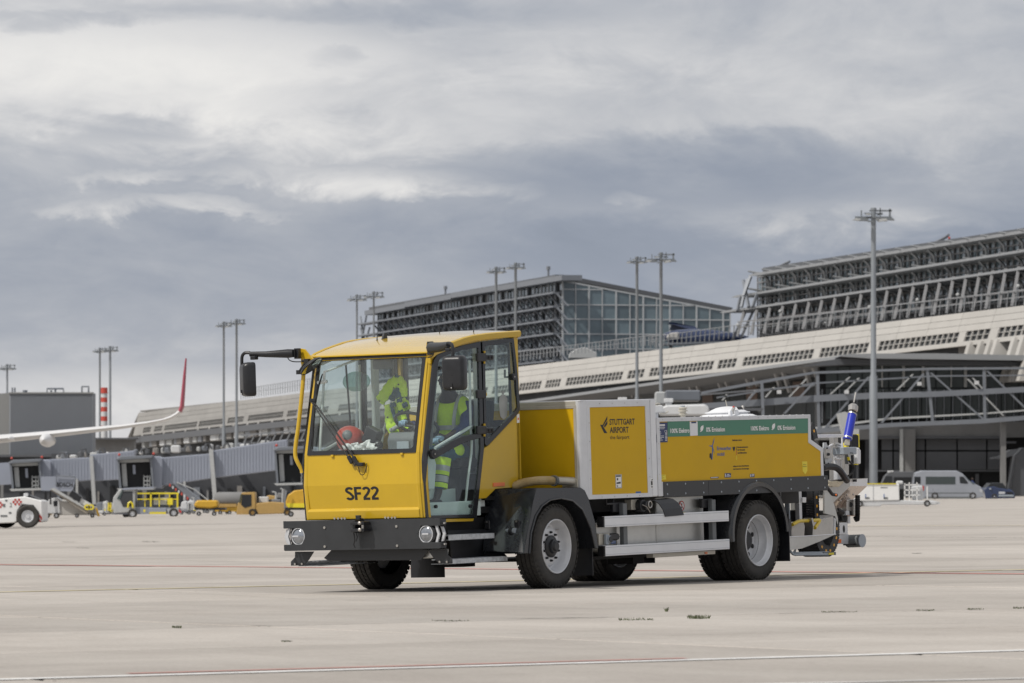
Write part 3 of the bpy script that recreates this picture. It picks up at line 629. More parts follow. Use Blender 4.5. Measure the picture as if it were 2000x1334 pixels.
# ---- front box (cabinet behind the cab)
W2 = 2*VC
def side_frame(name, outer, inner, m, v=0., th=.02, bev=.002, mir=True):
    P(name, MB().ringp(V3(outer, v), V3(inner, v), (0, th, 0)), m, bevel=bev)
P('cabinet_body', MB().b2(.50, 1.82, .012, W2-.012, .84, 1.78), 'alu')
bo = [(.592, .833), (1.735, .833), (1.720, 1.785), (.592, 1.785)]; bi = [(.655, .877), (1.655, .873), (1.645, 1.722), (.652, 1.718)]
cab_ = P('cabinet_frame', MB().ringp(V3(bo, -.004), V3(bi, -.004), (0, .03, 0)), 'alu', bevel=.003)
sub('cabinet_panel', MB().prism(V3(bi, .004), (0, .006, 0)), 'yellow_panel', cab_)
P('corner_profile', MB().prism([(.588, -.004, .833), (.575, -.001, .833), (.52, .004, .833), (.500, .010, .833), (.486, .022, .833), (.486, .05, .833), (.588, .05, .833)], (0, 0, .952)), 'alu', smooth=True)
P('rear_profile', MB().b2(1.742, 1.838, -.002, .06, .833, 1.785), 'alu_light', bevel=.012, segs=2)
P('cabinet_cap', MB().b2(.49, 1.84, 0, W2, 1.776, 1.790), 'alu', bevel=.003)
# front face of the cabinet
fo = [(.49, .06, .90), (.49, W2-.06, .90), (.49, W2-.06, 1.785), (.49, .06, 1.785)]
P('cabinet_front_frame', MB().ringp([(.487, .022, .90), (.487, W2-.022, .90), (.487, W2-.022, 1.782), (.487, .022, 1.782)], [(.487, .045, .95), (.487, W2-.045, .95), (.487, W2-.045, 1.745), (.487, .045, 1.745)], (.02, 0, 0)), 'beige_alu', bevel=.003)
P('cabinet_front_lip', MB().ringp([(.480, .045, .95), (.480, W2-.045, .95), (.480, W2-.045, 1.745), (.480, .045, 1.745)], [(.480, .075, .95), (.480, W2-.075, .95), (.480, W2-.075, 1.712), (.480, .075, 1.712)], (.02, 0, 0)), 'beige_alu', bevel=.002)
P('cabinet_front_panel', MB().b2(.486, .49, .075, W2-.075, .93, 1.712), 'yellow_panel')
rv = MB()
for t in (.2, .4, .6, .8):
    for u, wv in ((.632+.0, .85+t*.9),): rv.cyl((u, -.008, wv), (u, -.002, wv), .005, 6)
    rv.cyl((1.69, -.008, .85+t*.9), (1.69, -.002, .85+t*.9), .005, 6)
    rv.cyl((.6+t*1.12, -.008, .852), (.6+t*1.12, -.002, .852), .005, 6); rv.cyl((.6+t*1.12, -.008, 1.755), (.6+t*1.12, -.002, 1.755), .005, 6)
sub('rivets', rv, 'steel', cab_, kind='stuff')
# lettering of the airport
def place(txt, x0, x1, ybase, ytop, m, name, v=-.0015, bold=.012, par=None, xr=None):
    a = sd(x0, ybase, v); b = sd(x1, ybase-(x1-x0)*.0, v); t = sd(x0, ytop, v)
    vs, fs = fit_text(txt, b[0]-a[0], None, bold)
    h = max(p[1] for p in vs); k = (t[1]-a[1])/h
    mb = MB().add([(a[0]+x, v, a[1]+y*k) for x, y, z in vs], fs)
    return P(name, mb, m, recalc=False, **({'parent': par} if par else {})) if par is None else sub(name, mb, m, par, recalc=False)
def textside(txt, x0, y0, x1, ytop, m, v, par, bold=.035, name='lettering'):
    """txt from photo column x0 (baseline row y0) to x1, cap top at row ytop"""
    a = sd(x0, y0, v); b = sd(x1, y0, v); t = sd(x0, ytop, v)
    vs, fs = fit_text(txt, b[0]-a[0], t[1]-a[1], bold)
    return sub(name, MB().add([(a[0]+x, v, a[1]+y) for x, y, z in vs], fs), m, par, recalc=False)
zb = lambda x, y: (1000+x/5.8, 770+y/5.8)
textside('STUTTGART', 1190.7, 830.2, 1240, 818.3, 'print_black', .0025, cab_, .02)
textside('AIRPORT', 1191.2, 846, 1228, 834.2, 'print_black', .0025, cab_, .02)
# slab-serif slogan: plain letters with small feet
textside('the fairport', 1191.5, 860.2, 1229.5, 850.8, 'print_black', .0025, cab_, .002)
lg = MB()
for pl in ([(1080, 248), (1083, 290), (1052, 345), (1040, 378), (1078, 441), (1046, 441), (998, 345), (1030, 345)],):
    pass
g1 = [zb(*p) for p in [(1080, 247), (1080, 287), (1040, 350), (1036, 368), (1080, 440), (1046, 441), (999, 346), (1030, 346)]]
g2 = [zb(*p) for p in [(1081, 300), (1081, 338), (1052, 378), (1043, 362), (1050, 345)]]
for g in (g1, g2): lg.prism(V3(S(g, .0025), .0025), (0, .001, 0))
sub('bird_emblem', lg, 'print_black', cab_)
ds = sub('inspection_sticker', MB().prism(V3(S([zb(1171, 910), zb(1243, 907), zb(1246, 1063), zb(1176, 1067)], .002), .002), (0, .002, 0)), 'retro', cab_)
sub('sticker_mark', MB().prism(V3(S([zb(1180, 922), zb(1232, 920), zb(1232, 932), zb(1180, 934)]), .001), (0, .001, 0)).prism(V3(S([zb(1186, 1000), zb(1232, 990), zb(1232, 1012), zb(1186, 1016)]), .001), (0, .001, 0)).prism(V3(S([zb(1190, 950), zb(1204, 950), zb(1204, 975), zb(1190, 976)]), .001), (0, .001, 0)), 'print_black', cab_)
sub('sticker_field', MB().prism(V3(S([zb(1180, 937), zb(1236, 935), zb(1238, 1052), zb(1182, 1055)]), .0015), (0, .001, 0)), 'white_paint', cab_)
textside('5', *zb(1188, 1052), zb(1202, 0)[0], zb(0, 1030)[1], 'print_black', .0005, cab_, .02)
sub('cabinet_label', MB().prism(V3(S([zb(1405, 1103), zb(1462, 1101), zb(1462, 1123), zb(1405, 1125)]), .002), (0, .002, 0)), 'print_blue', cab_)
fx = sub('fire_sticker', MB().prism(V3(S([zb(1568, 952), zb(1601, 951), zb(1603, 1066), zb(1570, 1067)], -.005), -.005), (0, .002, 0)), 'white_paint', cab_)
sub('sticker_mark', MB().prism(V3(S([zb(1574, 985), zb(1592, 983), zb(1594, 1028), zb(1576, 1030)], -.006), -.006), (0, .001, 0)).prism(V3(S([zb(1580, 966), zb(1594, 960), zb(1596, 970), zb(1582, 980)], -.006), -.006), (0, .001, 0)).prism(V3(S([zb(1578, 1038), zb(1584, 1038), zb(1584, 1058), zb(1578, 1058)], -.006), -.006), (0, .001, 0)).prism(V3(S([zb(1589, 1038), zb(1594, 1038), zb(1594, 1058), zb(1589, 1058)], -.006), -.006), (0, .001, 0)), 'print_black', cab_)
# ---- long tank body
LO = S([(1275.5, 816), (1583, 808.7), (1583.6, 859), (1607, 875), (1609.5, 956), (1287, 971)])
LI = S([(1282.5, 824.5), (1578.5, 817.5), (1578.5, 862), (1602.5, 878.5), (1604.5, 928), (1285.5, 940)])
LO = [(1.843, 1.606), (4.775, 1.606), (4.775, 1.350), (5.005, 1.258), (5.010, .833), (1.843, .833)]
LI = [(1.897, 1.566), (4.728, 1.566), (4.722, 1.318), (4.960, 1.225), (4.960, .975), (1.905, .975)]
P('tank_body_shell', MB().prism(V3([(a, b-.012 if b > 1 else b) for a, b in LO], .012), (0, W2-.024, 0)), 'alu')
tb = P('side_frame', MB().ringp(V3(LO, -.003), V3(LI, -.003), (0, .028, 0)), 'alu', bevel=.003)
sub('side_skin', MB().prism(V3(LI, .004), (0, .006, 0)), 'yellow_panel', tb)
tbf = P('side_frame', MB().ringp(V3(LO, W2+.003), V3(LI, W2+.003), (0, -.028, 0)), 'alu', bevel=.003)
sub('side_skin', MB().prism(V3(LI, W2-.004), (0, -.006, 0)), 'yellow_panel', tbf)
zg = lambda x, y: (1260+x/5.5556, 780+y/5.5556)
gr = MB()
gr.prism(V3([(2.05, 1.416), (2.455, 1.416), (2.455, 1.566), (2.05, 1.566)], .001), (0, .003, 0))
gr.prism(V3([(2.60, 1.416), (4.722, 1.416), (4.728, 1.566), (2.60, 1.566)], .001), (0, .003, 0))
grn = sub('green_stripe', gr, 'green', tb)
sub('inspection_cover', MB().prism(V3(S([zg(484, 242), zg(568, 240), zg(571, 392), zg(489, 396)]), -.002), (0, .008, 0)), 'alu_light', tb, bevel=.001)
sub('cover_label', MB().prism(V3(S([zg(499, 243), zg(551, 241), zg(551, 258), zg(500, 260)]), -.0035), (0, .001, 0)), 'label_blue', tb)
lb = sub('type_plate', MB().prism(V3(S([zg(124, 252), zg(241, 250), zg(244, 464), zg(127, 468)]), -.001), (0, .004, 0)), 'label_blue', tb)
pm = MB()
def pq(x0, y0, x1, y1): pm.prism(V3(S([zg(x0, y0), zg(x1, y0-1), zg(x1, y1-1), zg(x0, y1)], -.0025), -.0025), (0, .001, 0))
pq(146, 264, 152, 280); pq(154, 272, 215, 287); pq(146, 296, 212, 299); pq(140, 305, 216, 309); pq(152, 318, 210, 322)
for i in range(7): pq(129, 350+i*15, (172, 176, 168, 205, 205, 180, 190)[i], 355+i*15); pq(218, 352+i*15, 240, 358+i*15) if i else None
sub('plate_printing', pm, 'white_paint', tb)
textside('CE', *zg(211, 362), zg(241, 0)[0], zg(0, 335)[1], 'white_paint', -.0025, tb, .0)
for (tx, xa, ya, xb, yt) in (('100% Elektro', 274, 365, 482, 320), ('0% Emission', 662, 352, 866, 306), ('100% Elektro', 1148, 339, 1345, 294), ('0% Emission', 1437, 332, 1630, 287)):
    a = zg(xa, ya); b = zg(xb, ya); textside(tx, a[0], a[1]+.3, b[0], zg(0, yt)[1]-.6, 'white_paint', -.0015, tb, .028)
for (cx, cy) in ((614, 318), (1391, 297)):
    leaf = [(-6, 30), (-14, 12), (-14, -8), (-4, -28), (18, -38), (20, -10), (14, 14), (4, 26)]
    pm = MB(); pm.prism(V3(S([zg(cx+x, cy+y) for x, y in leaf], -.0015), -.0015), (0, .001, 0))
    pm.prism(V3(S([zg(cx-20, cy+30), zg(cx-14, cy+24), zg(cx-2, cy+30), zg(cx-10, cy+36)], -.0015), -.0015), (0, .001, 0)); sub('leaf_emblem', pm, 'white_paint', tb)
textside('Erneuerbar', *zg(782, 552), zg(936, 0)[0], zg(0, 512)[1], 'print_blue', .0025, tb, .015)
textside('mobil', *zg(784, 614), zg(861, 0)[0], zg(0, 574)[1], 'print_blue', .0025, tb, .015)
textside('Gefördert durch', *zg(945, 453), zg(1050, 0)[0], zg(0, 434)[1], 'print_black', .0025, tb)
textside('Bundesministerium', *zg(1003, 528), zg(1118, 0)[0], zg(0, 510)[1], 'print_black', .0025, tb)
textside('für Wirtschaft', *zg(1004, 558), zg(1085, 0)[0], zg(0, 540)[1], 'print_black', .0025, tb)
textside('und Klimaschutz', *zg(1005, 590), zg(1104, 0)[0], zg(0, 571)[1], 'print_black', .0025, tb)
textside('aufgrund eines Beschlusses', *zg(955, 738), zg(1127, 0)[0], zg(0, 717)[1], 'print_black', .0025, tb)
textside('des Deutschen Bundestages', *zg(956, 769), zg(1128, 0)[0], zg(0, 748)[1], 'print_black', .0025, tb)
def poly_side(name, pts, m, v=.0025, par=tb): return sub(name, MB().prism(V3(S([zg(*p) for p in pts], v), v), (0, .001, 0)), m, par)
poly_side('ribbon_black', [(990, 512), (994, 512), (994, 552), (990, 552)], 'print_black'); poly_side('ribbon_red', [(990, 552), (994, 552), (994, 606), (990, 606)], 'red'); poly_side('ribbon_gold', [(990, 606), (996, 606), (996, 660), (990, 660)], 'signal_yellow')
poly_side('eagle_emblem', [(950, 516), (958, 514), (962, 522), (966, 514), (978, 514), (976, 535), (971, 552), (965, 566), (958, 552), (952, 538)], 'print_black')
poly_side('windmill_emblem', [(753, 415), (748, 455), (735, 505), (738, 520), (756, 590), (738, 545), (731, 652), (724, 652), (728, 518), (700, 508), (692, 502), (728, 500), (740, 450)], 'print_blue')
poly_side('charger_emblem', [(701, 590), (708, 583), (718, 585), (722, 594), (723, 648), (732, 653), (716, 654), (708, 630), (703, 640), (699, 622)], 'print_black')
poly_side('hazard_sticker', [(1703, 674), (1759, 672), (1761, 775), (1737, 815), (1709, 778)], 'signal_yellow', .002)
textside('Aktion', *zg(1714, 711), zg(1748, 0)[0], zg(0, 701)[1], 'print_black', .0008, tb, 0); textside('Klimaschutz', *zg(1710, 733), zg(1756, 0)[0], zg(0, 722)[1], 'print_black', .0008, tb, 0)
poly_side('notice_sticker', [(136, 820), (224, 816), (226, 870), (137, 874)], 'signal_yellow', .002)
pm = MB()
for i in range(4): pm.prism(V3(S([zg(146, 826+i*11), zg((208, 190, 205, 198)[i], 824+i*11), zg((208, 190, 205, 198)[i], 826+i*11), zg(146, 828+i*11)], .001), .001), (0, .0005, 0))
sub('sticker_mark', pm, 'print_black', tb)
for q in ([(709, 843), (797, 839), (797, 855), (710, 858)], [(863, 801), (931, 800), (933, 846), (864, 849)], [(1138, 809), (1187, 807), (1188, 843), (1139, 846)]):
    poly_side('blue_label', q, 'label_blue', .002)
pm = MB()
for q in ([(715, 847), (790, 843), (790, 848), (715, 852)], [(869, 806), (875, 806), (875, 843), (869, 843)], [(888, 812), (915, 811), (915, 817), (888, 818)], [(882, 828), (927, 826), (927, 834), (882, 836)], [(1143, 813), (1151, 813), (1151, 840), (1143, 840)], [(1160, 812), (1183, 811), (1183, 817), (1160, 818)], [(1160, 826), (1180, 825), (1180, 833), (1160, 834)]):
    pm.prism(V3(S([zg(*p) for p in q], .001), .001), (0, .0008, 0))
sub('label_printing', pm, 'white_paint', tb)
# dark skirt with domed screws
skl = P('side_skirt', MB().prism(V3([(1.93, .822), (5.075, .822), (5.075, .975), (1.93, .975)], -.012), (0, .03, 0)), 'dark_steel', bevel=.003)
sub('skirt_seam', MB().b2(2.755, 2.760, -.0128, -.011, .824, .973), 'black', skl)
sc = MB()
for i in range(10):
    for wv in (.853, .948):
        if wv < .9 and 5 < i < 7: continue
        sc.ball((1.99+i*.335, -.013, wv), .010, 8, (1, .5, 1))
sub('skirt_screws', sc, 'grey_light', skl, kind='stuff')
P('side_skirt', MB().b2(1.93, 5.075, W2-.018, W2+.012, .822, .975), 'dark_steel', bevel=.003)
rv = MB()
for i in range(16): rv.cyl((1.95+i*.18, -.006, 1.585), (1.95+i*.18, -.002, 1.585), .004, 6)
for i in range(5): rv.cyl((1.868, -.006, .9+i*.15), (1.868, -.002, .9+i*.15), .004, 6)
for i in range(17): rv.ball((2.6+i*.13, .03, 1.608), .007, 6, (1, 1, .6))
sub('rivets', rv, 'steel', tb, kind='stuff')
# top fittings
c = inv(1421, 812, 'v', .95); cu, cv, cw = float(c[0]), .95, 1.60
dm = P('tank_hatch', MB().lathe([(.31, 0), (.30, .012), (.26, .030), (.215, .035), (.215, .045), (.235, .048), (.235, .056), (.20, .062), (.17, .078), (.12, .10), (.06, .112), (.001, .116)], (cu, cv, cw), 36, axis='z'), 'alu_light', smooth=True)
sub('hatch_rim', MB().tube([(cu+.225*math.cos(t), cv+.225*math.sin(t), cw+.052) for t in [2*math.pi*i/36 for i in range(36)]], .006, 6, closed=True), 'grey_plastic', dm)
sub('hatch_label', MB().box((cu+.0, cv-.155, cw+.090), (.085, .01, .035), Matrix.Rotation(R(-35), 3, 'X')), 'print_black', dm)
for a in (-.27, -.15):
    sub('hatch_lug', MB().prism([(cu+a-.03, cv-.22, cw), (cu+a+.02, cv-.22, cw), (cu+a+.02, cv-.22, cw+.06), (cu+a-.005, cv-.22, cw+.085), (cu+a-.03, cv-.22, cw+.07)], (0, .03, 0)), 'alu_light', dm, bevel=.005)
sub('hatch_clamp', MB().cyl((cu-.24, cv-.2, cw+.05), (cu-.19, cv-.2, cw+.10), .016, 8).cyl((cu+.19, cv-.05, cw+.06), (cu+.22, cv-.05, cw+.10), .018, 8).ball((cu+.22, cv-.05, cw+.105), .018, 8), 'steel', dm)
sub('hatch_knob', MB().ball((cu-.20, cv-.2, cw+.105), .012, 8), 'red', dm)
sub('hatch_aerial', MB().tube([(cu+.0, cv, cw+.10), (cu-.03, cv, cw+.18)], .005, 6), 'beige_alu', dm)
x = inv(1334, 812, 'v', .5)
VP = [(.05, 0), (.05, .06), (.085, .07), (.085, .09), (.06, .10), (.06, .13), (.095, .135), (.095, .155), (.07, .16), (.07, .19), (.09, .195), (.09, .21), (.05, .225), (.001, .225)]
vb_ = P('vent_valve', MB().lathe([(r_*.52, h_*.5) for r_, h_ in VP], (float(x[0]), .5, 1.60), 20, axis='z'), 'beige_alu', smooth=True)
sub('valve_cap', MB().lathe([(.022, .112), (.022, .125), (.001, .126)], (float(x[0]), .5, 1.60), 12, axis='z'), 'grey_light', vb_)
p0 = inv(1262, 800, 'v', .35); p1 = inv(1301, 800, 'v', .35); za = float(inv(1290, 791.5, 'v', .35)[2]); zb_ = float(inv(1290, 806, 'v', .35)[2])
vh = P('vent_housing', MB().prism([(p0[0], .35, zb_), (p1[0], .35, zb_), (p1[0]-.06, .35, za), (p0[0], .35, za)], (0, .5, 0)), 'white_paint', bevel=.008)
sub('vent_base', MB().b2(p0[0], p1[0]-.1, .38, .8, 1.60, zb_), 'alu', vh)
sub('vent_latch', MB().tube([(p1[0]-.12, .34, zb_-.01), (p1[0]-.02, .34, zb_-.005), (p1[0]+.02, .34, zb_+.01)], .007, 6).tube([(p0[0]+.12, .34, za), (p0[0]+.2, .34, za+.02), (p0[0]+.24, .34, za+.014)], .007, 6), 'beige_alu', vh)
# ---- hose across the wing
hp = [inv(x, y, 'v', vv_) for x, y, vv_ in ((1000, 951, .42), (1016, 945, .36), (1030, 941.5, .32), (1050, 939, .26), (1068, 938.5, .22), (1082, 939, .18))]
def spline(pts, n):
    P_ = [Vector([float(c) for c in p]) for p in pts]; o_ = []
    for i in range(len(P_)-1):
        p0, p1, p2, p3 = P_[max(i-1, 0)], P_[i], P_[i+1], P_[min(i+2, len(P_)-1)]
        for j in range(n):
            t = j/n; o_.append(.5*((2*p1)+(-p0+p2)*t+(2*p0-5*p1+4*p2-p3)*t*t+(-p0+3*p1-3*p2+p3)*t**3))
    return o_+[P_[-1]]
sp = spline(hp, 18); hs = P('suction_hose', MB().tube(sp, [.043 if i % 2 else .036 for i in range(len(sp))], 14), 'hose', smooth=False)
e0 = inv(1084, 939, 'v', .18); e1_ = inv(1120, 940, 'v', .10)
sub('hose_clamp', MB().cyl(inv(1080, 939, 'v', .18), inv(1084, 939, 'v', .18), .052, 16), 'grey_plastic', hs)
e2_ = Vector([float(c) for c in e1_])
P('pipe_elbow', MB().tube(spline([e0, inv(1105, 939.5, 'v', .13), e2_, e2_+Vector((.10, .03, .01)), e2_+Vector((.16, .09, .02))], 5), .040, 16), 'beige_alu', smooth=True)
P('elbow_flange', MB().b2(.468, .484, .04, .22, .95, 1.03), 'beige_alu', bevel=.004)
# ---- flank rails, tanks and fittings between the axles
for (wa, wb2) in ((.558, .664), (.279, .381)):
    rl = P('guard_rail', MB().b2(.80, 3.07, -.045, -.010, wa, wb2), 'alu_light', bevel=.004, segs=2)
    sub('rail_groove', MB().b2(.80, 3.07, -.047, -.0455, wb2-.018, wb2-.015).b2(.80, 3.07, -.047, -.0455, wa+.016, wa+.018), 'grey_light', rl)
    sub('rail_end', MB().b2(.775, .799, -.04, .03, wa+.002, wb2-.002), 'black', rl)
for u in (1.20, 2.83):
    P('rail_post', MB().b2(u, u+.07, .0, .05, .34, .78), 'grey_plastic', bevel=.004)
    P('post_plate', MB().b2(u-.10, u+.10, .05, .09, .70, .79), 'black_plastic', bevel=.004)
P('side_tank', MB().b2(1.98, 2.86, .12, .75, .30, .825), 'alu_panel', bevel=.008)
P('side_tank', MB().b2(1.22, 1.94, .10, .75, .31, .62), 'alu_panel', bevel=.01)
P('side_case', MB().b2(.66, 1.20, .08, .7, .37, .60), 'alu_panel', bevel=.006)
P('lower_tray', MB().b2(1.75, 2.9, .02, .1, .235, .275), 'beige_alu', bevel=.003)
P('amber_marker', MB().b2(2.70, 2.74, .012, .02, .243, .262), 'orange')
P('white_can', MB().lathe([(.001, 0), (.10, .005), (.14, .03), (.16, .08)], (1.75, .30, .44), 20, axis='y'), 'white_paint', smooth=True)
zr = lambda x, y: (1130+x/6.3533, 940+y/6.3533)
v1 = .02
def qs(name, pts, m, v, th, par=None, **k):
    mb = MB().prism(V3(S([zr(*p) for p in pts], v), v), (0, th, 0)); return P(name, mb, m, **k) if par is None else sub(name, mb, m, par, **k)
sw_ = qs('switch_box', [(252, 650), (386, 644), (386, 785), (255, 793)], 'beige_alu', v1, .06, bevel=.003)
a = sd(*zr(345, 720), v1); sub('switch_knob', MB().cyl((a[0], v1-.05, a[1]), (a[0], v1, a[1]), .036, 16).box((a[0]-.03, v1-.02, a[1]), (.05, .03, .10)), 'grey_light', sw_, bevel=.004)
sub('knob_face', MB().cyl((a[0], v1-.056, a[1]), (a[0], v1-.05, a[1]), .03, 16), 'black_plastic', sw_)
so = qs('charging_socket', [(390, 648), (470, 643), (505, 650), (518, 690), (505, 725), (392, 732)], 'black_plastic', v1, .05, bevel=.008)
qs('socket_label', [(408, 738), (460, 736), (460, 772), (408, 774)], 'print_blue', v1+.03, .004)
textside('24VDC', *zr(411, 766), zr(458, 0)[0], zr(0, 747)[1], 'white_paint', v1+.028, sw_, .0)
cp_ = qs('coupling_box', [(655, 228), (750, 222), (755, 350), (658, 355)], 'beige_alu', .06, .08, bevel=.003)
a = sd(*zr(745, 305), .06); sub('coupling_body', MB().cyl((a[0], .0, a[1]), (a[0], .08, a[1]), .062, 18).cyl((a[0]+.03, -.03, a[1]), (a[0]+.03, .01, a[1]), .045, 16), 'black_plastic', cp_, bevel=.004)
sub('coupling_ring', MB().tube([(a[0]+.06+.032*math.cos(t), -.035, a[1]+.01+.032*math.sin(t)) for t in [2*math.pi*i/16 for i in range(16)]], .006, 6, closed=True).tube([(*sd(*zr(790, 290), -.03)[:1], -.03, sd(*zr(790, 290), -.03)[1]), (sd(*zr(850, 320), -.03)[0], -.03, sd(*zr(850, 320), -.03)[1]), (sd(*zr(888, 385), -.03)[0], -.03, sd(*zr(888, 385), -.03)[1])], .004, 5), 'steel', cp_)
a = sd(*zr(385, 255), .05); P('grab_handle', MB().tube([(a[0]-.07, .05, a[1]+.05), (a[0]-.06, .05, a[1]-.02), (a[0]+.06, .05, a[1]-.02), (a[0]+.07, .05, a[1]+.05)], .011, 8), 'black_plastic', smooth=True)
ft = [sd(x, y, -.05) for x, y in [zr(930, 225), zr(985, 235), zr(1020, 280), zr(1050, 350), zr(1075, 440)]]
mbf = MB(); mbf.add([(a, -.055, b) for a, b in ft]+[(a+.17, -.055+.09, b+.012) for a, b in ft], [(i, i+1, 6+i, 5+i) for i in range(4)])
fl = P('rubber_flap', MB().add(*[([(a-.02*0, .02-.075*math.sin(math.pi/2*i/4), b) for i, (a, b) in enumerate(ft)]+[(a+.34, .02-.075*math.sin(math.pi/2*i/4), b+.008) for i, (a, b) in enumerate(ft)]), [(i, i+1, 6+i, 5+i) for i in range(4)]]), 'black_plastic', recalc=False)
md = fl.modifiers.new('thick', 'SOLIDIFY'); md.thickness = .008
a = sd(1331, 988, .118); pr = P('prohibition_sign', MB().lathe([(.001, -.002), (.045, -.002), (.0451, 0)], (a[0], .117, a[1]), 24), 'white_paint')
sub('sign_ring', MB().ringp([(a[0]+.05*math.cos(t), .113, a[1]+.05*math.sin(t)) for t in [2*math.pi*i/24 for i in range(24)]], [(a[0]+.040*math.cos(t), .113, a[1]+.040*math.sin(t)) for t in [2*math.pi*i/24 for i in range(24)]], (0, .001, 0)).prism([(a[0]-.034, .113, a[1]+.028), (a[0]-.028, .113, a[1]+.034), (a[0]+.034, .113, a[1]-.028), (a[0]+.028, .113, a[1]-.034)], (0, .001, 0)), 'red', pr)
sub('sign_bar', MB().prism([(a[0]-.006, .114, a[1]-.02), (a[0]+.006, .114, a[1]-.02), (a[0]+.010, .114, a[1]+.026), (a[0]-.004, .114, a[1]+.026)], (0, .001, 0)), 'print_black', pr)
P('warning_tape', MB().b2(a[0]-.07, a[0]+.06, .114, .118, a[1]-.079, a[1]-.064), 'signal_yellow')
# cab stickers and lettering on the front
def stroke(pts, wd, close=False):
    P_ = [Vector((x, y)) for x, y in pts]; o1, o2 = [], []
    for i, p in enumerate(P_):
        t0 = (P_[i]-P_[i-1]).normalized() if i else (P_[1]-P_[0]).normalized(); t1 = (P_[i+1]-P_[i]).normalized() if i < len(P_)-1 else t0
        m_ = Vector((-(t0.y+t1.y), t0.x+t1.x)).normalized(); c_ = max(.5, m_.dot(Vector((-t0.y, t0.x)))); o1.append(p+m_*wd/2/c_); o2.append(p-m_*wd/2/c_)
    return o1, o2
def arc2(cx, cy, rx, ry, a0, a1, n=12): return [(cx+rx*math.cos(R(a0+(a1-a0)*i/n)), cy+ry*math.sin(R(a0+(a1-a0)*i/n))) for i in range(n+1)]
GL = {'S': (.62, [arc2(.31, .755, .215, .165, 20, 245, 14)[0:]+[(.36, .50)]+arc2(.31, .245, .215, .170, 60, -160, 14)[1:]], ),
      'F': (.56, [[(.10, 0), (.10, 1.0)], [(.02, .92), (.53, .92)], [(.10, .50), (.47, .50)]]),
      '2': (.58, [arc2(.285, .735, .205, .19, 165, -35, 14)+[(.36, .46), (.16, .22), (.11, .115)], [(.04, .078), (.52, .078)]])}
lm_ = MB(); cx_ = 0; a = fr(675, 977, -1.62); b = fr(740, 976, -1.62); t = fr(675, 951.5, -1.62); Hh = .122; Ww = (a[0]-b[0])/2.36
sl_ = (-1.632+1.600)/(1.043-.822)
for ch in 'SF22':
    wd_, strokes = GL[ch]
    for si, st in enumerate(strokes):
        o1, o2 = stroke(st, .185 if not (ch == 'F' and si == 0) else .19); n = len(o1)
        pts = [((cx_+p.x)*Ww, p.y*Hh) for p in o1+o2]
        lm_.add([(-1.600+sl_*((a[1]+y)-.822)-.0012-.0002*si, a[0]-x, a[1]+y) for x, y in pts], [(i, i+1, n+i+1, n+i) for i in range(n-1)])
    cx_ += wd_+.015
P('lettering', lm_, 'print_black', recalc=False)
# ---- wipers
def FRv(px, py, u): v, w_ = fr(px, py, u); return Vector((u, v, w_))
wp = P('windscreen_wiper', MB().tube([FRv(700, 909, -1.66), FRv(690, 893, -1.66), FRv(662, 852, -1.63), FRv(615, 788, -1.57)], .0075, 6).tube([FRv(694, 911, -1.66), FRv(682, 896, -1.66), FRv(650, 848, -1.63), FRv(607, 783, -1.57)], .006, 6), 'black', smooth=True)
sub('wiper_pivot', MB().box(FRv(705, 907, -1.65), (.05, .07, .035)).box(FRv(694, 900, -1.66), (.03, .04, .09), Matrix.Rotation(R(-32), 3, 'X')).box(FRv(684, 898, -1.66), (.03, .035, .08), Matrix.Rotation(R(-32), 3, 'X')), 'black_plastic', wp, bevel=.006)
sub('wiper_head', MB().box(FRv(611, 782, -1.565), (.03, .08, .035)), 'black_plastic', wp, bevel=.006)
sub('wiper_blade', MB().tube([FRv(630, 730, -1.51), FRv(622, 755, -1.53), FRv(616, 785, -1.56), FRv(612, 830, -1.60), FRv(610, 878, -1.63)], [.006, .011, .011, .011, .008], 6), 'black', wp)
sub('washer_hose', MB().tube(spline([FRv(700, 912, -1.66), FRv(704, 926, -1.66), FRv(711, 926, -1.655), FRv(716, 912, -1.645), FRv(716, 905, -1.635)], 5), .004, 5), 'black', wp)
# ---- mirrors
def mirror(name, c, yaw, tilt=0, flip=1):
    m = TB @ Matrix.Translation(c) @ Matrix.Rotation(R(yaw), 4, 'Z') @ Matrix.Rotation(R(tilt), 4, 'X')
    secs = []
    for (u, s_) in ((-.060, .74), (-.056, .84), (-.040, .94), (-.01, 1.0), (.045, 1.0), (.060, .97)):
        secs.append([(u, x*s_, z*s_) for x, z in rr(-.110, .110, -.162, .162, .040, 5)])
    h = loft(secs).build(name, 'black_plastic', parent=truck, mtx=m, smooth=True)
    sub('mirror_plate', MB().prism([(.0605, x, z) for x, z in rr(-.10, .10, -.15, .15, .035, 4)], (.001, 0, 0)), 'mirror_glass', h)
    sub('mirror_slot', MB().tube([(-.0605, 0, -.10), (-.0615, 0, -.145)], .010, 6).box((-.062, 0, -.02), (.002, .03, .001)), 'black', h)
    sub('slot_pin', MB().ball((-.064, .004*flip, -.138), .0075, 8), 'white_paint', h)
    return h
c = inv(887, 728.5, 'u', -1.73); c = Vector([float(x) for x in c])
mirror('side_mirror', c, 12)
def rp(px, py, u): q = inv(px, py, 'u', u); return Vector([float(x) for x in q])
am = P('mirror_arm', MB().tube([rp(842, 679, -1.45), rp(862, 677.5, -1.58), rp(877, 673, -1.70)], [.052, .045, .030], 10), 'black_plastic', smooth=True)
sub('arm_bracket', MB().box(rp(840.5, 680, -1.44), (.03, .06, .125)), 'black_plastic', am, bevel=.004)
sub('arm_tube', MB().tube(spline([rp(874, 671, -1.70), rp(881, 671.5, -1.72), rp(884.5, 681, -1.73), rp(884.5, 702, -1.73)], 5), .016, 8), 'black_plastic', am, smooth=True)
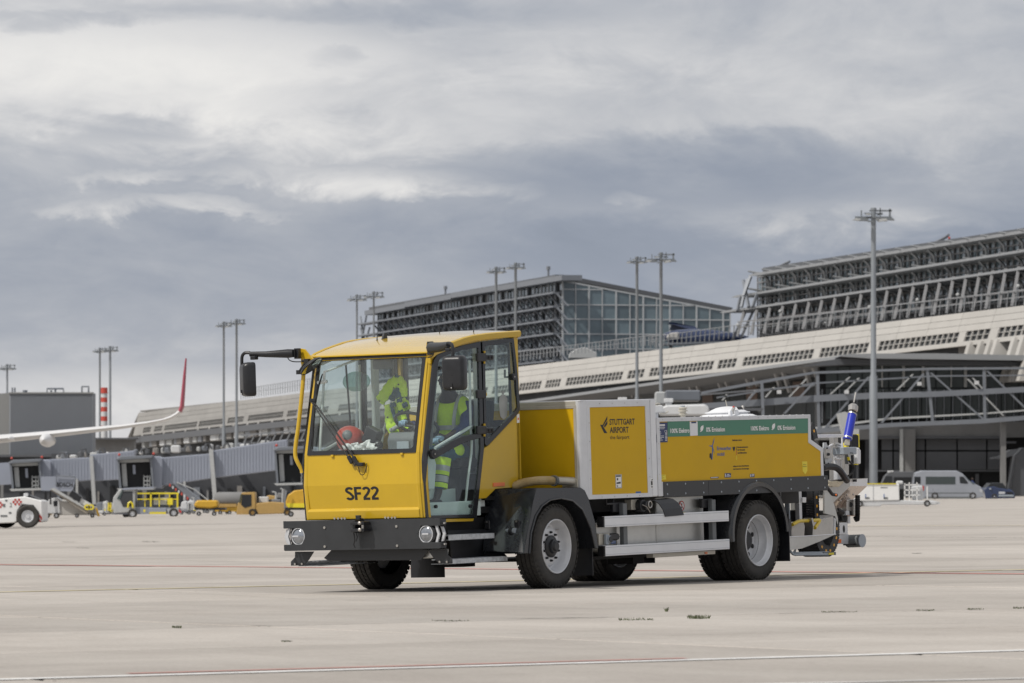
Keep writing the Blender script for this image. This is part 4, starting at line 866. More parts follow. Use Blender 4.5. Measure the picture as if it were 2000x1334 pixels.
sub('arm_knob', MB().box(rp(876.5, 683, -1.70), (.05, .06, .03)).cyl(rp(884.5, 698, -1.735), rp(884.5, 704, -1.735), .026, 10), 'black_plastic', am, bevel=.006)
sub('arm_cable', MB().tube(spline([rp(836, 698, -1.45), rp(842, 697, -1.47), rp(847, 690, -1.5), rp(848, 684, -1.5)], 5), .004, 5), 'black', am)
P('mirror_bracket', MB().box(rp(838.5, 690, -1.40), (.03, .045, .20)), 'yellow', bevel=.003)
c = rp(483.5, 741, -1.80); mirror('side_mirror', c, -42, 0, -1)
am = P('mirror_arm', MB().tube([rp(487.5, 691.5, -1.79), rp(520, 692, -1.72), rp(563, 690.5, -1.62), rp(572, 690, -1.6)], [.024, .030, .044, .040], 10), 'black_plastic', smooth=True)
sub('arm_bracket', MB().box(rp(573.5, 690, -1.58), (.05, .05, .075)).box(rp(581, 690.5, -1.55), (.05, .05, .10)), 'black_plastic', am, bevel=.004)
sub('arm_tube', MB().tube(spline([rp(488, 689, -1.79), rp(478, 689.5, -1.80), rp(472.8, 697, -1.80), rp(472.5, 714, -1.80)], 5), .016, 8), 'black_plastic', am, smooth=True)
sub('arm_knob', MB().box(rp(496.5, 699, -1.79), (.06, .06, .035)), 'black_plastic', am, bevel=.006)
sub('arm_cable', MB().tube(spline([rp(562, 699, -1.62), rp(566, 704, -1.6), rp(575, 706.5, -1.55), rp(588, 706.5, -1.5)], 5), .005, 5), 'black', am)
P('mirror_bracket', MB().prism([rp(x, y, -1.50) for x, y in [(586, 680.5), (595, 682), (607, 697), (613, 702), (606, 706), (597, 707), (592, 708.5), (587.5, 706)]], (.02, 0, 0)), 'yellow', bevel=.003)
P('grab_tube', MB().tube(spline([rp(591, 706, -1.50), rp(593, 720, -1.50), rp(590.5, 760, -1.53), rp(583, 830, -1.58), rp(577.5, 870, -1.61), rp(577, 890, -1.62), rp(581, 902, -1.62), rp(589, 917, -1.60), rp(590, 924, -1.60)], 6), .020, 10), 'yellow', smooth=True)
# close-range dish mirror on the far pillar
cm = rp(608, 715, -1.60); ax_ = Vector((-.45, .42, .62)).normalized()
mm = TB @ Matrix.Translation(cm) @ Vector((0, 0, 1)).rotation_difference(Vector([float(q_) for q_ in BM.T@np.array([.60, -.22, -.77])])).to_matrix().to_4x4()
dmr = MB().lathe([(.001, -.035), (.08, -.030), (.12, -.010), (.128, .004), (.122, .010), (.118, .004)], axis='z', n=28).build('kerb_mirror', 'black_plastic', parent=truck, mtx=mm, smooth=True)
sub('mirror_plate', MB().lathe([(.118, .003), (.08, -.012), (.001, -.02)], axis='z', n=28), 'mirror_glass', dmr, smooth=True)
P('kerb_mirror_arm', MB().tube([rp(584, 727, -1.56), rp(590, 718, -1.56), rp(600, 704, -1.54), rp(590, 705, -1.54)], .013, 8).box(rp(583.5, 727, -1.56), (.03, .04, .04)).box(rp(600, 706, -1.54), (.04, .05, .05)), 'black_plastic')
# ---- aerials on the roof
for (x, y0, y1, v) in ((736.5, 667, 649, 1.35), (858.5, 661, 635, 1.0), (924, 658, 625, .70)):
    b0 = inv(x, y0, 'v', v); b1 = inv(x-(0 if x < 900 else -3), y1, 'v', v); b0 = Vector([float(c) for c in b0]); b1 = Vector([float(c) for c in b1])
    ae = P('aerial', MB().tube([b0, b0+(b1-b0)*.18, b0+(b1-b0)*.25, b1], [.016, .010, .006, .002], 8), 'black_plastic', smooth=True)
    sub('aerial_foot', MB().lathe([(.024, 0), (.022, .012), (.012, .02)], b0-Vector((0, 0, .012)), 12, axis='z'), 'grey_plastic', ae, smooth=True)
b0 = Vector([float(c) for c in inv(751.5, 667, 'v', 1.30)])
P('fin_aerial', MB().prism([b0+Vector(p) for p in [(-.055, 0, -.01), (.075, 0, -.01), (.055, 0, .035), (.03, 0, .085), (.01, 0, .085), (-.02, 0, .03)]], (0, .028, 0)), 'black_plastic', bevel=.006)
# ---- rear machinery
ze = lambda x, y: (1560+x/7.85, 760+y/7.85)      # upper detail crop
zd = lambda x, y: (1510+x/7.02, 920+y/7.02)      # lower detail crop
def pan(name, pts, m, v, th=.01, zf=None, par=None, **k):
    mb = MB().prism(V3(S([zf(*p) if zf else p for p in pts], v), v), (0, th, 0)); return P(name, mb, m, **k) if par is None else sub(name, mb, m, par, **k)
def pv(x, y, v, zf=None):
    if zf: x, y = zf(x, y)
    return Vector([float(c) for c in inv(x, y, 'v', v)])
pan('rear_beam', [(275, 697), (705, 690), (705, 740), (275, 750)], 'alu_light', .55, .05, ze, bevel=.003)
pan('mast_post', [(543, 740), (605, 738), (607, 1400), (545, 1400)], 'steel', .60, .06, ze, bevel=.003)
pan('mast_post', [(590, 880), (640, 880), (645, 1400), (595, 1400)], 'alu', .50, .05, ze, bevel=.006)
pan('mast_post', [(700, 1010), (770, 1010), (772, 1400), (705, 1400)], 'steel', .72, .05, ze, bevel=.003)
fp = pan('folding_bracket', [(385, 820), (425, 818), (445, 870), (495, 890), (505, 950), (498, 1030), (520, 1090), (460, 1175), (425, 1150), (380, 900)], 'galv', .42, .012, ze)
sub('bracket_block', MB().b2(*[pv(400, 900, .41, ze)[0], pv(470, 900, .41, ze)[0]], .39, .42, pv(0+440, 1060, .4, ze)[2], pv(440, 905, .4, ze)[2]), 'steel', fp, bevel=.004)
sub('bolt', MB().cyl(pv(460, 1000, .40, ze), pv(460, 1000, .36, ze), .016, 8).cyl(pv(435, 905, .40, ze), pv(435, 905, .38, ze), .010, 8).cyl(pv(455, 1140, .40, ze), pv(455, 1140, .38, ze), .010, 8), 'black_plastic', fp)
P('pipe_frame', MB().tube([pv(*p, .50, ze) for p in [(460, 880), (510, 850), (560, 850), (670, 850)]], .010, 8).tube([pv(*p, .50, ze) for p in [(560, 875), (620, 885), (650, 880)]], .010, 8).tube([pv(*p, .46, ze) for p in [(665, 740), (668, 860), (668, 1065), (570, 1068), (565, 1040)]], .011, 8).tube([pv(*p, .5, ze) for p in [(690, 1000), (678, 1060), (655, 1120), (655, 1210)]], .006, 6), 'alu_light')
for p_, q_, r_ in (((548, 840), (610, 840), .014), ((548, 895), (610, 895), .012), ((565, 1040), (565, 1090), .016)): P('clamp_ring', MB().cyl(pv(*p_, .48, ze), pv(*q_, .48, ze), r_, 8), 'steel')
ba = P('actuator', MB().cyl(pv(745, 775, .35, ze), pv(822, 372, .35, ze), .047, 20), 'blue', smooth=True)
sub('actuator_band', MB().cyl(pv(752, 738, .35, ze), pv(748, 756, .35, ze), .050, 20).cyl(pv(818, 392, .35, ze), pv(822, 378, .35, ze), .050, 20), 'steel', ba)
sub('actuator_neck', MB().cyl(pv(822, 372, .35, ze), pv(828, 342, .35, ze), .034, 14).cyl(pv(842, 225, .35, ze), pv(845, 208, .35, ze), .014, 10), 'black_plastic', ba)
sub('actuator_head', MB().tube([pv(828, 342, .35, ze), pv(831, 325, .35, ze), pv(838, 255, .35, ze), pv(841, 228, .35, ze)], [.042, .052, .052, .030], 10), 'steel', ba)
sub('actuator_rod', MB().cyl(pv(843, 215, .35, ze), pv(873, 52, .35, ze), .0085, 8), 'steel', ba)
sub('actuator_mount', MB().tube([pv(745, 775, .35, ze), pv(738, 860, .35, ze)], .034, 4), 'beige_alu', ba)
sub('cable_tie', MB().box(pv(858, 402, .35, ze), (.03, .02, .03)).box(pv(768, 747, .34, ze), (.03, .02, .03)), 'signal_yellow', ba)
mbx = pan('ribbed_motor', [(775, 697), (900, 692), (915, 890), (775, 890)], 'black', .62, .16, ze, bevel=.004)
ribs = MB()
for i in range(9):
    a = pv(782+i*13, 705, .615, ze); b = pv(782+i*13, 885, .615, ze); ribs.b2(a[0], a[0]+.009, .600, .62, b[2], a[2])
sub('cooling_ribs', ribs, 'black_plastic', mbx, kind='stuff')
pan('yellow_edge', [(915, 690), (928, 690), (935, 893), (918, 893)], 'signal_yellow', .60, .14, ze)
pan('yellow_lever', [(735, 820), (768, 815), (768, 888), (728, 888)], 'signal_yellow', .48, .04, ze)
gb = pan('terminal_box', [(692, 890), (892, 886), (890, 1000), (695, 1003)], 'grey_light', .40, .14, ze, bevel=.006)
sub('box_mark', MB().prism(V3(S([ze(790, 972), ze(812, 970), ze(812, 985), ze(790, 985)], .398), .398), (0, .001, 0)).prism(V3(S([ze(822, 972), ze(832, 972), ze(830, 992), ze(822, 988)], .398), .398), (0, .001, 0)), 'print_black', gb)
pan('grey_cover', [(896, 893), (935, 900), (957, 935), (957, 1148), (898, 1145)], 'alu_light', .45, .12, ze, bevel=.01)
pan('cover_plate', [(755, 1010), (892, 1010), (892, 1150), (760, 1148)], 'grey_plastic', .56, .04, ze)
P('control_stalk', MB().cyl(pv(862, 1155, .42, ze), pv(860, 1420, .42, ze), .022, 10).cyl(pv(820, 1010, .42, ze), pv(825, 1140, .42, ze), .016, 8), 'black_plastic')
P('stalk_collar', MB().cyl(pv(862, 1148, .42, ze), pv(862, 1162, .42, ze), .036, 12), 'signal_yellow'); P('cable_sleeve', MB().tube([pv(758, 1045, .40, ze), pv(768, 1085, .40, ze)], .015, 8), 'signal_yellow')
P('cable', MB().tube(spline([pv(765, 1050, .40, ze), pv(780, 1110, .40, ze), pv(830, 1160, .40, ze), pv(845, 1230, .40, ze), pv(800, 1300, .40, ze), pv(760, 1330, .4, ze)], 6), .011, 7), 'black', smooth=True)
P('cable_bundle', MB().tube(spline([pv(375, 1205, .40, ze), pv(470, 1190, .38, ze), pv(560, 1200, .36, ze), pv(630, 1250, .34, ze), pv(700, 1350, .34, ze), pv(740, 1400, .36, ze)], 6), .036, 8), 'black_plastic', smooth=True)
P('cable_bundle', MB().tube(spline([pv(620, 1205, .34, ze), pv(690, 1260, .32, ze), pv(730, 1330, .32, ze)], 6), .010, 6), 'alu_light', smooth=True)
# energy chains
def chain(name, pts, v, wd=.12, hh=.045):
    sp = spline([pv(*p, v) for p in pts], 7); ch = MB(); L_ = []
    n = len(sp); acc = 0; last = sp[0]
    for i in range(n-1):
        a, b = sp[i], sp[i+1]; t = (b-a).normalized(); s_ = Vector((0, 1, 0)); nn_ = t.cross(s_).normalized()
        for sv in (0, wd-.018):
            q = [a+nn_*hh, b+nn_*hh*.86, b-nn_*hh*.86, a-nn_*hh]; ch.prism([p+Vector((0, sv, 0)) for p in q], (0, .018, 0))
        if i % 2: ch.prism([a+nn_*hh+Vector((0, 0, 0)), a+t*.015+nn_*hh, a+t*.015+nn_*(hh-.012), a+nn_*(hh-.012)], (0, wd, 0)).prism([a-nn_*hh, a+t*.015-nn_*hh, a+t*.015-nn_*(hh-.012), a-nn_*(hh-.012)], (0, wd, 0))
        acc += (b-a).length
        if acc > .085: acc = 0; L_.append((a, t, nn_))
    o = P(name, ch, 'black_plastic')
    dots = MB()
    for a, t, n2 in L_: dots.prism([a+t*.014+n2*.012+Vector((0, -.002, 0)), a+t*.014-n2*.012+Vector((0, -.002, 0)), a-t*.014-n2*.012+Vector((0, -.002, 0)), a-t*.014+n2*.012+Vector((0, -.002, 0))], (0, .003, 0))
    sub('chain_pins', dots, 'amber', o, kind='stuff'); return o
chain('energy_chain', [zd(592, 262), zd(595, 360), zd(600, 480), zd(604, 600), zd(610, 700)], .42, .22, .05)
chain('energy_chain', [zd(865, 680), zd(872, 790), zd(868, 900), zd(840, 1000), zd(795, 1080), zd(755, 1095), zd(705, 1080), (zd(665, 1030)), zd(640, 960), zd(650, 900)], .40, .26, .06)
chain('energy_chain', [ze(190, 560), ze(225, 620), ze(250, 700), ze(262, 760)], .30, .10, .045)
# hopper
hz = P('hopper_side', MB().prism(V3(S([zd(*p) for p in [(705, 125), (1050, 115), (1052, 210), (830, 430), (890, 650), (886, 690), (850, 640), (820, 600), (708, 585), (700, 300)]], .40), .40), (0, .012, 0)), 'steel')
P('hopper_brim', MB().prism(V3(S([zd(*p) for p in [(705, 122), (1300, 98), (1300, 106), (705, 131)]], .38), .38), (0, .03, 0)), 'steel')
def quad4(name, P4, m, th=.01, **k):
    mb = MB(); V_ = [Vector(p) for p in P4]; n_2 = (V_[1]-V_[0]).cross(V_[2]-V_[0]).normalized()*th
    return P(name, mb.prism(V_, n_2), m, **k)
quad4('hopper_front', [pv(1052, 110, .40, zd), pv(1296, 105, .62, zd), pv(1290, 205, .62, zd), pv(1054, 206, .40, zd)], 'alu_light')
ch_ = quad4('hopper_chute', [pv(1054, 206, .40, zd), pv(1290, 205, .62, zd), pv(975, 505, .58, zd), pv(860, 520, .44, zd), pv(828, 440, .40, zd)], 'chute')
bl = MB()
for x, y in ((1010, 325), (1098, 322), (925, 407), (1012, 405)): bl.ball(pv(x, y, .42, zd), .011, 8)
P('chute_bolts', bl, 'steel', kind='stuff')
P('hopper_frame', MB().prism(V3(S([zd(*p) for p in [(705, 300), (790, 300), (860, 560), (888, 660), (886, 740), (850, 620), (705, 580)]], .36), .36), (0, .02, 0)), 'alu_panel')
P('fold_lever', MB().tube([pv(712, 180, .2, zd), pv(735, 215, .2, zd), pv(810, 318, .2, zd), pv(870, 330, .2, zd)], .018, 8), 'black_plastic', smooth=True)
P('lever_button', MB().ball(pv(862, 328, .18, zd), .012, 8), 'orange')
P('outlet_box', MB().prism(V3(S([zd(*p) for p in [(1010, 395), (1135, 385), (1138, 620), (1012, 610)]], .50), .50), (0, .12, 0)), 'steel', bevel=.004)
P('outlet_opening', MB().cyl(pv(1058, 460, .495, zd), pv(1058, 460, .50, zd), .028, 14).prism(V3(S([zd(*p) for p in [(1015, 545), (1078, 543), (1078, 602), (1015, 600)]], .496), .496), (0, .004, 0)), 'black')
P('corrugated_hose', MB().tube(*(lambda s: (s, [.030 if i % 2 else .024 for i in range(len(s))]))(spline([pv(1158, 330, .46, zd), pv(1158, 480, .46, zd), pv(1157, 600, .46, zd), pv(1150, 665, .46, zd), pv(1128, 620, .47, zd)], 12)), 10), 'black')
P('linkage', MB().b2(pv(950, 0, .5, zd)[0], pv(1000, 0, .5, zd)[0], .47, .53, pv(970, 608, .5, zd)[2], pv(970, 548, .5, zd)[2]), 'galv', bevel=.004)
P('lift_cylinder', MB().cyl(pv(955, 600, .55, zd), pv(945, 700, .55, zd), .05, 14).tube([pv(870, 530, .48, zd), pv(920, 560, .48, zd), pv(950, 570, .48, zd)], .03, 8), 'black', smooth=True)
P('lift_post', MB().b2(pv(985, 0, .6, zd)[0], pv(1018, 0, .6, zd)[0], .58, .63, pv(1000, 720, .6, zd)[2], pv(1000, 480, .6, zd)[2]), 'alu')
lbk = pan('lift_bracket', [(892, 708), (1022, 705), (1025, 860), (890, 862)], 'alu', .5, .02, zd, bevel=.002)
sub('bracket_hole', MB().prism([pv(972, 795, .498, zd)+Vector((.022*math.cos(t), 0, .04*math.sin(t))) for t in [2*math.pi*i/14 for i in range(14)]], (0, .001, 0)), 'black', lbk)
pan('lift_bracket', [(865, 865), (1035, 862), (1035, 1000), (870, 1002)], 'alu', .52, .10, zd, bevel=.004)
pan('rear_reflector', [(872, 938), (935, 936), (935, 986), (872, 988)], 'orange', .515, .006, zd)
P('rear_buffer', MB().cyl(pv(1035, 962, .58, zd), pv(1215, 955, .40, zd), .068, 18), 'grey_plastic', smooth=True)
P('buffer_cap', MB().cyl(pv(1215, 955, .40, zd), pv(1226, 955, .39, zd), .070, 20), 'grey_light')
P('buffer_bar', MB().tube([pv(965, 1010, .5, zd), pv(1240, 1002, .42, zd)], .009, 5), 'black')
# basket
bsk = P('side_basket', MB().prism(V3(S([zd(*p) for p in [(205, 905), (330, 900), (560, 886), (855, 868), (640, 965), (400, 1060), (215, 1090)]], .10), .10), (0, .01, 0)), 'alu_panel')
sub('basket_edge', MB().tube([pv(*p, .095, zd) for p in [(205, 905), (560, 886), (858, 866)]], .006, 6), 'alu_light', bsk)
pan('basket_back', [(255, 720), (540, 690), (820, 620), (850, 700), (845, 868), (250, 900)], 'steel', .34, .01, zd)
pan('basket_end', [(845, 640), (858, 660), (855, 868), (838, 872)], 'alu_light', .12, .02, zd)
pan('basket_divider', [(525, 650), (545, 640), (558, 700), (548, 880), (540, 884), (548, 760)], 'steel', .12, .10, zd)
pan('basket_guard', [(180, 670), (240, 655), (256, 700), (248, 890), (205, 905), (180, 820)], 'dark_steel', .08, .012, zd, bevel=.004)
pan('basket_rear_wall', [(632, 605), (820, 600), (838, 622), (640, 690)], 'alu_light', .45, .01, zd)
P('yellow_handle', MB().tube(spline([pv(262, 735, .12, zd), pv(310, 708, .12, zd), pv(365, 685, .13, zd), pv(450, 682, .16, zd), pv(560, 678, .18, zd), pv(625, 672, .20, zd), pv(632, 690, .20, zd), pv(600, 740, .18, zd), pv(572, 780, .16, zd)], 5), .019, 10), 'tube_yellow', smooth=True)
P('low_step', MB().tube([pv(230, 1090, .12, zd), pv(270, 1140, .12, zd), pv(300, 1148, .12, zd), pv(760, 1142, .12, zd)], .013, 8).tube([pv(300, 1100, .3, zd), pv(290, 1125, .3, zd), pv(440, 1122, .3, zd), pv(760, 1118, .3, zd)], .012, 8).tube([pv(310, 1075, .14, zd), pv(270, 1130, .14, zd)], .010, 6), 'grey_light')
pan('step_label', [(770, 1122), (835, 1117), (835, 1148), (770, 1150)], 'signal_yellow', .10, .01, zd)
pan('step_plate_rear', [(700, 1112), (862, 1108), (862, 1152), (700, 1155)], 'grey_plastic', .115, .02, zd)
# frames seen through the gap behind the rear wheel
for (x0, x1, v, m) in ((95, 115, .30, 'grey_light'), (210, 225, .5, 'grey_light'), (290, 325, .8, 'alu_panel'), (352, 388, .35, 'alu'), (445, 475, .6, 'black_plastic'), (495, 515, .7, 'black'), (545, 565, .6, 'black')):
    a, b = pv(x0, 270, v, zd), pv(x1, 700, v, zd); P('frame_post', MB().b2(a[0], a[0]+abs(pv(x1, 270, v, zd)[0]-a[0]), v, v+.05, b[2], .82), m)
pan('valve_block', [(405, 360), (455, 360), (455, 432), (405, 432)], 'alu_light', .33, .06, zd, bevel=.003)
P('pump_body', MB().cyl(pv(385, 320, .4, zd), pv(465, 320, .4, zd), .07, 16).cyl(pv(420, 1068, .7, zd), pv(510, 1068, .7, zd), .035, 12), 'black')
P('rear_panel_dark', MB().b2(4.31, 5.0, .95, 1.0, .35, .80), 'black')
P('rear_crossmember', MB().b2(5.0, 5.9, .66, .74, .50, .62).b2(5.0, 5.9, 1.42, 1.50, .50, .62).b2(5.8, 6.3, .55, 1.7, .50, .60), 'black', bevel=.004)
# ================================================================ things carried by the truck
def inbody(mb, name, m, label, cat, smooth=False, bevel=0):
    o = mb.build(name, m, smooth=smooth, bevel=bevel); o.matrix_world = BODY; tag(o, label, cat); return o
c = rp(683, 856, -1.44); 
hm = inbody(MB().lathe([(.001, .105), (.05, .098), (.09, .075), (.115, .035), (.122, -.01), (.118, -.045), (.128, -.055)], (0, 0, 0), 24, axis='z'), 'ear_defender_helmet', 'helmet_red', 'red plastic work helmet lying on the dashboard behind the windscreen', 'helmet', smooth=True)
hm.matrix_world = BODY @ Matrix.Translation(c) @ Matrix.Rotation(R(-70), 4, 'Y') @ Matrix.Rotation(R(20), 4, 'X') @ Matrix.Scale(1.12, 4, (0, 1, 0))
MB().ball((0, .0, .10), .05, 12, (1, .9, .45)).build('helmet_vent', 'grey_plastic', parent=hm, smooth=True)
MB().tube([(0, -.15, -.06), (0, -.13, .0), (.02, -.125, .03)], .02, 8).ball((0, -.15, -.05), .05, 12, (.5, .8, 1)).ball((0, .14, -.04), .05, 12, (.5, .6, 1)).build('ear_cup', 'black_plastic', parent=hm, smooth=True)
c = rp(728, 852, -1.42)
rd = MB().box(c, (.10, .16, .16), Matrix.Rotation(R(25), 3, 'X')).ball(c+Vector((-.04, -.09, -.09)), .05, 10); rd = inbody(rd, 'headset', 'black_plastic', 'black headset case standing beside the red helmet', 'headset', bevel=.012)
def crumple(name, outline, m, u, label, cat, amp=.02, seed=1, depth=.05):
    rnd = random.Random(seed); bm = bmesh.new(); P_ = [rp(x, y, u) for x, y in outline]
    f_ = bm.faces.new([bm.verts.new(p) for p in P_]); bmesh.ops.triangulate(bm, faces=[f_])
    for k_ in range(3): bmesh.ops.subdivide_edges(bm, edges=bm.edges[:], cuts=1, use_grid_fill=True)
    from mathutils import noise as mn
    for v in bm.verts:
        q = v.co*14; edge = 0
        v.co.x += -depth*.5-depth*abs(mn.noise(q*1.0+Vector((seed, 0, 0))))*2+mn.noise(q*2.5)*amp
        v.co.y += mn.noise(q*1.7+Vector((5, 1, seed)))*amp*.7; v.co.z += mn.noise(q*1.9+Vector((1, 7, seed)))*amp*.6
    me = bpy.data.meshes.new(name); bm.to_mesh(me); bm.free(); me.materials.append(MAT[m]); me.shade_smooth()
    o = bpy.data.objects.new(name, me); scn.collection.objects.link(o)
    s_ = o.modifiers.new('thick', 'SOLIDIFY'); s_.thickness = .006
    if label: o.matrix_world = BODY; tag(o, label, cat)
    return o
crumple('crumpled_wipes', [(668, 862), (690, 866), (702, 863), (712, 868), (723, 860), (733, 868), (742, 874), (739, 881), (720, 880), (705, 879), (692, 881), (676, 878)], 'cloth_white', -1.50, 'crumpled white paper wipes on the dashboard under the red helmet', 'paper wipes', .035, 3, .03)
crumple('cleaning_cloth', [(1618, 939), (1632, 940), (1647, 939.5), (1646, 945), (1640, 950), (1630, 952), (1622, 950), (1619, 947)], 'cloth_cream', 5.6, 'cream cleaning cloth draped over the rim of the rear steel hopper', 'cloth', .02, 5, .02)
bpy.data.objects['cleaning_cloth'].location = BODY.translation
# put the cloth on the hopper plane
co = bpy.data.objects['cleaning_cloth']
me = co.data; pl = [pv(x, y, .38) for x, y in [(1618, 939), (1632, 940), (1647, 939.5), (1646, 945), (1640, 950), (1630, 952), (1622, 950), (1619, 947)]]
for vtx in me.vertices:
    uC = vtx.co.copy(); # from plane u=5.6 along the line of sight to v=.375
    px_ = None
bmx = Vector([float(x) for x in BM.T@(CAM-O3)])
for vtx in me.vertices:
    dxy = vtx.co-bmx; t_ = (.37-bmx.y)/dxy.y; n_v = bmx+dxy*t_; n_v.y -= abs(vtx.co.x-5.6)*.3; vtx.co = n_v
# hanging hi-vis jacket: sleeves and panels as flattened folds
jk = thing('hivis_jacket', 'lime yellow and petrol hi-vis jacket hanging inside the cab behind the windscreen', 'jacket', mtx=BODY)
def fold(name, pts, rs, m, u=-.95, flat=.55, par=None):
    sp = spline([rp(x, y, u) for x, y in pts], 5); k = (len(sp)-1)/(len(rs)-1)
    rr_ = [rs[int(i/k)]+(rs[min(int(i/k)+1, len(rs)-1)]-rs[int(i/k)])*((i/k) % 1) for i in range(len(sp))]
    rr_ = [r_*(1+.10*math.sin(i*1.9)) for i, r_ in enumerate(rr_)]
    mb = MB().tube(sp, rr_, 10); mb.v = [(u+(x-u)*flat, y, z) for x, y, z in mb.v]
    return mb.build(name, m, parent=par or jk, smooth=True)
fold('collar', [(768, 741), (775, 741), (784, 743)], [.03, .05, .03], 'petrol')
fold('hood_panel', [(742, 783), (752, 770), (764, 752), (776, 745), (785, 750), (789, 765), (790, 775)], [.055, .06, .055, .06, .05, .04, .03], 'hivis')
fold('back_panel', [(760, 778), (768, 762), (777, 760), (784, 775), (790, 790)], [.06, .07, .07, .06, .04], 'petrol', -.92)
fold('front_panel', [(757, 790), (760, 810), (763, 830), (772, 850), (780, 868), (787, 876)], [.035, .05, .055, .055, .05, .035], 'hivis', -1.0)
fold('piping', [(764, 790), (768, 805), (774, 822), (777, 832)], [.02, .022, .02, .015], 'petrol', -1.04)
fold('sleeve', [(768, 786), (773, 800), (779, 815), (786, 826), (797, 838)], [.03, .035, .04, .038, .03], 'hivis', -.98)
fold('sleeve', [(778, 778), (782, 792), (786, 806), (790, 820)], [.03, .036, .036, .03], 'hivis', -1.02)
fold('sleeve_tip', [(786, 780), (793, 790), (797, 800)], [.03, .04, .03], 'hivis', -.96)
for x0, y0, x1, y1 in ((764, 792, 772, 789), (776, 783, 784, 781), (787, 793, 795, 789), (779, 806, 788, 803)): fold('cuff_band', [(x0, y0), (x1, y1)], [.024, .024], 'petrol', -1.03)
fold('reflective_band', [(762, 841), (770, 837), (779, 831)], [.02, .022, .02], 'retro', -1.05, .8)
for x, y in ((741, 783), (751, 792), (757, 815), (765, 838), (777, 866), (769, 758), (778, 751)): MB().ball(rp(x, y, -1.06 if y > 800 else -1.0), .009, 6).build('press_stud', 'black', parent=jk)
# strap and coat hanger post
P('coat_post', MB().tube([rp(775, 752, -.90), rp(772, 700, -.90), rp(771, 690, -.9)], .012, 6), 'grey_plastic')
P('fabric_strap', MB().tube(spline([rp(757, 812, -.85), rp(750, 840, -.9), rp(745, 870, -.9)], 4), [.012]*9, 6), 'cloth_white')
# ================================================================ people
def skinned(name, joints, edges, radii, m, parent=None, sub_=2, root=0):
    me = bpy.data.meshes.new(name); me.from_pydata([tuple(j) for j in joints], edges, []); me.materials.append(MAT[m])
    o = bpy.data.objects.new(name, me); scn.collection.objects.link(o)
    if parent: o.parent = parent
    sk = o.modifiers.new('skin', 'SKIN'); sk.use_smooth_shade = True
    bm = bmesh.new(); bm.from_mesh(me); lay = bm.verts.layers.skin.verify()
    for i, v in enumerate(bm.verts):
        v[lay].radius = radii[i] if isinstance(radii[i], tuple) else (radii[i], radii[i]); v[lay].use_root = (i == root)
    bm.to_mesh(me); bm.free()
    sb = o.modifiers.new('round', 'SUBSURF'); sb.levels = sb.render_levels = sub_
    return o
def chain_e(*idx): return [(a, b) for a, b in zip(idx, idx[1:])]
dr = thing('person', 'driver in lime hi-vis vest, petrol trousers and pale blue gloves seated in the cab', 'person', mtx=BODY @ Matrix.Translation((-.19, 0, 0)))
hip = Vector((-.36, .74, 1.34)); che = Vector((-.38, .74, 1.62)); nk = Vector((-.44, .74, 1.84)); hd_ = Vector((-.50, .74, 2.00))
# one continuous body: pelvis, spine, neck, head, arms with hands, legs
J = [hip, Vector((-.36, .74, 1.48)), che, nk, Vector((-.47, .74, 1.92)), hd_, Vector((-.51, .74, 2.07)),
     Vector((-.41, .56, 1.76)), Vector((-.56, .50, 1.56)), Vector((-.80, .56, 1.46)), Vector((-.90, .58, 1.49)),
     Vector((-.41, .92, 1.76)), Vector((-.60, 1.00, 1.58)), Vector((-.88, .92, 1.60)), Vector((-.98, .90, 1.64)),
     Vector((-.40, .63, 1.30)), Vector((-.80, .60, 1.33)), Vector((-.88, .60, .96)), Vector((-.93, .60, .87)), Vector((-1.05, .60, .85)),
     Vector((-.40, .85, 1.30)), Vector((-.80, .88, 1.33)), Vector((-.95, .88, .98)), Vector((-1.0, .88, .88)), Vector((-1.12, .88, .86))]
E_ = chain_e(0, 1, 2, 3, 4, 5, 6)+chain_e(3, 7, 8, 9, 10)+chain_e(3, 11, 12, 13, 14)+chain_e(0, 15, 16, 17, 18, 19)+chain_e(0, 20, 21, 22, 23, 24)
rad = [.12, .12, .13, .055, .055, .085, .07, .05, .04, .028, .03, .05, .04, .028, .03, .08, .055, .04, .035, .025, .08, .055, .04, .035, .025]
skinned('body', J, E_, rad, 'skin', dr)
skinned('hair', [hd_+Vector((.02, 0, .04)), hd_+Vector((.015, 0, .075))], [(0, 1)], [.092, .07], 'hair', dr)
MB().prism([hd_+Vector((-.085, -.012, .0)), hd_+Vector((-.085, .012, .0)), hd_+Vector((-.112, .008, -.025)), hd_+Vector((-.112, -.008, -.025))], (.01, 0, -.01)).ball(hd_+Vector((-.08, -.03, .01)), .011, 6).ball(hd_+Vector((-.08, .03, .01)), .011, 6).build('face_features', 'skin', parent=dr, smooth=True)
skinned('shirt', [Vector(j)+Vector((0, 0, .0)) for j in (J[1], che, Vector((-.42, .74, 1.78)), Vector((-.45, .74, 1.86)), J[7], J[8], J[9]-Vector((-.05, 0, 0)), J[11], J[12], J[13]-Vector((-.05, 0, 0)))],
        [(0, 1), (1, 2), (2, 3), (2, 4), (4, 5), (5, 6), (2, 7), (7, 8), (8, 9)], [.14, .15, .10, .065, .066, .055, .042, .066, .055, .042], 'navy', dr)
skinned('vest', [Vector((-.37, .74, 1.40)), Vector((-.37, .74, 1.50)), Vector((-.385, .74, 1.62)), Vector((-.41, .74, 1.76)), Vector((-.41, .62, 1.79)), Vector((-.41, .86, 1.79)), Vector((-.50, .53, 1.66))],
        [(0, 1), (1, 2), (2, 3), (3, 4), (3, 5), (4, 6)], [(.17, .16), (.165, .16), (.175, .17), (.12, .12), .078, .078, .062], 'hivis', dr)
def band(name, c0, c1, r_, m): return MB().tube([c0, c1], r_, 18, caps=False).build(name, m, parent=dr, smooth=True)
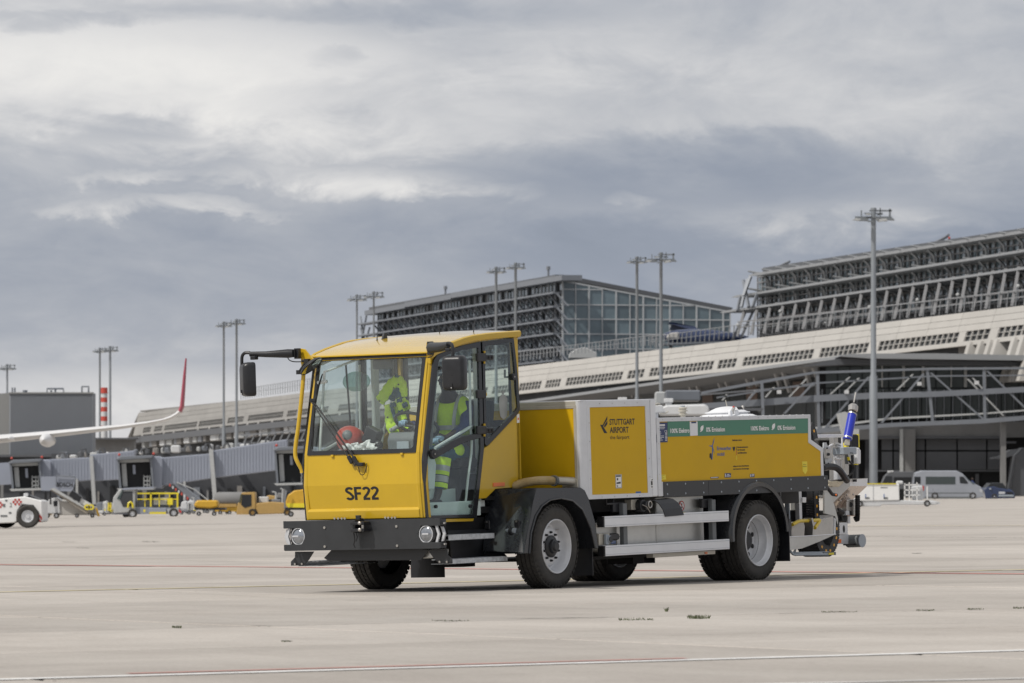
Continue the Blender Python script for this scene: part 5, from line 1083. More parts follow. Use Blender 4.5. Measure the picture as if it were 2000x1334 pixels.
for w0 in (1.46, 1.56): MB().lathe([(1, -.02), (1, .02)], n=24, axis='z').build('reflective_band', 'retro', parent=dr, mtx=Matrix.Translation((-.375, .74, w0)) @ Matrix.Diagonal((.170, .176, 1.1, 1)), smooth=True)
for vv_ in (.63, .85): MB().tube(spline([(-.545, vv_, 1.50), (-.55, vv_, 1.62), (-.50, vv_, 1.78), (-.42, vv_, 1.865), (-.33, vv_, 1.82)], 4), .019, 6).build('reflective_band', 'retro', parent=dr, smooth=True)
for s_, (k0, k1, k2, k3) in ((0, (15, 16, 17, 18)), (1, (20, 21, 22, 23))):
    skinned('trousers', [hip, J[k0], J[k1], J[k2]], chain_e(0, 1, 2, 3), [.135, .105, .082, .066], 'petrol', dr)
    a, b = Vector(J[k1]), Vector(J[k2])
    for t0, t1, m in ((.16, .36, 'hivis'), (.50, .60, 'hivis'), (.80, .92, 'hivis'), (.36, .50, 'retro'), (.62, .78, 'retro')):
        p0, p1 = a.lerp(b, t0), a.lerp(b, t1)
        band('leg_band', p0, p1, [.094-.014*t0, .094-.014*t1], m)
    th0, th1 = Vector(J[k0]).lerp(Vector(J[k1]), .25), Vector(J[k0]).lerp(Vector(J[k1]), .8)
    skinned('thigh_panel', [th0+Vector((0, -.03 if s_ == 0 else .03, .03)), th1+Vector((0, -.03 if s_ == 0 else .03, .03))], [(0, 1)], [.085, .07], 'hivis', dr)
    toe = Vector(J[k3]); skinned('boot', [toe+Vector((.03, 0, .02)), toe+Vector((.03, 0, -.03)), toe+Vector((-.08, 0, -.035)), toe+Vector((-.17, 0, -.045))], chain_e(0, 1, 2, 3), [.06, .055, .05, .04], 'boot', dr)
    MB().b2(toe.x-.20, toe.x+.07, toe.y-.045, toe.y+.045, toe.z-.09, toe.z-.075).build('boot_sole', 'hivis', parent=dr, bevel=.01)
def hand(w0, dirv, side, m):
    """palm with four curled fingers and a thumb round the rim"""
    w0 = Vector(w0); d_ = Vector(dirv).normalized(); up_ = Vector((0, 0, 1)); lat = d_.cross(up_).normalized(); dn = -up_
    js = [w0, w0+d_*.05, w0+d_*.085]; es = [(0, 1), (1, 2)]; rs = [.026, (.040, .022), (.040, .02)]
    h = skinned('glove', js, es, rs, m, dr)
    for i, (o_, ln) in enumerate(((-.030, .9), (-.010, 1.0), (.010, .96), (.028, .78))):
        b = w0+d_*.075+lat*o_; skinned('finger', [b, b+d_*.035*ln+dn*.006, b+d_*.045*ln+dn*.034, b+d_*.018*ln+dn*.048], chain_e(0, 1, 2, 3), [.0105, .010, .0095, .008], m, h)
    b = w0+d_*.025+lat*side*.030; skinned('thumb', [b, b+d_*.03+lat*side*.022+dn*.01, b+d_*.055+lat*side*.012+dn*.028], chain_e(0, 1, 2), [.013, .0115, .0095], m, h)
hand((-.84, .565, 1.47), (-1, .1, -.1), -1, 'glove'); hand((-.93, .91, 1.62), (-1, -.15, .1), 1, 'glove')
# ================================================================ THE SETTING
def concrete(name, base, dark, seed=0., slab=False):
    m = bpy.data.materials.new(name); m.use_nodes = True; t = m.node_tree; b = t.nodes['Principled BSDF']; lk = t.links.new
    c = t.nodes.new('ShaderNodeNewGeometry'); mp = t.nodes.new('ShaderNodeMapping'); mp.inputs['Rotation'].default_value = (0, 0, R(-22)); mp.inputs['Location'].default_value = (seed, seed*.7, 0); lk(c.outputs['Position'], mp.inputs[0])
    def ns(scale, det, rough, sc=(1, 1, 1), dist=0):
        q = t.nodes.new('ShaderNodeMapping'); q.inputs['Scale'].default_value = sc; lk(mp.outputs[0], q.inputs[0])
        n = t.nodes.new('ShaderNodeTexNoise'); n.inputs['Scale'].default_value = scale; n.inputs['Detail'].default_value = det; n.inputs['Roughness'].default_value = rough; n.inputs['Distortion'].default_value = dist; lk(q.outputs[0], n.inputs['Vector']); return n.outputs[0]
    def rp_(fac, p0, p1, c0, c1):
        r = t.nodes.new('ShaderNodeValToRGB'); e = r.color_ramp.elements; e[0].position = p0; e[1].position = p1; e[0].color = (*c0, 1) if isinstance(c0, tuple) else (c0, c0, c0, 1); e[1].color = (*c1, 1) if isinstance(c1, tuple) else (c1, c1, c1, 1); lk(fac, r.inputs[0]); return r.outputs[0]
    def mul(a, b_, f=1.):
        x = t.nodes.new('ShaderNodeMixRGB'); x.blend_type = 'MULTIPLY'; x.inputs[0].default_value = f; lk(a, x.inputs[1]); lk(b_, x.inputs[2]); return x.outputs[0]
    col = rp_(ns(.35, 6, .62), .30, .72, dark, base)
    col = mul(col, rp_(ns(.9, 8, .7, (1, .28, 1), .4), .36, .60, (.86, .85, .845), (1, 1, 1)))          # drag marks along the bays
    col = mul(col, rp_(ns(.12, 5, .6, (.5, 1, 1), .6), .40, .52, (.90, .895, .89), (1.0, 1.0, 1.0)))     # broad damp patches
    col = mul(col, rp_(ns(30, 5, .85), .32, .60, (.78, .775, .77), (1.03, 1.03, 1.03)))                     # aggregate
    col = mul(col, rp_(ns(2.2, 7, .75, (.35, 1.4, 1), .8), .30, .40, (.66, .65, .64), (1, 1, 1)), .8)      # rubber scuffs and drips
    if slab:
        oi = t.nodes.new('ShaderNodeObjectInfo'); mr = t.nodes.new('ShaderNodeMapRange'); mr.inputs[3].default_value = .90; mr.inputs[4].default_value = 1.06; lk(oi.outputs['Random'], mr.inputs[0])
        h = t.nodes.new('ShaderNodeHueSaturation'); lk(mr.outputs[0], h.inputs['Value']); lk(col, h.inputs['Color']); col = h.outputs[0]
    lk(col, b.inputs['Base Color']); b.inputs['Roughness'].default_value = .82; b.inputs['Specular IOR Level'].default_value = .35
    bp = t.nodes.new('ShaderNodeBump'); bp.inputs['Strength'].default_value = .35; bp.inputs['Distance'].default_value = .004; lk(ns(55, 5, .7), bp.inputs['Height']); lk(bp.outputs[0], b.inputs['Normal'])
    MAT[name] = m
concrete('apron', (.50, .462, .42), (.43, .40, .364)); concrete('slab', (.50, .462, .42), (.44, .41, .374), 0., True)
mat('joint_fill', (.13, .12, .11), .9, var=.4, nscale=2)
mat('line_white', (.66, .655, .64), .7, var=.22, nscale=3, bump=.1); mat('line_red', (.46, .20, .17), .7, var=.25, nscale=3); mat('line_yellow', (.54, .47, .28), .7, var=.25, nscale=3)
mat('crack_dirt', (.10, .095, .075), .9, var=.5, nscale=9); mat('grass', (.085, .10, .045), .8, var=.5, nscale=8)
XS, Y0_, Y1_ = 3000, -60, 6500
g = MB().add([(-XS, Y0_, -XS*TILT*.1-.012), (0, Y0_, -.012), (XS, Y0_, XS*TILT*.1-.012)], [])
xs = [-3000, -400, 0, 400, 3000]; zs = [-400*TILT-4, -400*TILT, 0, 400*TILT, 400*TILT+4]; ys = [-60, 20, 60, 120, 400, 1500, 6500]
g = MB().add([(x, y, z-.014) for y in ys for x, z in zip(xs, zs)], [(j*5+i, j*5+i+1, (j+1)*5+i+1, (j+1)*5+i) for j in range(len(ys)-1) for i in range(4)])
ground = g.build('ground', 'apron'); ground['kind'] = 'structure'
# slabs cast in 5 m bays, laid out along the white line
ga = R(23.5); gu = Vector((math.cos(ga), math.sin(ga))); gv = Vector((-math.sin(ga), math.cos(ga)))
jo = ground_pt(1540, 1198); SL = 5.0; nsl = 0; rnd = random.Random(4)
def tz(x, y, dz=0.): return (x, y, TILT*x+dz)
for i in range(-30, 60):
    for j in range(-12, 34):
        c0 = Vector((jo.x, jo.y))+gu*(i*SL+.9)+gv*(j*SL); cc = c0+(gu+gv)*SL/2
        if not (22 < cc.y < 112 and abs(cc.x) < cc.y*.0935+4.2): continue
        gp_ = .028; q = [c0+gu*gp_+gv*gp_, c0+gu*(SL-gp_)+gv*gp_, c0+gu*(SL-gp_)+gv*(SL-gp_), c0+gu*gp_+gv*(SL-gp_)]
        dz = 0.0 if rnd.random() < .8 else -.003
        MB().add([tz(p.x, p.y, -.013) for p in q]+[tz(*(p+(cc-p).normalized()*.0).to_tuple(), dz-.006) for p in q]+[tz(*(p+(cc-p).normalized()*.012).to_tuple(), dz) for p in q],
                 [(0, 1, 5, 4), (1, 2, 6, 5), (2, 3, 7, 6), (3, 0, 4, 7), (4, 5, 9, 8), (5, 6, 10, 9), (6, 7, 11, 10), (7, 4, 8, 11), (8, 9, 10, 11)]).build('concrete_slab', 'slab', parent=ground, recalc=False)
        nsl += 1
print('slabs', nsl)
def stripe(name, p0, p1, wd, m, e0=0., e1=0., dz=.004):
    a = ground_pt(*p0); b = ground_pt(*p1); d_ = (b-a).normalized(); a = a-d_*e0; b = b+d_*e1; s_ = Vector((-d_.y, d_.x, 0)).normalized()*wd/2
    q = [a-s_, b-s_, b+s_, a+s_]
    o = MB().add([tz(p.x, p.y, dz) for p in q], [(0, 1, 2, 3)]).build(name, m); o['kind'] = 'structure'; return o
stripe('white_line', (0, 1328), (2000, 1271), .21, 'line_white', 12, 12); stripe('red_line', (250, 1316.5), (1340, 1286.5), .11, 'line_red')
stripe('red_line', (0, 1103), (2000, 1121.5), .28, 'line_red', 25, 10); stripe('yellow_line', (540, 1145), (1382, 1126.5), .30, 'line_yellow', 10, 14)
stripe('white_line', (1640, 1334), (2000, 1326), .10, 'line_white', 3, 8); stripe('yellow_line', (1640, 1027), (2000, 1026), .3, 'line_yellow', 2, 40, .0)
# weeds and dirt lying in the joints
rnd = random.Random(11)
def rgp(px, py): p = ground_pt(px, py); return p
def crackline(p0, p1, wd):
    a, b = rgp(*p0), rgp(*p1); n = max(6, int((b-a).length/.08)); mb = MB(); L_, R_ = [], []
    for i in range(n+1):
        p = a.lerp(b, i/n); k = wd*(.3+rnd.random())*(1 if 0 < i < n else .2); off = rnd.uniform(-1, 1)*wd
        L_.append(tz(p.x, p.y+off+k, .0035)); R_.append(tz(p.x, p.y+off-k, .0035))
    return mb.add(L_+R_, [(i, n+1+i, n+2+i, i+1) for i in range(n)])
dirt = MB()
for p0, p1, wd in (((0, 1234), (2000, 1189.5), .007), ((300, 1155), (620, 1172), .01)):
    m_ = crackline(p0, p1, wd); dirt.add(m_.v, m_.f)
for p0, p1, wd in (((842, 1212), (916, 1212.5), .035), ((990, 1209), (1200, 1205.5), .03), ((1512, 1199), (1566, 1197.5), .03), ((1604, 1196), (1674, 1195), .035), ((1790, 1193), (1828, 1191.5), .05), ((1888, 1190.5), (1922, 1190), .04), ((1975, 1188), (2000, 1187.5), .05),
                   ((490, 1222), (530, 1222.5), .02), ((548, 1252), (572, 1253), .05), ((336, 1225), (356, 1225), .05), ((276, 1057), (312, 1057.5), .3), ((665, 1172.5), (802, 1172.2), .018), ((1208, 1211), (1276, 1211), .02), ((1780, 1081), (1800, 1080.5), .2), ((120, 1058), (150, 1058), .2), ((150, 1070), (175, 1070.5), .2), ((1640, 1048), (2000, 1050.5), .12)):
    m_ = crackline(p0, p1, wd); dirt.add(m_.v, m_.f)
o = dirt.build('joint_dirt', 'crack_dirt', recalc=False); o['kind'] = 'stuff'
tuft = MB()
for x0, x1, y, n, h in ((1208, 1276, 1211, 90, .028), (1343, 1386, 1208, 130, .045), (842, 916, 1212.5, 60, .012), (336, 354, 1226, 50, .03), (1604, 1674, 1195.5, 60, .018), (1790, 1825, 1192.5, 60, .018), (1888, 1920, 1190.5, 50, .018), (1980, 2000, 1188, 40, .02), (550, 570, 1253, 24, .015), (1299, 1304, 1194, 24, .05)):
    for i in range(n):
        p = rgp(rnd.uniform(x0, x1), y+rnd.uniform(-1.2, 1.2)); a = rnd.uniform(0, 6.28); l = h*.55*rnd.uniform(.3, 1.2); s_ = rnd.uniform(.2, 1.1)
        d_ = Vector((math.cos(a), math.sin(a), 0)); w_ = Vector((-d_.y, d_.x, 0))*.0025; tip = p+d_*l*s_+Vector((0, 0, l))
        p.z = TILT*p.x; tuft.add([p-w_, p+w_, p+d_*l*s_*.5+w_*.8+Vector((0, 0, l*.7)), tip, p+d_*l*s_*.5-w_*.8+Vector((0, 0, l*.7))], [(0, 1, 2, 3, 4)])
o = tuft.build('weeds', 'grass', recalc=False); o['kind'] = 'stuff'

# ---------------------------------------------------------------- far materials
mat('cladding', (.43, .415, .39), .8, var=.08, nscale=.35, obj_random=.05, tint=(.33, .31, .28)); mat('cladding_grey', (.30, .29, .275), .85, var=.12, nscale=.3, obj_random=.06, tint=(.2, .19, .17)); mat('cladding_dark', (.22, .21, .20), .8, var=.12, nscale=.4)  # the second cladding is a darker grey for the far left stretch
mat('facade_dark', (.032, .035, .039), .45, var=.35, nscale=.25, spec=.2); mat('facade_glass', (.035, .046, .05), .22, var=.45, nscale=.18, spec=.4, tint=(.09, .10, .09))
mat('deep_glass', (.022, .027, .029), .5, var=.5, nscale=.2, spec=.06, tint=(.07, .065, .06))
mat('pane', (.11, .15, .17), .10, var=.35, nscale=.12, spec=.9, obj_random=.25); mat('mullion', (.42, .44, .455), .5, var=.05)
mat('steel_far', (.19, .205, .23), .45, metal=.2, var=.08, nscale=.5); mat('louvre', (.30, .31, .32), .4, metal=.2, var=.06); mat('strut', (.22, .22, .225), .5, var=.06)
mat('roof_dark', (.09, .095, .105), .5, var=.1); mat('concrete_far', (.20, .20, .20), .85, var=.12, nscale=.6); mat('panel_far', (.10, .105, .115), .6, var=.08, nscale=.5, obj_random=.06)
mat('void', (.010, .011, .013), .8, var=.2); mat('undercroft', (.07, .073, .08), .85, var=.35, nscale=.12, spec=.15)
mat('bridge_grey', (.285, .31, .37), .5, var=.06, nscale=.3); mat('bridge_edge', (.16, .175, .20), .5, var=.08); mat('bridge_light', (.42, .43, .43), .6, var=.1)
mat('mast', (.26, .28, .30), .45, metal=.35, var=.10, nscale=.4); mat('lamp_head', (.17, .185, .20), .5, var=.1)
mat('warm_floor', (.11, .075, .06), .8, var=.4, nscale=.15)
mat('hangar', (.27, .285, .31), .7, var=.1, nscale=.2, tint=(.25, .25, .25)); mat('hangar_light', (.25, .25, .245), .7, var=.08)
mat('chimney_red', (.50, .07, .05), .6, var=.1); mat('wing_white', (.66, .66, .66), .35, var=.05, nscale=.5, coat=.3); mat('winglet_red', (.33, .055, .085), .4, var=.06)
mat('van_silver', (.36, .38, .42), .3, metal=.4, var=.05, nscale=1, coat=.4); mat('car_blue', (.02, .035, .09), .25, var=.1, coat=.5); mat('tan', (.42, .27, .09), .5, var=.1); mat('cart_yellow', (.58, .34, .03), .5, var=.12)
mat('belt', (.30, .27, .23), .7, var=.15); mat('dull_white', (.56, .57, .58), .55, var=.08, nscale=1)
glass('far_glass', (.35, .42, .42), 1., .05)
# ---------------------------------------------------------------- terminal frame: x runs along the facade towards us, y goes in, z up
TP1 = np.array([50.7, 558, .8]); tt_ = nz(np.array([-.209, .978, 0])); td_ = np.array([tt_[1], -tt_[0], 0])
TERM = Matrix(((-tt_[0], td_[0], 0, TP1[0]), (-tt_[1], td_[1], 0, TP1[1]), (0, 0, 1, TP1[2]), (0, 0, 0, 1)))
def T(px, py, d):                       # photo point on the plane d behind the facade -> local (x, d, z)
    r = ray(px, py); A_ = np.array([[r[0], -tt_[0]], [r[1], -tt_[1]]]); k, s = np.linalg.solve(A_, (TP1+d*td_-CAM)[:2])
    return Vector((float(-s), float(d), float((CAM+k*r)[2]-TP1[2])))
def Tc(px, py, x):                      # photo point on the cross plane at local x
    r = ray(px, py); A_ = np.array([[r[0], -td_[0]], [r[1], -td_[1]]]); k, d = np.linalg.solve(A_, (TP1-x*tt_-CAM)[:2])
    return Vector((float(x), float(d), float((CAM+k*r)[2]-TP1[2])))
term = thing('terminal_building', 'long pale airport terminal with sloping concrete band, window strips and overhanging eave', 'building', mtx=TERM)
def TPt(name, mb, m, par=term, **k): return mb.build(name, m, parent=par, **k)
zt = lambda x: 18.87+x*(-2.0/608)*-1*1.0 if False else 18.87+(x)*(2.0/608)            # roof edge height, x is negative going away
def band(x, t):
    zb0, zb1 = 15.35, 12.1; k = min(1.2, max(-.2, -x/608)); zb_ = zb0+(zb1-zb0)*k; za = zt(x)
    return Vector((x, -1.2*t, za+(zb_-za)*t))
XL, XR = T(271, 806, 0).x, 60
strips = [(1946, 2006), (1882, 1930), (1713, 1869), (1599, 1693), (1449, 1586), (1400, 1436), (1267, 1391), (1224, 1256), (1104, 1214), (1064, 1093), (1012, 1055), (960, 1000), (840, 950), (760, 820), (660, 745), (586, 640), (560, 579), (484, 552), (444, 475), (388, 435), (321, 384), (301, 316), (279, 294)]
TPt('roof_slab', MB().b2(XL, XR, .3, 34, 17.0, 17.3), 'cladding_dark')
TPt('back_wall', MB().prism([(XL, .35, 0), (XR, .35, 0), (XR, .35, 19.0), (XL, .35, 16.6)], (0, 30, 0)), 'undercroft')
n = 58; XGREY = T(800, 740, 0).x
for i in range(n):
    a, b = XL+(XR-XL)*i/n, XL+(XR-XL)*(i+1)/n
    for t0, t1 in ((0, .19), (.19, .38), (.38, .572)):
        g_ = .05; q = [band(a+g_, t0+.008), band(b-g_, t0+.008), band(b-g_, t1-.002), band(a+g_, t1-.002)]
        TPt('facade_panel', MB().prism(q, (0, .28, 0)), 'cladding' if b > XGREY else 'cladding_grey')
lst = []
def tt0(x): return .575+.115*min(1, -x/560)
def te0(x): return .865+.05*min(1, -x/560)
def cl_(x): return 'cladding' if x > XGREY else 'cladding_grey'
for (p0, p1) in strips:
    a, b = T(p0, 700, -1).x, T(p1, 700, -1).x; lst.append((a, b))
lst.sort()
prev = XL
for a, b in lst+[(XR, XR)]:
    if a-prev > .2:
        TPt('facade_pier', MB().prism([band(prev, .574), band(a, .574), band(a, te0(a)), band(prev, te0(prev))], (0, .34, 0)), cl_(a))
    prev = b
for a, b in lst:
    m_c = cl_(b)
    w_ = TPt('window_strip', MB().prism([band(a, .58)+Vector((0, .25, 0)), band(b, .58)+Vector((0, .25, 0)), band(b, te0(b))+Vector((0, .25, 0)), band(a, te0(a))+Vector((0, .25, 0))], (0, .1, 0)), 'facade_dark')
    mm_ = MB(); k = max(2, round((b-a)/2.05))
    for i in range(k+1):
        x = a+(b-a)*i/k; q = [band(x-.11, tt0(x)), band(x+.11, tt0(x)), band(x+.11, te0(x)), band(x-.11, te0(x))]; mm_.prism(q, (0, .16, 0))
    ta, tb_ = (tt0(a)+te0(a))/2, (tt0(b)+te0(b))/2
    mm_.prism([band(a, ta-.008), band(b, tb_-.008), band(b, tb_+.008), band(a, ta+.008)], (0, .12, 0))
    mm_.prism([band(a, .574), band(b, .574), band(b, tt0(b)), band(a, tt0(a))], (0, .3, 0))
    TPt('mullions', mm_, m_c, w_, kind='stuff')
for xa, xb in ((XL, XGREY), (XGREY, XR)): TPt('band_lip', MB().prism([band(xa, te0(xa)), band(xb, te0(xb)), band(xb, 1.0), band(xa, 1.0)], (0, .5, 0)), cl_(xb))
TPt('gable_end', MB().prism([(XL-.0, 0, zt(XL)), (XL-5, -1.5, 12.0), (XL-7, -1.5, 9.5), (XL-6, 30, 9.5), (XL, 30, zt(XL))], (.4, 0, 0)), 'cladding_grey')
# bays with slanting fins: far end and near end
bays = [T(p, 850, -2.5).x for p in (267, 288, 309, 328, 351, 375, 397, 420, 444, 471, 492, 519, 546, 573, 596, 620, 650, 680)]
zf0 = lambda x: band(x, 1.0).z
for x in bays:
    wd = 1.3; z_ = zf0(x)
    TPt('bay_fin', MB().prism([(x-.6, -1.3, z_+.1), (x+wd, -1.3, z_+.1), (x+wd-2.0, -2.6, z_-2.5), (x-3.2, -2.6, z_-2.5)], (0, 3.4, 0)), 'cladding_grey')
a, b = bays[0]-6, bays[-1]+8
TPt('bay_sill', MB().prism([(a, -2.8, zf0(a)-2.5), (b, -2.8, zf0(b)-2.5), (b, -2.8, zf0(b)-2.9), (a, -2.8, zf0(a)-2.9)], (0, 3.7, 0)), 'cladding_dark')
TPt('bay_back', MB().prism([(a, .1, zf0(a)+.3), (b, .1, zf0(b)+.3), (b, .1, zf0(b)-2.8), (a, .1, zf0(a)-2.8)], (0, .2, 0)), 'panel_far')
TPt('bay_windows', MB().prism([(a, -.0, zf0(a)-.4), (b, -.0, zf0(b)-.4), (b, -.0, zf0(b)-1.6), (a, -.0, zf0(a)-1.6)], (0, .08, 0)), 'facade_dark')
for p in (1872, 1893, 1911, 1924, 1958, 1975, 1992, 2012, 2030):
    x = T(p, 680, -2.5).x; TPt('bay_fin', MB().prism([(x-.5, -1.4, zf0(x)+.3), (x+.6, -1.4, zf0(x)+.3), (x+2.0, -3.2, zf0(x)-4.2), (x+.9, -3.2, zf0(x)-4.2)], (0, 3.2, 0)), 'cladding')
TPt('bay_back', MB().b2(T(1870, 680, 0).x, XR, .1, .3, 10, 15.6), 'cladding_dark')
for p in (1900, 1945, 1983): 
    x = T(p, 690, 0).x; TPt('bay_window', MB().b2(x-1.6, x+1.6, -.05, .1, 11.5, 14.6), 'facade_dark')
# middle part: flat eave, slanting struts, dark glass behind
ea, eb = T(1012, 784, -6), T(1662, 691, -6)
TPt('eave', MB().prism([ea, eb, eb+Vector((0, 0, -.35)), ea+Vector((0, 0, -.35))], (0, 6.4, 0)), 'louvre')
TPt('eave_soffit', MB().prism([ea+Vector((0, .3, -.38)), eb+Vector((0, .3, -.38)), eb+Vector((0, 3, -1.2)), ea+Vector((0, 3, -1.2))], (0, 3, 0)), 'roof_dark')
wl, wr = T(1000, 800, 1.0).x, T(1690, 700, 1.0).x
nn_g = 26
for i in range(nn_g):
    a, b = wl+(wr-wl)*i/nn_g, wl+(wr-wl)*(i+1)/nn_g
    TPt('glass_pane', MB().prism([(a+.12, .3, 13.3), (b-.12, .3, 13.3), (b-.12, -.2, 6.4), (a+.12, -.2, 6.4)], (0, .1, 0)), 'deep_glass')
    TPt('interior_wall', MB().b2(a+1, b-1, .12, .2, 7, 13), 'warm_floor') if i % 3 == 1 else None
for (x0, y0, x1, y1) in [(1395, 730, 1407, 762), (1410, 732, 1421, 760), (1450, 725, 1463, 757), (1466, 724, 1477, 755), (1508, 718, 1523, 762), (1523, 717, 1540, 767), (1567, 712, 1580, 756), (1583, 712, 1596, 745), (1628, 706, 1646, 768), (1655, 703, 1675, 766), (1354, 737, 1364, 768), (1340, 739, 1350, 770), (1298, 744, 1308, 775), (1284, 746, 1294, 777), (1240, 752, 1248, 780), (1228, 754, 1236, 782), (1180, 759, 1188, 785), (1168, 760, 1176, 786), (1120, 768, 1127, 792), (1108, 770, 1115, 794), (1064, 776, 1070, 798), (1052, 778, 1058, 800)]:
    p0, p1 = T(x0, y0, -4.8), T(x1, y1, -3.2); wd = .38
    TPt('eave_strut', MB().prism([p0-Vector((wd, 0, 0)), p0+Vector((wd, 0, 0)), p1+Vector((wd, 0, 0)), p1-Vector((wd, 0, 0))], (0, .4, 0)), 'strut')
TPt('rail_beam', MB().prism([T(1012, 800, -3.6), T(1690, 742, -3.6), T(1690, 745, -3.6), T(1012, 803, -3.6)], (0, .3, 0)), 'steel_far')
# undercroft columns and grey openings at the far left base
rnd = random.Random(5)
for i in range(34):
    px = 190+i*13.5+rnd.uniform(-3, 3); p0 = T(px, 905+rnd.uniform(0, 12), -.6); p1 = T(px, 985, -.6); w_ = rnd.uniform(.8, 2.4)
    TPt('base_column' if i % 2 else 'base_opening', MB().b2(p0.x-w_, p0.x+w_, -.6, -.1, -2, p0.z), ['concrete_far', 'void', 'cladding_dark', 'panel_far'][i % 4])
TPt('low_roof', MB().prism([T(180, 862, -14), T(760, 800, -14), T(760, 812, -14), T(180, 874, -14)], (0, 12, 0)), 'roof_dark')
TPt('base_wall', MB().prism([T(180, 874, -10), T(760, 812, -10), T(760, 1010, -10), T(180, 1010, -10)], (0, 9, 0)), 'undercroft')
for i in range(26):       # service gear on the flat roof
    px = 285+i*12+rnd.uniform(-4, 4); py = 862-(px-285)*.108; p = T(px, py, -13); s_ = rnd.uniform(.5, 1.5)
    TPt('roof_unit', MB().b2(p.x-s_*2, p.x+s_*2, -13.5, -12, p.z-1.2, p.z+rnd.uniform(.1, .9)), ['bridge_light', 'steel_far', 'cladding_dark', 'dull_white'][i % 4], bevel=.1)
# terrace railing on the band
def railing(px0, py0, px1, py1, d, n, h, name, par, lean=0.):
    a, b = T(px0, py0, d), T(px1, py1, d); mb = MB().prism([a+Vector((0, 0, h-.07)), b+Vector((0, 0, h-.07)), b+Vector((0, 0, h)), a+Vector((0, 0, h))], (0, .1, 0)).prism([a+Vector((0, 0, h*.5)), b+Vector((0, 0, h*.5)), b+Vector((0, 0, h*.5+.05)), a+Vector((0, 0, h*.5+.05))], (0, .05, 0))
    for i in range(n+1):
        p = a.lerp(b, i/n); mb.prism([p-Vector((.09, 0, 0)), p+Vector((.09, 0, 0)), p+Vector((.09+lean, 0, h)), p+Vector((-.09+lean, 0, h))], (0, .1, 0))
    return TPt(name, mb, 'louvre', par, kind='stuff')
railing(1270, 680, 1470, 655, .6, 22, 1.5, 'railing', term, .5); railing(1010, 705, 1290, 672, .6, 40, 1.3, 'railing', term); railing(1470, 655, 2000, 596, .6, 36, 1.6, 'railing', term, .6); railing(470, 780, 610, 760, .6, 30, 1.9, 'railing', term)
# ---- upper storeys at the right: eaves, frames, louvres
up = thing('office_wing', 'dark glazed storeys with stacked sunshade eaves rising behind the terrace at the right', 'building', mtx=TERM)
xw0 = T(1483, 580, 8).x
TPt('core_wall', MB().b2(xw0, XR, 8, 28, 17.5, 26.6), 'facade_dark', up)
EV = [((1471, 534), (2000, 449), 5.5, .32), ((1437, 577), (2000, 487), 5.0, .26), ((1415, 607), (2000, 521), 4.4, .26)]
for (p0, p1, d, th) in EV:
    a, b = T(*p0, d), T(*p1, d); e = (b-a)*(XR-b.x)/(b.x-a.x); b = b+e
    ev = TPt('sunshade_eave', MB().prism([a, b, b+Vector((0, 0, -th)), a+Vector((0, 0, -th))], (0, 3.2, 0)), 'louvre', up)
    tip = a+Vector((-3.5, .2, -.15)); TPt('eave_tip', MB().prism([a, a+Vector((0, 0, -th)), tip], (0, 2.5, 0)), 'louvre', ev)
a = T(1490, 523, 6.5); b = T(2000, 445, 6.5); TPt('roof_edge', MB().prism([a, b+(b-a)*.2, b+(b-a)*.2+Vector((0, 0, -.5)), a+Vector((0, 0, -.5))], (0, 20, 0)), 'roof_dark', up)
# storeys: window bays between eaves, curved brackets
lv = [(25.1, 26.7), (22.9, 24.6), (20.6, 22.4), (18.6, 20.2)]
nb = 30
for k, (z0, z1) in enumerate(lv[:3]):
    for i in range(nb):
        a = xw0+(XR-xw0)*i/nb; b = xw0+(XR-xw0)*(i+1)/nb; zz = 0
        TPt('window_bay', MB().b2(a+.35, b-.35, 7.9, 8.05, z0-.2, z1+.1), 'pane', up)
        TPt('bay_post', MB().tube([(b, 4.9, z1+.55), (b, 6.6, z1+.25), (b, 7.4, z1-.5), (b, 7.7, z0-.7)], [.10, .16, .18, .14], 4), 'louvre', up)
fr_ = MB()
for k, (z0, z1) in enumerate(lv):
    for i in range(nb*3):
        x = xw0+(XR-xw0)*i/(nb*3); fr_.b2(x-.08, x+.08, 7.72, 7.88, z0-.5, z1+.3)
    for zq in (z0-.35, (z0+z1)/2+.2, z1+.1): fr_.b2(xw0, XR, 7.72, 7.85, zq-.07, zq+.07)
TPt('window_frames', fr_, 'strut', up, kind='stuff')
for i in range(24):
    px = 1446+i*25.5; yb = 655-(px-1470)*.111; yt = 603-(px-1440)*.153; 
    if px > 2010: break
    p0 = T(px+6, yt, 4.8); p1 = T(px-8, yb-1, 1.2); 
    TPt('raking_strut', MB().prism([p0-Vector((.07, 0, 0)), p0+Vector((.07, 0, 0)), p1+Vector((.07, 0, 0)), p1-Vector((.07, 0, 0))], (0, .3, 0)), 'strut', up)
pr_ = MB()
for yo in (18, 30):
    a, b = T(1440, 655-yo*.9, 2.4), T(2000, 596-yo, 2.4); pr_.prism([a, b, b+Vector((0, 0, -.14)), a+Vector((0, 0, -.14))], (0, .15, 0))
TPt('strut_rails', pr_, 'strut', up, kind='stuff')
for (x0, y0, x1, y1) in ((1460, 545, 1448, 600), (1452, 548, 1462, 600), (1466, 540, 1452, 578), (1446, 580, 1440, 608), (1478, 575, 1470, 600), (1455, 612, 1430, 665), (1470, 610, 1447, 660)):
    TPt('end_frame', MB().tube([T(x0, y0, 5), T(x1, y1, 4)], .22, 4), 'steel_far', up)
for x, y in ((1611, 632), (1526, 641), (1441, 635), (1792, 586), (1871, 576), (1989, 559), (1698, 600), (1573, 617), (1524, 608)):
    TPt('floodlight_globe', MB().ball(T(x, y, 3), .22, 8), 'bridge_light', up)
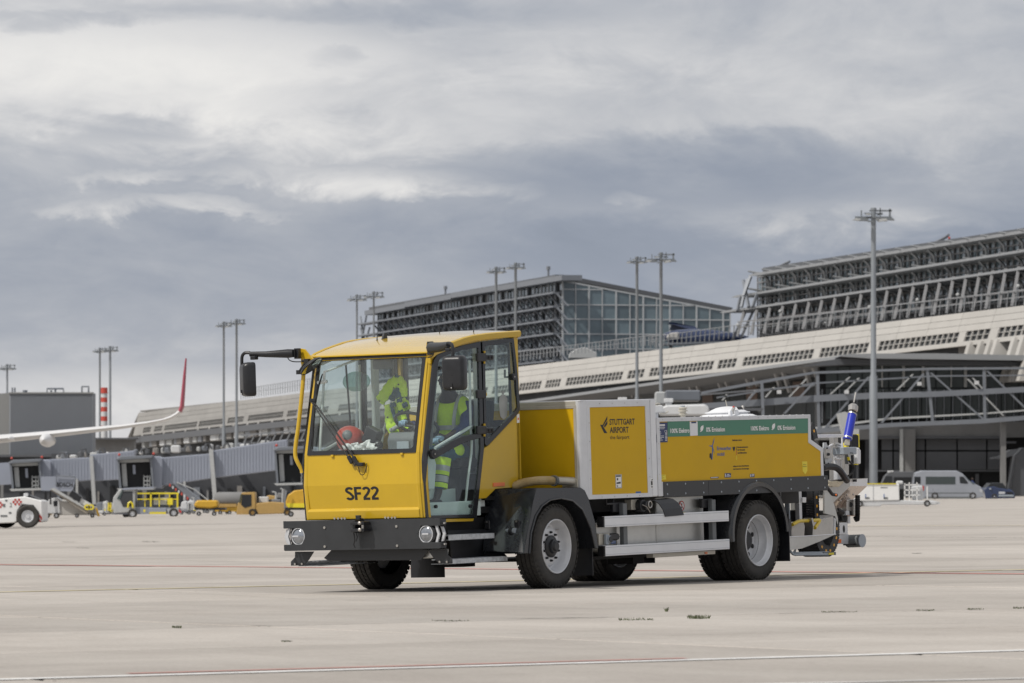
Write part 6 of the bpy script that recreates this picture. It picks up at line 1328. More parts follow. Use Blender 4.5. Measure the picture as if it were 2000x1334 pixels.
for (x, y, s_) in ((1515, 524, 0), (1826, 474, 1)):
    cr = thing('cleaning_cradle', ['folding roof crane arm with a red lamp at the left end of the office roof', 'folding roof crane arm with a red lamp over the middle of the office roof'][s_], 'roof crane', mtx=TERM)
    b0 = T(x, y, 10); TPt('crane_arm', MB().tube([b0, T(x+20, y-10, 10), T(x+27, y-13 if not s_ else y-15, 10)], .16, 6), 'steel_far', cr)
    TPt('crane_base', MB().b2(b0.x-.4, b0.x+.4, 9.6, 10.4, b0.z-2.2, b0.z+.1), 'steel_far', cr)
    TPt('red_lamp', MB().ball(T(x-14 if not s_ else x+28, y+1 if not s_ else y-9, 10), .15, 8), 'chimney_red', cr)
# ---- glass hall in the middle
hall = thing('glass_hall', 'tall hall with gridded glass gable and sloping roof behind the yellow truck cab', 'building', mtx=TERM)
C0 = T(1097, 546, 10); xc = C0.x
cl = T(735, 612, 10).x
TPt('hall_core', MB().prism([(xc-.4, 10.6, 17), (cl, 10.6, 17), (cl, 10.6, 31.2), (xc-.4, 10.6, 31.2)], (0, 1, 0)), 'facade_dark', hall)
e_r = Tc(1425, 608, xc)
TPt('hall_roof', MB().prism([Tc(1084, 536.5, xc), Tc(1100, 536.5, xc), Tc(1432, 601, xc), Tc(1425, 609, xc), Tc(1180, 560, xc), Tc(1097, 545, xc), Tc(1084, 545, xc)], (cl-xc-1.5, 0, 0)), 'roof_dark', hall)
for (p0, p1) in (((1097, 537), (975, 558)), ((975, 557), (880, 573)), ((880, 575), (790, 591)), ((790, 593), (712, 607))):
    a, b = T(*p0, 8.6), T(*p1, 8.6); TPt('roof_fascia', MB().prism([a, b, b+Vector((0, 0, -.75)), a+Vector((0, 0, -.75))], (0, 3, 0)), 'steel_far', hall)
rowz = [C0.z+.2]+[Tc(1099, y, xc).z for y in (565, 595, 623, 652, 681, 708)]
colx = [1099, 1124, 1150, 1176, 1203, 1230, 1256, 1282, 1308, 1334, 1360, 1386, 1412, 1426]
def roofz(px): return Tc(px, 547+(px-1099)*(61/326), xc).z
for i, (a, b) in enumerate(zip(colx, colx[1:])):
    da, db = Tc(a+1.2, 600, xc).y, Tc(b-1.2, 600, xc).y
    for z1, z0 in zip(rowz, rowz[1:]):
        ra, rb = min(z1-.09, roofz(a)-.1), min(z1-.09, roofz(b)-.1)
        if ra-z0 < .25 and rb-z0 < .25: continue
        TPt('glass_pane', MB().prism([(xc, da, z0+.09), (xc, db, z0+.09), (xc, db, max(rb, z0+.15)), (xc, da, max(ra, z0+.15))], (-.1, 0, 0)), 'pane', hall)
ml = MB()
for i, a in enumerate(colx):
    w_ = .22 if i % 2 == 0 else .12; d_ = Tc(a, 600, xc).y; ml.b2(xc-.1, xc+.18, d_-w_/2, d_+w_/2, 16.5, roofz(a))
for z in rowz[1:]:
    pr = [p for p in colx if roofz(p) > z]; ml.b2(xc-.1, xc+.16, Tc(1099, 600, xc).y, Tc(pr[-1], 600, xc).y, z-.08, z+.08)
ml.prism([Tc(1099, 547, xc), Tc(1426, 608, xc), Tc(1426, 611, xc), Tc(1099, 550, xc)], (.16, 0, 0))
TPt('mullion_grid', ml, 'mullion', hall, kind='stuff')
TPt('hall_backing', MB().prism([(xc-.3, Tc(1099, 600, xc).y, 16), (xc-.3, Tc(1425, 600, xc).y, 16), (xc-.3, Tc(1425, 600, xc).y, roofz(1425)-.1), (xc-.3, Tc(1099, 600, xc).y, roofz(1099)-.1)], (-.2, 0, 0)), 'facade_glass', hall)
# shaded side: storey slabs, posts and brackets
zl = [T(1094, y, 9.2).z for y in (570, 597, 623, 650, 677, 703)]
xe = T(700, 640, 9).x
for k, z in enumerate(zl):
    TPt('storey_shade', MB().b2(xe if k < 4 else cl, xc-.4, 8.8, 10.6, z-.14, z+.10), 'mullion' if 0 else 'steel_far', hall)
fr_ = MB(); npst = 30
for i in range(npst+1):
    x = cl+(xc-.6-cl)*i/npst
    fr_.b2(x-.22, x+.22, 10.2, 10.5, 17, 31.2)
    if i % 1 == 0:
        for z in zl: fr_.prism([(x+1.0, 9.0, z-.2), (x+1.5, 9.0, z-.2), (x+3.2, 10.2, z-2.0), (x+2.7, 10.2, z-2.0)], (0, .3, 0))
TPt('side_frames', fr_, 'steel_far', hall, kind='stuff')
fr_ = MB(); rnd = random.Random(3)
for k, z in enumerate(zl):
    for i in range(npst*2):
        x = cl+(xc-.6-cl)*i/(npst*2)
        if rnd.random() < .62: fr_.b2(x+.3, x+1.7, 10.35, 10.5, z+.45, z+1.25+rnd.random()*.3)
TPt('side_windows', fr_, 'pane', hall, kind='stuff')
fr_ = MB()
for k, z in enumerate(zl):
    for i in range(npst*2):
        x = cl+(xc-.6-cl)*i/(npst*2)
        if rnd.random() < .5: fr_.b2(x+.3, x+2.0, 10.25, 10.35, z+.3, z+.42); fr_.b2(x+.25, x+.37, 10.25, 10.35, z+.3, z+1.5)
TPt('side_window_frames', fr_, 'mullion', hall, kind='stuff')
for (x0, y0, x1, y1) in ((704, 618, 712, 668), (716, 616, 706, 668), (722, 640, 708, 690), (704, 640, 716, 690)): TPt('end_brace', MB().tube([T(x0, y0, 9.5), T(x1, y1, 9.5)], .16, 4), 'steel_far', hall)
for (x, y) in ((870, 575), (1071, 537)): TPt('roof_sensor', MB().cyl(T(x, y+6, 10), T(x, y-10, 10), .16, 6).b2(T(x, y-10, 10).x-.5, T(x, y-10, 10).x+.5, 9.8, 10.2, T(x, y-10, 10).z, T(x, y-10, 10).z+.5), 'steel_far', hall)
# ---- blue aircraft on the terrace
def wlathe(mb, c, axis_len, secs, n=14):  # body of revolution along x with (x, r, z)
    mb.lathe([(r_, x) for x, r_ in secs], c, n, axis='x'); return mb
pc = at(1345, 658, 752)
bp_ = thing('display_aircraft', 'old blue propeller airliner displayed on the visitor terrace before the glass hall', 'aircraft', loc=pc)
k = 752/F
wlathe(MB(), (0, 0, 0), 0, [(-50*k, .01), (-46*k, 8*k), (-25*k, 14*k), (10*k, 16*k), (50*k, 14*k), (95*k, 7*k), (118*k, .01)]).build('fuselage', 'car_blue', parent=bp_, smooth=True)
MB().prism([(-36*k, 4, 16*k), (-30*k, 4, 28*k), (6*k, 4, 24*k), (20*k, 4, 8*k)], (0, 2, 0)).build('tail_fin', 'car_blue', parent=bp_)
MB().prism([(-40*k, 1, 27*k), (-36*k, 1, 30*k), (14*k, 3, 22*k), (26*k, 3, 10*k)], (0, 4, 0)).build('tail_plane', 'car_blue', parent=bp_)
MB().prism([(-46*k, -4, -4*k), (-40*k, -4, 6*k), (-20*k, -4, 8*k), (-20*k, -4, -6*k)], (0, 3, 0)).build('engine_cowling', 'cladding', parent=bp_, bevel=.2)
MB().prism([(-60*k, -5, -14*k), (70*k, -5, -10*k), (70*k, -5, -14*k), (-60*k, -5, -18*k)], (0, 5, 0)).build('wing', 'steel_far', parent=bp_)
for x in (-35*k, 20*k): MB().b2(x-.2, x+.2, -1, 1, -24*k, -10*k).build('landing_gear', 'steel_far', parent=bp_)
dc = thing('terrace_marquee', 'low white marquee on the terrace left of the blue aircraft', 'marquee', loc=at(1138, 694, 768))
k = 768/F; MB().prism([(-28*k, 0, -6*k), (-26*k, 0, 4*k), (-12*k, 0, 13*k), (4*k, 0, 16*k), (16*k, 0, 11*k), (28*k, 0, 5*k), (28*k, 0, -6*k)], (0, 4, 0)).build('canvas', 'bridge_light', parent=dc, bevel=.1)
for x in (-24*k, 24*k): MB().b2(x-.1, x+.1, .5, .7, -14*k, -5*k).build('pole', 'steel_far', parent=dc)
# ---------------------------------------------------------------- things placed at their distances: px outlines on a plane at depth Y
def W(pts, Y): return [at(x, y, Y) for x, y in pts]
def gy(px, py): return F*CH/(py-(YH-TILT*(px-1000)))
def obj_at(name, label, cat, px, py, Y, group=None): return thing(name, label, cat, loc=at(px, py, Y), group=group)
def Q(par, name, pts, Y, dep, m, **k):
    o = par.location; return MB().prism([p-o for p in W(pts, Y)], (0, dep, 0)).build(name, m, parent=par, **k)
def Qb(par, name, x0, y0, x1, y1, Y, dep, m, **k): return Q(par, name, [(x0, y0), (x1, y0), (x1, y1), (x0, y1)], Y, dep, m, **k)
def tubeq(par, name, pts, Y, r, m, n=6, **k): return MB().tube([p-par.location for p in W(pts, Y)], r, n).build(name, m, parent=par, **k)
def wheelq(par, px, py, rpx, Y, m='rim', tm='rubber', dep=.28):
    c = at(px, py, Y)-par.location; r = rpx*Y/F
    wq = MB().lathe([(r*.55, 0), (r*.62, -.02), (r*.9, -.03), (r, .03), (r, dep-.03), (r*.9, dep)], c, 24).build('wheel', tm, parent=par, smooth=True)
    MB().lathe([(r*.56, .01), (r*.5, .0), (r*.42, .06), (r*.2, .06), (r*.16, .01), (.001, .01)], c, 20).build('rim', m, parent=wq, smooth=True)
# ---- pier building with canopy at the right
pier = thing('gate_building', 'dark glazed gate building with flat grey canopy roof at the right edge', 'building', loc=at(1830, 968, 556))
Yp = 556
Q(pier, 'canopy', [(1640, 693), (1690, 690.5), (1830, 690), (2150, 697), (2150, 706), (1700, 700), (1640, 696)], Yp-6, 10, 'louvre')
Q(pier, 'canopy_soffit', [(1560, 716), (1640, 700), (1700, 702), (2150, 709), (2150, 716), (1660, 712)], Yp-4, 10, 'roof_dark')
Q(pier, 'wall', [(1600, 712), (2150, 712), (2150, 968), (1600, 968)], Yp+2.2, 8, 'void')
cols = [1612, 1636, 1660, 1684, 1706, 1736, 1765, 1800, 1828, 1858, 1886, 1922, 1956, 1990, 2024, 2060, 2100]
for a, b in zip(cols, cols[1:]):
    for y0, y1 in ((708, 757), (759, 818)):
        if b <= 1700 and y0 == 708: y0 = 716
        Qb(pier, 'glass_pane', a+1, y0, b-1, y1, Yp+1.6, .1, 'facade_glass')
for x, w_ in ((1765, 2.4), (1803, 2.4), (1886, 2.6), (1924, 2.6), (1723, 1.2), (1858, 1), (1960, 1.2), (2030, 2.4)): Qb(pier, 'facade_post', x-w_, 706, x+w_, 756, Yp+.9, .5, 'bridge_light')
for i, x in enumerate(range(1606, 2110, 17)):
    Qb(pier, 'facade_post', x-.8, 760, x+.8, 826, Yp+1.2, .3, 'steel_far')
Q(pier, 'deck_soffit', [(1560, 842), (2150, 816), (2150, 852), (1560, 860)], Yp+.5, 4, 'concrete_far')
Qb(pier, 'concrete_column', 1759, 838, 1788, 921, Yp, 1.5, 'concrete_far'); Qb(pier, 'column_edge', 1757.5, 838, 1764, 921, Yp-.15, .3, 'bridge_light')
for x0, x1 in ((1722, 1743), (1746, 1757), (1790, 1806), (1809, 1868), (1871, 1926), (1929, 1955)):
    for y0, y1 in ((858, 879), (882, 917)): Qb(pier, 'wall_panel', x0, y0, x1, y1, Yp+1.4, .4, 'panel_far')
Qb(pier, 'lintel', 1700, 852, 1960, 857, Yp+.3, .5, 'roof_dark'); Qb(pier, 'lintel', 1700, 918, 1960, 921, Yp+.3, .5, 'roof_dark')
for x in (1640, 1668, 1690): Qb(pier, 'dim_column', x, 850, x+9, 968, Yp+.6, .6, 'undercroft')
Qb(pier, 'doorway', 1905, 925, 1912, 966, Yp+1.9, .2, 'panel_far'); Qb(pier, 'sign_panel', 1960, 862, 1985, 866, Yp, .4, 'panel_far')
Q(pier, 'ramp_shell', [(2000, 874), (1985, 890), (1974, 975), (2040, 975), (2040, 874)], Yp-14, 6, 'roof_dark')
Q(pier, 'door_canopy', [(1940, 893), (1955, 891), (1975, 878), (2040, 872), (2040, 884), (1978, 890), (1958, 896), (1940, 896)], Yp-10, 4, 'roof_dark')
# ---- truss walkway
tr = thing('truss_walkway', 'grey steel truss passenger walkway crossing in front of the gate building at the right', 'walkway', loc=at(1800, 838, 540))
Yt = 540
Q(tr, 'top_chord', [(1590, 725.5), (1820, 718), (2100, 716), (2100, 720.5), (1820, 722.5), (1590, 730)], Yt, .5, 'steel_far')
Q(tr, 'middle_beam', [(1590, 772), (1700, 767), (1830, 764), (2100, 750), (2100, 761), (1830, 775), (1700, 779), (1590, 785)], Yt, .6, 'steel_far')
Q(tr, 'bottom_chord', [(1490, 856), (1597, 837), (1740, 826), (1920, 818), (2100, 804), (2100, 813), (1920, 827), (1740, 834), (1597, 846), (1490, 866)], Yt, .6, 'steel_far')
Q(tr, 'bottom_rail', [(1500, 846), (1740, 815), (1925, 806), (2100, 792), (2100, 795), (1925, 809), (1740, 819), (1500, 851)], Yt+.2, .4, 'bridge_light')
Q(tr, 'top_chord', [(1370, 765), (1480, 744), (1590, 725.5), (1590, 730), (1480, 750), (1370, 770)], Yt+.8, .5, 'steel_far')
Q(tr, 'middle_beam', [(1370, 788), (1480, 780), (1590, 772), (1590, 785), (1480, 793), (1370, 800)], Yt+.8, .6, 'steel_far')
def brace(x0, y0, x1, y1, Y=Yt+.1, w_=2.2, m='steel_far', name='brace'):
    Q(tr, name, [(x0-w_, y0), (x0+w_, y0), (x1+w_, y1), (x1-w_, y1)], Y, .4, m)
for b_ in ((1597, 728, 1600, 840), (1811, 720, 1822, 825), (1922, 720, 1924, 822), (1488, 745, 1492, 850), (2030, 720, 2035, 812)): brace(*b_, w_=2.8, name='upright')
for b_ in ((1804, 730, 1722, 826), (1818, 728, 1920, 818), (1928, 724, 2004, 798), (1697, 736, 1602, 848), (1590, 747, 1532, 808), (1478, 762, 1450, 794), (2040, 722, 2110, 800)): brace(*b_, w_=2.4)
for b_ in ((1783, 731, 1752, 762), (1900, 738, 1922, 762), (1660, 736, 1622, 770), (1678, 738, 1650, 766), (1575, 740, 1542, 775), (1512, 756, 1495, 776), (1476, 762, 1463, 778), (1420, 770, 1411, 782), (1960, 812, 1890, 740)): brace(*b_, Y=Yt+5, w_=1.8, m='bridge_light', name='rear_brace')
Q(tr, 'rear_chord', [(1400, 775), (1590, 747), (1820, 733), (2100, 731), (2100, 733), (1820, 736), (1590, 750), (1400, 778)], Yt+5, .4, 'steel_far')
for x in (1545, 1960): Qb(tr, 'support_leg', x-5, 858 if x < 1900 else 812, x+5, 968, Yt+1, 1.0, 'concrete_far')
for x, y in ((1650, 768), (1518, 768), (1792, 752), (1904, 750)): Qb(tr, 'junction_box', x, y-6, x+8, y+1, Yt-.3, .6, 'dull_white')
# air handling plant on the annex beside the truck body
an = thing('plant_annex', 'low dark annex carrying ventilation plant behind the yellow truck body', 'building', loc=at(1250, 972, 470))
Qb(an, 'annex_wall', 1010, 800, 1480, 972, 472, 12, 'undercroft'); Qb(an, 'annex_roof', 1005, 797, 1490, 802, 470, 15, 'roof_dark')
Qb(an, 'plant_unit', 1300, 762, 1368, 783, 490, 4, 'steel_far', bevel=.1); Qb(an, 'plant_unit', 1280, 765, 1300, 790, 486, 3, 'bridge_light', bevel=.1)
Q(an, 'plant_cover', [(1288, 812), (1288, 797), (1302, 791), (1378, 789), (1386, 797), (1386, 812)], 468, 3, 'dull_white', bevel=.15)
for x, y in ((1216, 784), (1306, 786)): Qb(an, 'vent_pipe', x-6, y, x+6, y+20, 469, .5, 'dull_white', bevel=.05); Qb(an, 'vent_cap', x-9, y-8, x+9, y, 468.8, .9, 'dull_white', bevel=.05)
Q(an, 'stair_tower', [(1637, 808), (1650, 804), (1662, 808), (1668, 860), (1650, 860)], 500, 3, 'bridge_light')
Qb(an, 'tower_post', 1662, 838, 1678, 860, 498, 1, 'bridge_light')
# ---- floodlight masts
where = {1706: 'nearest and tallest floodlight mast, right of the yellow truck', 1244: 'floodlight mast over the truck body, left one of its pair', 1291: 'floodlight mast over the truck body, right one of its pair', 969: 'floodlight mast behind the cab roof, left one of its pair', 1007: 'floodlight mast behind the cab roof, right one of its pair',
         697: 'floodlight mast at the left end of the glass hall, left one of its pair', 730: 'floodlight mast at the left end of the glass hall, right one of its pair', 437: 'floodlight mast left of the cab mirror, left one of its pair', 462: 'floodlight mast left of the cab mirror, right one of its pair',
         195: 'floodlight mast beside the striped chimney, left one of its pair', 215: 'floodlight mast beside the striped chimney, right one of its pair', 14: 'floodlight mast before the grey hangar at the left edge'}
rnd = random.Random(31)
def mast(px, py, hw, wd=None, lbl=None, turn=1):
    H_ = 25.0; Y = (H_-.9)*F/((YH-py)); Y = min(Y, 1200)
    top = at(px, py, Y); x, z = top.x, top.z; gz_ = TILT*x; o = thing('floodlight_mast', where[px], 'light mast', loc=(x, Y, gz_), group='floodlight masts along the apron')
    h = z-gz_; r = (wd or hw*.16)*Y/F/2; k = Y/F
    MB().lathe([(r*1.25, 0), (r*1.2, h*.42), (r*.85, h*.43), (r*.72, h*.99), (r*.9, h*.992), (r*.9, h), (.01, h)], n=14, axis='z').build('pole', 'mast', parent=o, smooth=True)
    a = hw*k; fr2 = MB().b2(-a*.9, a*.9, -.12, .12, h-a*.52, h-a*.42).b2(-a*.2, a*.9*turn, -.1, .1, h-a*.18, h-a*.10).b2(-.1, .1, -a*.8, a*.8, h-a*.52, h-a*.42)
    fr2.b2(a*.80*turn-.08, a*.80*turn+.08, -.1, .1, h-a*.6, h-a*.05)
    fr2.b2(-a*.45, a*.45, -.1, .1, h-a*.30, h-a*.24).b2(-a*.62, -a*.56, -.1, .1, h-a*.52, h-a*.12).b2(a*.30, a*.36, -.1, .1, h-a*.55, h-a*.0)
    fr2.build('head_frame', 'lamp_head', parent=o)
    for i, (fx, fy, fz) in enumerate(((-.97, 0, -.62), (-.62, -.5, -.66), (-.55, .5, -.60), (.50, -.5, -.68), (.55, .5, -.62), (.97, 0, -.60), (-.35, -.2, -.36), (.38, .2, -.34), (-.2, -.6, -.72), (.22, .6, -.58))):
        c = (fx*a*.80, fy*a, h+a*fz); s_ = a*(.24 if i < 6 else .15); t_ = rnd.uniform(-.1, .25)
        MB().prism([(c[0]-s_, c[1]-s_, c[2]-s_*t_), (c[0]+s_, c[1]-s_, c[2]+s_*t_), (c[0]+s_*.75, c[1]-s_, c[2]+s_*(.42+t_)), (c[0]-s_*.4, c[1]-s_, c[2]+s_*.48)], (0, s_*2, 0)).build('floodlight', 'lamp_head' if i % 3 else 'bridge_light', parent=o)
    return o
mast(1706, 406, 40, 13); mast(1244, 501, 21, 7.5); mast(1291, 493, 30, 8.5, turn=1); mast(969, 521, 20, 7); mast(1007, 513, 20, 7)
mast(697, 575, 20, 5); mast(730, 569, 21, 5); mast(437, 628, 17, 5.5); mast(462, 623, 18, 6, turn=1); mast(195, 679, 15, 5); mast(215, 676, 17, 6); mast(14, 711, 18, 5)
# ---- grey hangar, chimney, low blocks at the left
hg = thing('hangar', 'big windowless grey ribbed hangar block at the left behind the aircraft wing', 'building', loc=at(95, 960, 700))
Q(hg, 'ribbed_wall', [(18, 767), (181, 767.5), (181, 980), (18, 980)], 700, 5, 'hangar'); Q(hg, 'side_wall', [(-60, 772), (18, 767.5), (18, 980), (-60, 980)], 701, 5, 'hangar_light')
rb = MB()
for i in range(54): p = at(20+i*3, 768, 699.85)-hg.location; q = at(21.2+i*3, 960, 699.85)-hg.location; rb.b2(p.x, q.x, p.y, p.y+.15, q.z, p.z)
rb.build('wall_ribs', 'hangar', parent=hg, kind='stuff')
Qb(hg, 'parapet', 17, 766, 182, 769, 699.7, 1, 'hangar_light')
for pts in ([(92, 768), (92, 759), (124, 759), (124, 768)], [(160, 767), (160, 755), (173, 755), (173, 767)], [(100, 768), (100, 762)], [(108, 768), (108, 758)]): tubeq(hg, 'roof_rail', pts, 705, .12, 'steel_far', 4)
for x in (24, 29, 49): tubeq(hg, 'roof_mast', [(x, 768), (x, 757 if x < 40 else 762)], 704, .10 if x < 40 else .3, 'steel_far', 4)
lo = thing('low_block', 'low dark flat block between the grey hangar and the terminal end', 'building', loc=at(225, 960, 760))
Qb(lo, 'wall', 176, 858, 262, 985, 760, 4, 'concrete_far'); Qb(lo, 'roof', 174, 855, 265, 858, 758, 6, 'roof_dark')
Qb(lo, 'lower_wall', -60, 892, 300, 985, 690, 6, 'undercroft'); Qb(lo, 'lower_roof', -60, 888, 300, 892.5, 688, 10, 'roof_dark')
ch = thing('chimney', 'tall chimney striped red and white behind the pair of masts', 'chimney', loc=at(203.5, 960, 1050))
k = 1050/F
for i in range(10):
    z1 = (960-758-i*9.2)*k; z0 = (960-758-(i+1)*9.2)*k; MB().lathe([(6.6*k, z0), (6.5*k, z1)], n=18, axis='z').build('stripe', 'chimney_red' if i % 2 == 0 else 'dull_white', parent=ch, smooth=True)
MB().lathe([(7.2*k, -10*k), (6.6*k, (960-758-92)*k)], n=18, axis='z').build('shaft', 'dull_white', parent=ch, smooth=True)
MB().lathe([(8*k, (960-768)*k), (8*k, (960-767)*k), (6.6*k, (960-767)*k)], n=18, axis='z').lathe([(5*k, (960-757)*k), (6.7*k, (960-757)*k), (6.7*k, (960-760)*k)], n=18, axis='z').build('gallery', 'chimney_red', parent=ch)
# thin steam rising from the chimney
sm = bpy.data.materials.new('steam'); sm.use_nodes = True; t = sm.node_tree; t.nodes.clear(); pvn = t.nodes.new('ShaderNodeVolumePrincipled'); mo = t.nodes.new('ShaderNodeOutputMaterial'); pvn.inputs['Density'].default_value = .035; pvn.inputs['Color'].default_value = (1, 1, 1, 1); t.links.new(pvn.outputs[0], mo.inputs['Volume']); MAT['steam'] = sm
o = MB().tube([at(*p, 1052) for p in [(203, 757), (206, 735), (212, 712), (222, 690), (232, 675)]], [5*k, 9*k, 10*k, 12*k, 6*k], 14).build('steam', 'steam', smooth=True); o['kind'] = 'stuff'
# ---- airliner wing reaching in from the left
aw = thing('airliner', 'white airliner wing with a tall dark red winglet reaching in from the left edge', 'aircraft', loc=at(-200, 870, 205))
Yw = 205; secs = []
def airfoil(c, th, ch_, tw=0):
    return [(c.x+0, c.y+ch_*(t-.35), c.z+th*h+tw*(t-.35)*ch_) for t, h in ((0, 0), (.04, .32), (.2, .5), (.45, .42), (.8, .12), (1, 0), (.8, -.14), (.45, -.42), (.2, -.48), (.04, -.28))]
for (px, py, th, ch_) in ((-900, 912, 62, 8.5), (-420, 888, 46, 6.5), (-200, 873, 34, 5.2), (0, 858, 17, 4.0), (60, 852.5, 15, 3.7), (120, 846.5, 13, 3.4), (180, 840, 11.5, 3.0), (240, 833.5, 9, 2.6), (290, 826.5, 7, 2.3), (320, 820.5, 6.2, 2.0)):
    secs.append(airfoil(at(px, py, Yw)-aw.location, th*Yw/F, ch_))
loft(secs).build('wing', 'wing_white', parent=aw, smooth=True)
def wl_sec(px, py, nx, nz_, th, ch_):
    c = at(px, py, Yw)-aw.location; k = Yw/F; out_ = []
    for t, h in ((0, 0), (.04, .32), (.2, .5), (.45, .42), (.8, .12), (1, 0), (.8, -.14), (.45, -.42), (.2, -.48), (.04, -.28)):
        out_.append((c.x+nx*h*th*k, c.y+ch_*(t-.35), c.z+nz_*h*th*k))
    return out_
loft([wl_sec(320, 820.5, 0, 1, 6.2, 2.0), wl_sec(334, 816, -.35, .93, 7, 1.9), wl_sec(345, 810, -.6, .8, 7.6, 1.8), wl_sec(352, 804, -.8, .6, 8, 1.7)]).build('wing_tip', 'wing_white', parent=aw, smooth=True)
loft([wl_sec(352, 804, -.8, .6, 8, 1.7), wl_sec(356, 794, -.97, .25, 8.5, 1.6), wl_sec(358, 770, -1, .05, 7.5, 1.3), wl_sec(361, 730, -1, 0, 5.5, .9), wl_sec(363.5, 700, -1, 0, 3, .5)]).build('winglet', 'winglet_red', parent=aw, smooth=True)
c = at(92, 860, Yw-1)-aw.location; MB().lathe([(.01, -1.6), (.16, -1.3), (.24, -.5), (.25, .4), (.2, 1.5), (.01, 2.6)], c, 14, axis='y').build('flap_fairing', 'wing_white', parent=aw, smooth=True)
c = at(25, 857, Yw-1)-aw.location; MB().lathe([(.01, -1.4), (.08, -1.0), (.10, .4), (.01, 2.0)], c, 10, axis='y').build('flap_fairing', 'wing_white', parent=aw, smooth=True)
fc = Vector((-13.0, 1.5, .7)); MB().lathe([(.01, -15), (.7, -14.3), (1.3, -13), (1.75, -11), (1.9, -8.5), (1.9, 9), (1.5, 13), (.9, 17), (.25, 20.5), (.01, 20.6)], fc, 28, axis='y').build('fuselage', 'wing_white', parent=aw, smooth=True)
MB().prism([fc+Vector((-.12, 14, 1.2)), fc+Vector((-.12, 20, .6)), fc+Vector((-.12, 22.5, 6.6)), fc+Vector((-.12, 20, 6.6))], (.24, 0, 0)).build('tail_fin', 'winglet_red', parent=aw, bevel=.05)
MB().prism([fc+Vector((-5, 20.5, .8)), fc+Vector((5, 20.5, .8)), fc+Vector((5, 21.8, .8)), fc+Vector((0, 21, .8)), fc+Vector((-5, 21.8, .8))], (0, 0, .15)).build('tailplane', 'wing_white', parent=aw)
zg_ = TILT*(aw.location.x+fc.x)-aw.location.z
for dx_, y in ((2.2, 2.5), (0, -11), (-2.2, 2.5)):
    x = fc.x+dx_; wg_ = MB().cyl((x, y, zg_+.45), (fc.x+dx_*.5, y, fc.z-1.4), .10, 8).build('landing_gear', 'grey_light', parent=aw)
    for q in (-.28, .28): MB().lathe([(.18, -.13), (.40, -.13), (.45, -.07), (.45, .07), (.40, .13), (.18, .13)], (x+q, y, zg_+.45), 20, axis='x').build('gear_wheel', 'rubber', parent=wg_, smooth=True)
wn = MB()
for i in range(34): wn.box((fc.x+1.86, -7.5+i*.5, fc.z+.35), (.03, .22, .32))
wn.build('cabin_windows', 'facade_dark', parent=aw, kind='stuff')
c = Vector((-7.3, -1.6, -1.15)); en = MB().lathe([(.74, -1.7), (.86, -1.55), (.92, -.9), (.88, .6), (.55, 1.9), (.40, 2.2)], c, 24, axis='y').build('engine', 'wing_white', parent=aw, smooth=True)
MB().lathe([(.01, -1.5), (.12, -1.35), (.74, -1.2)], c, 24, axis='y').build('fan', 'grey_plastic', parent=en, smooth=True)
MB().prism([c+Vector((-.12, -.6, .8)), c+Vector((-.12, 1.6, .5)), c+Vector((-.12, 2.6, 1.5)), c+Vector((-.12, .6, 1.5))], (.24, 0, 0)).build('pylon', 'wing_white', parent=aw)
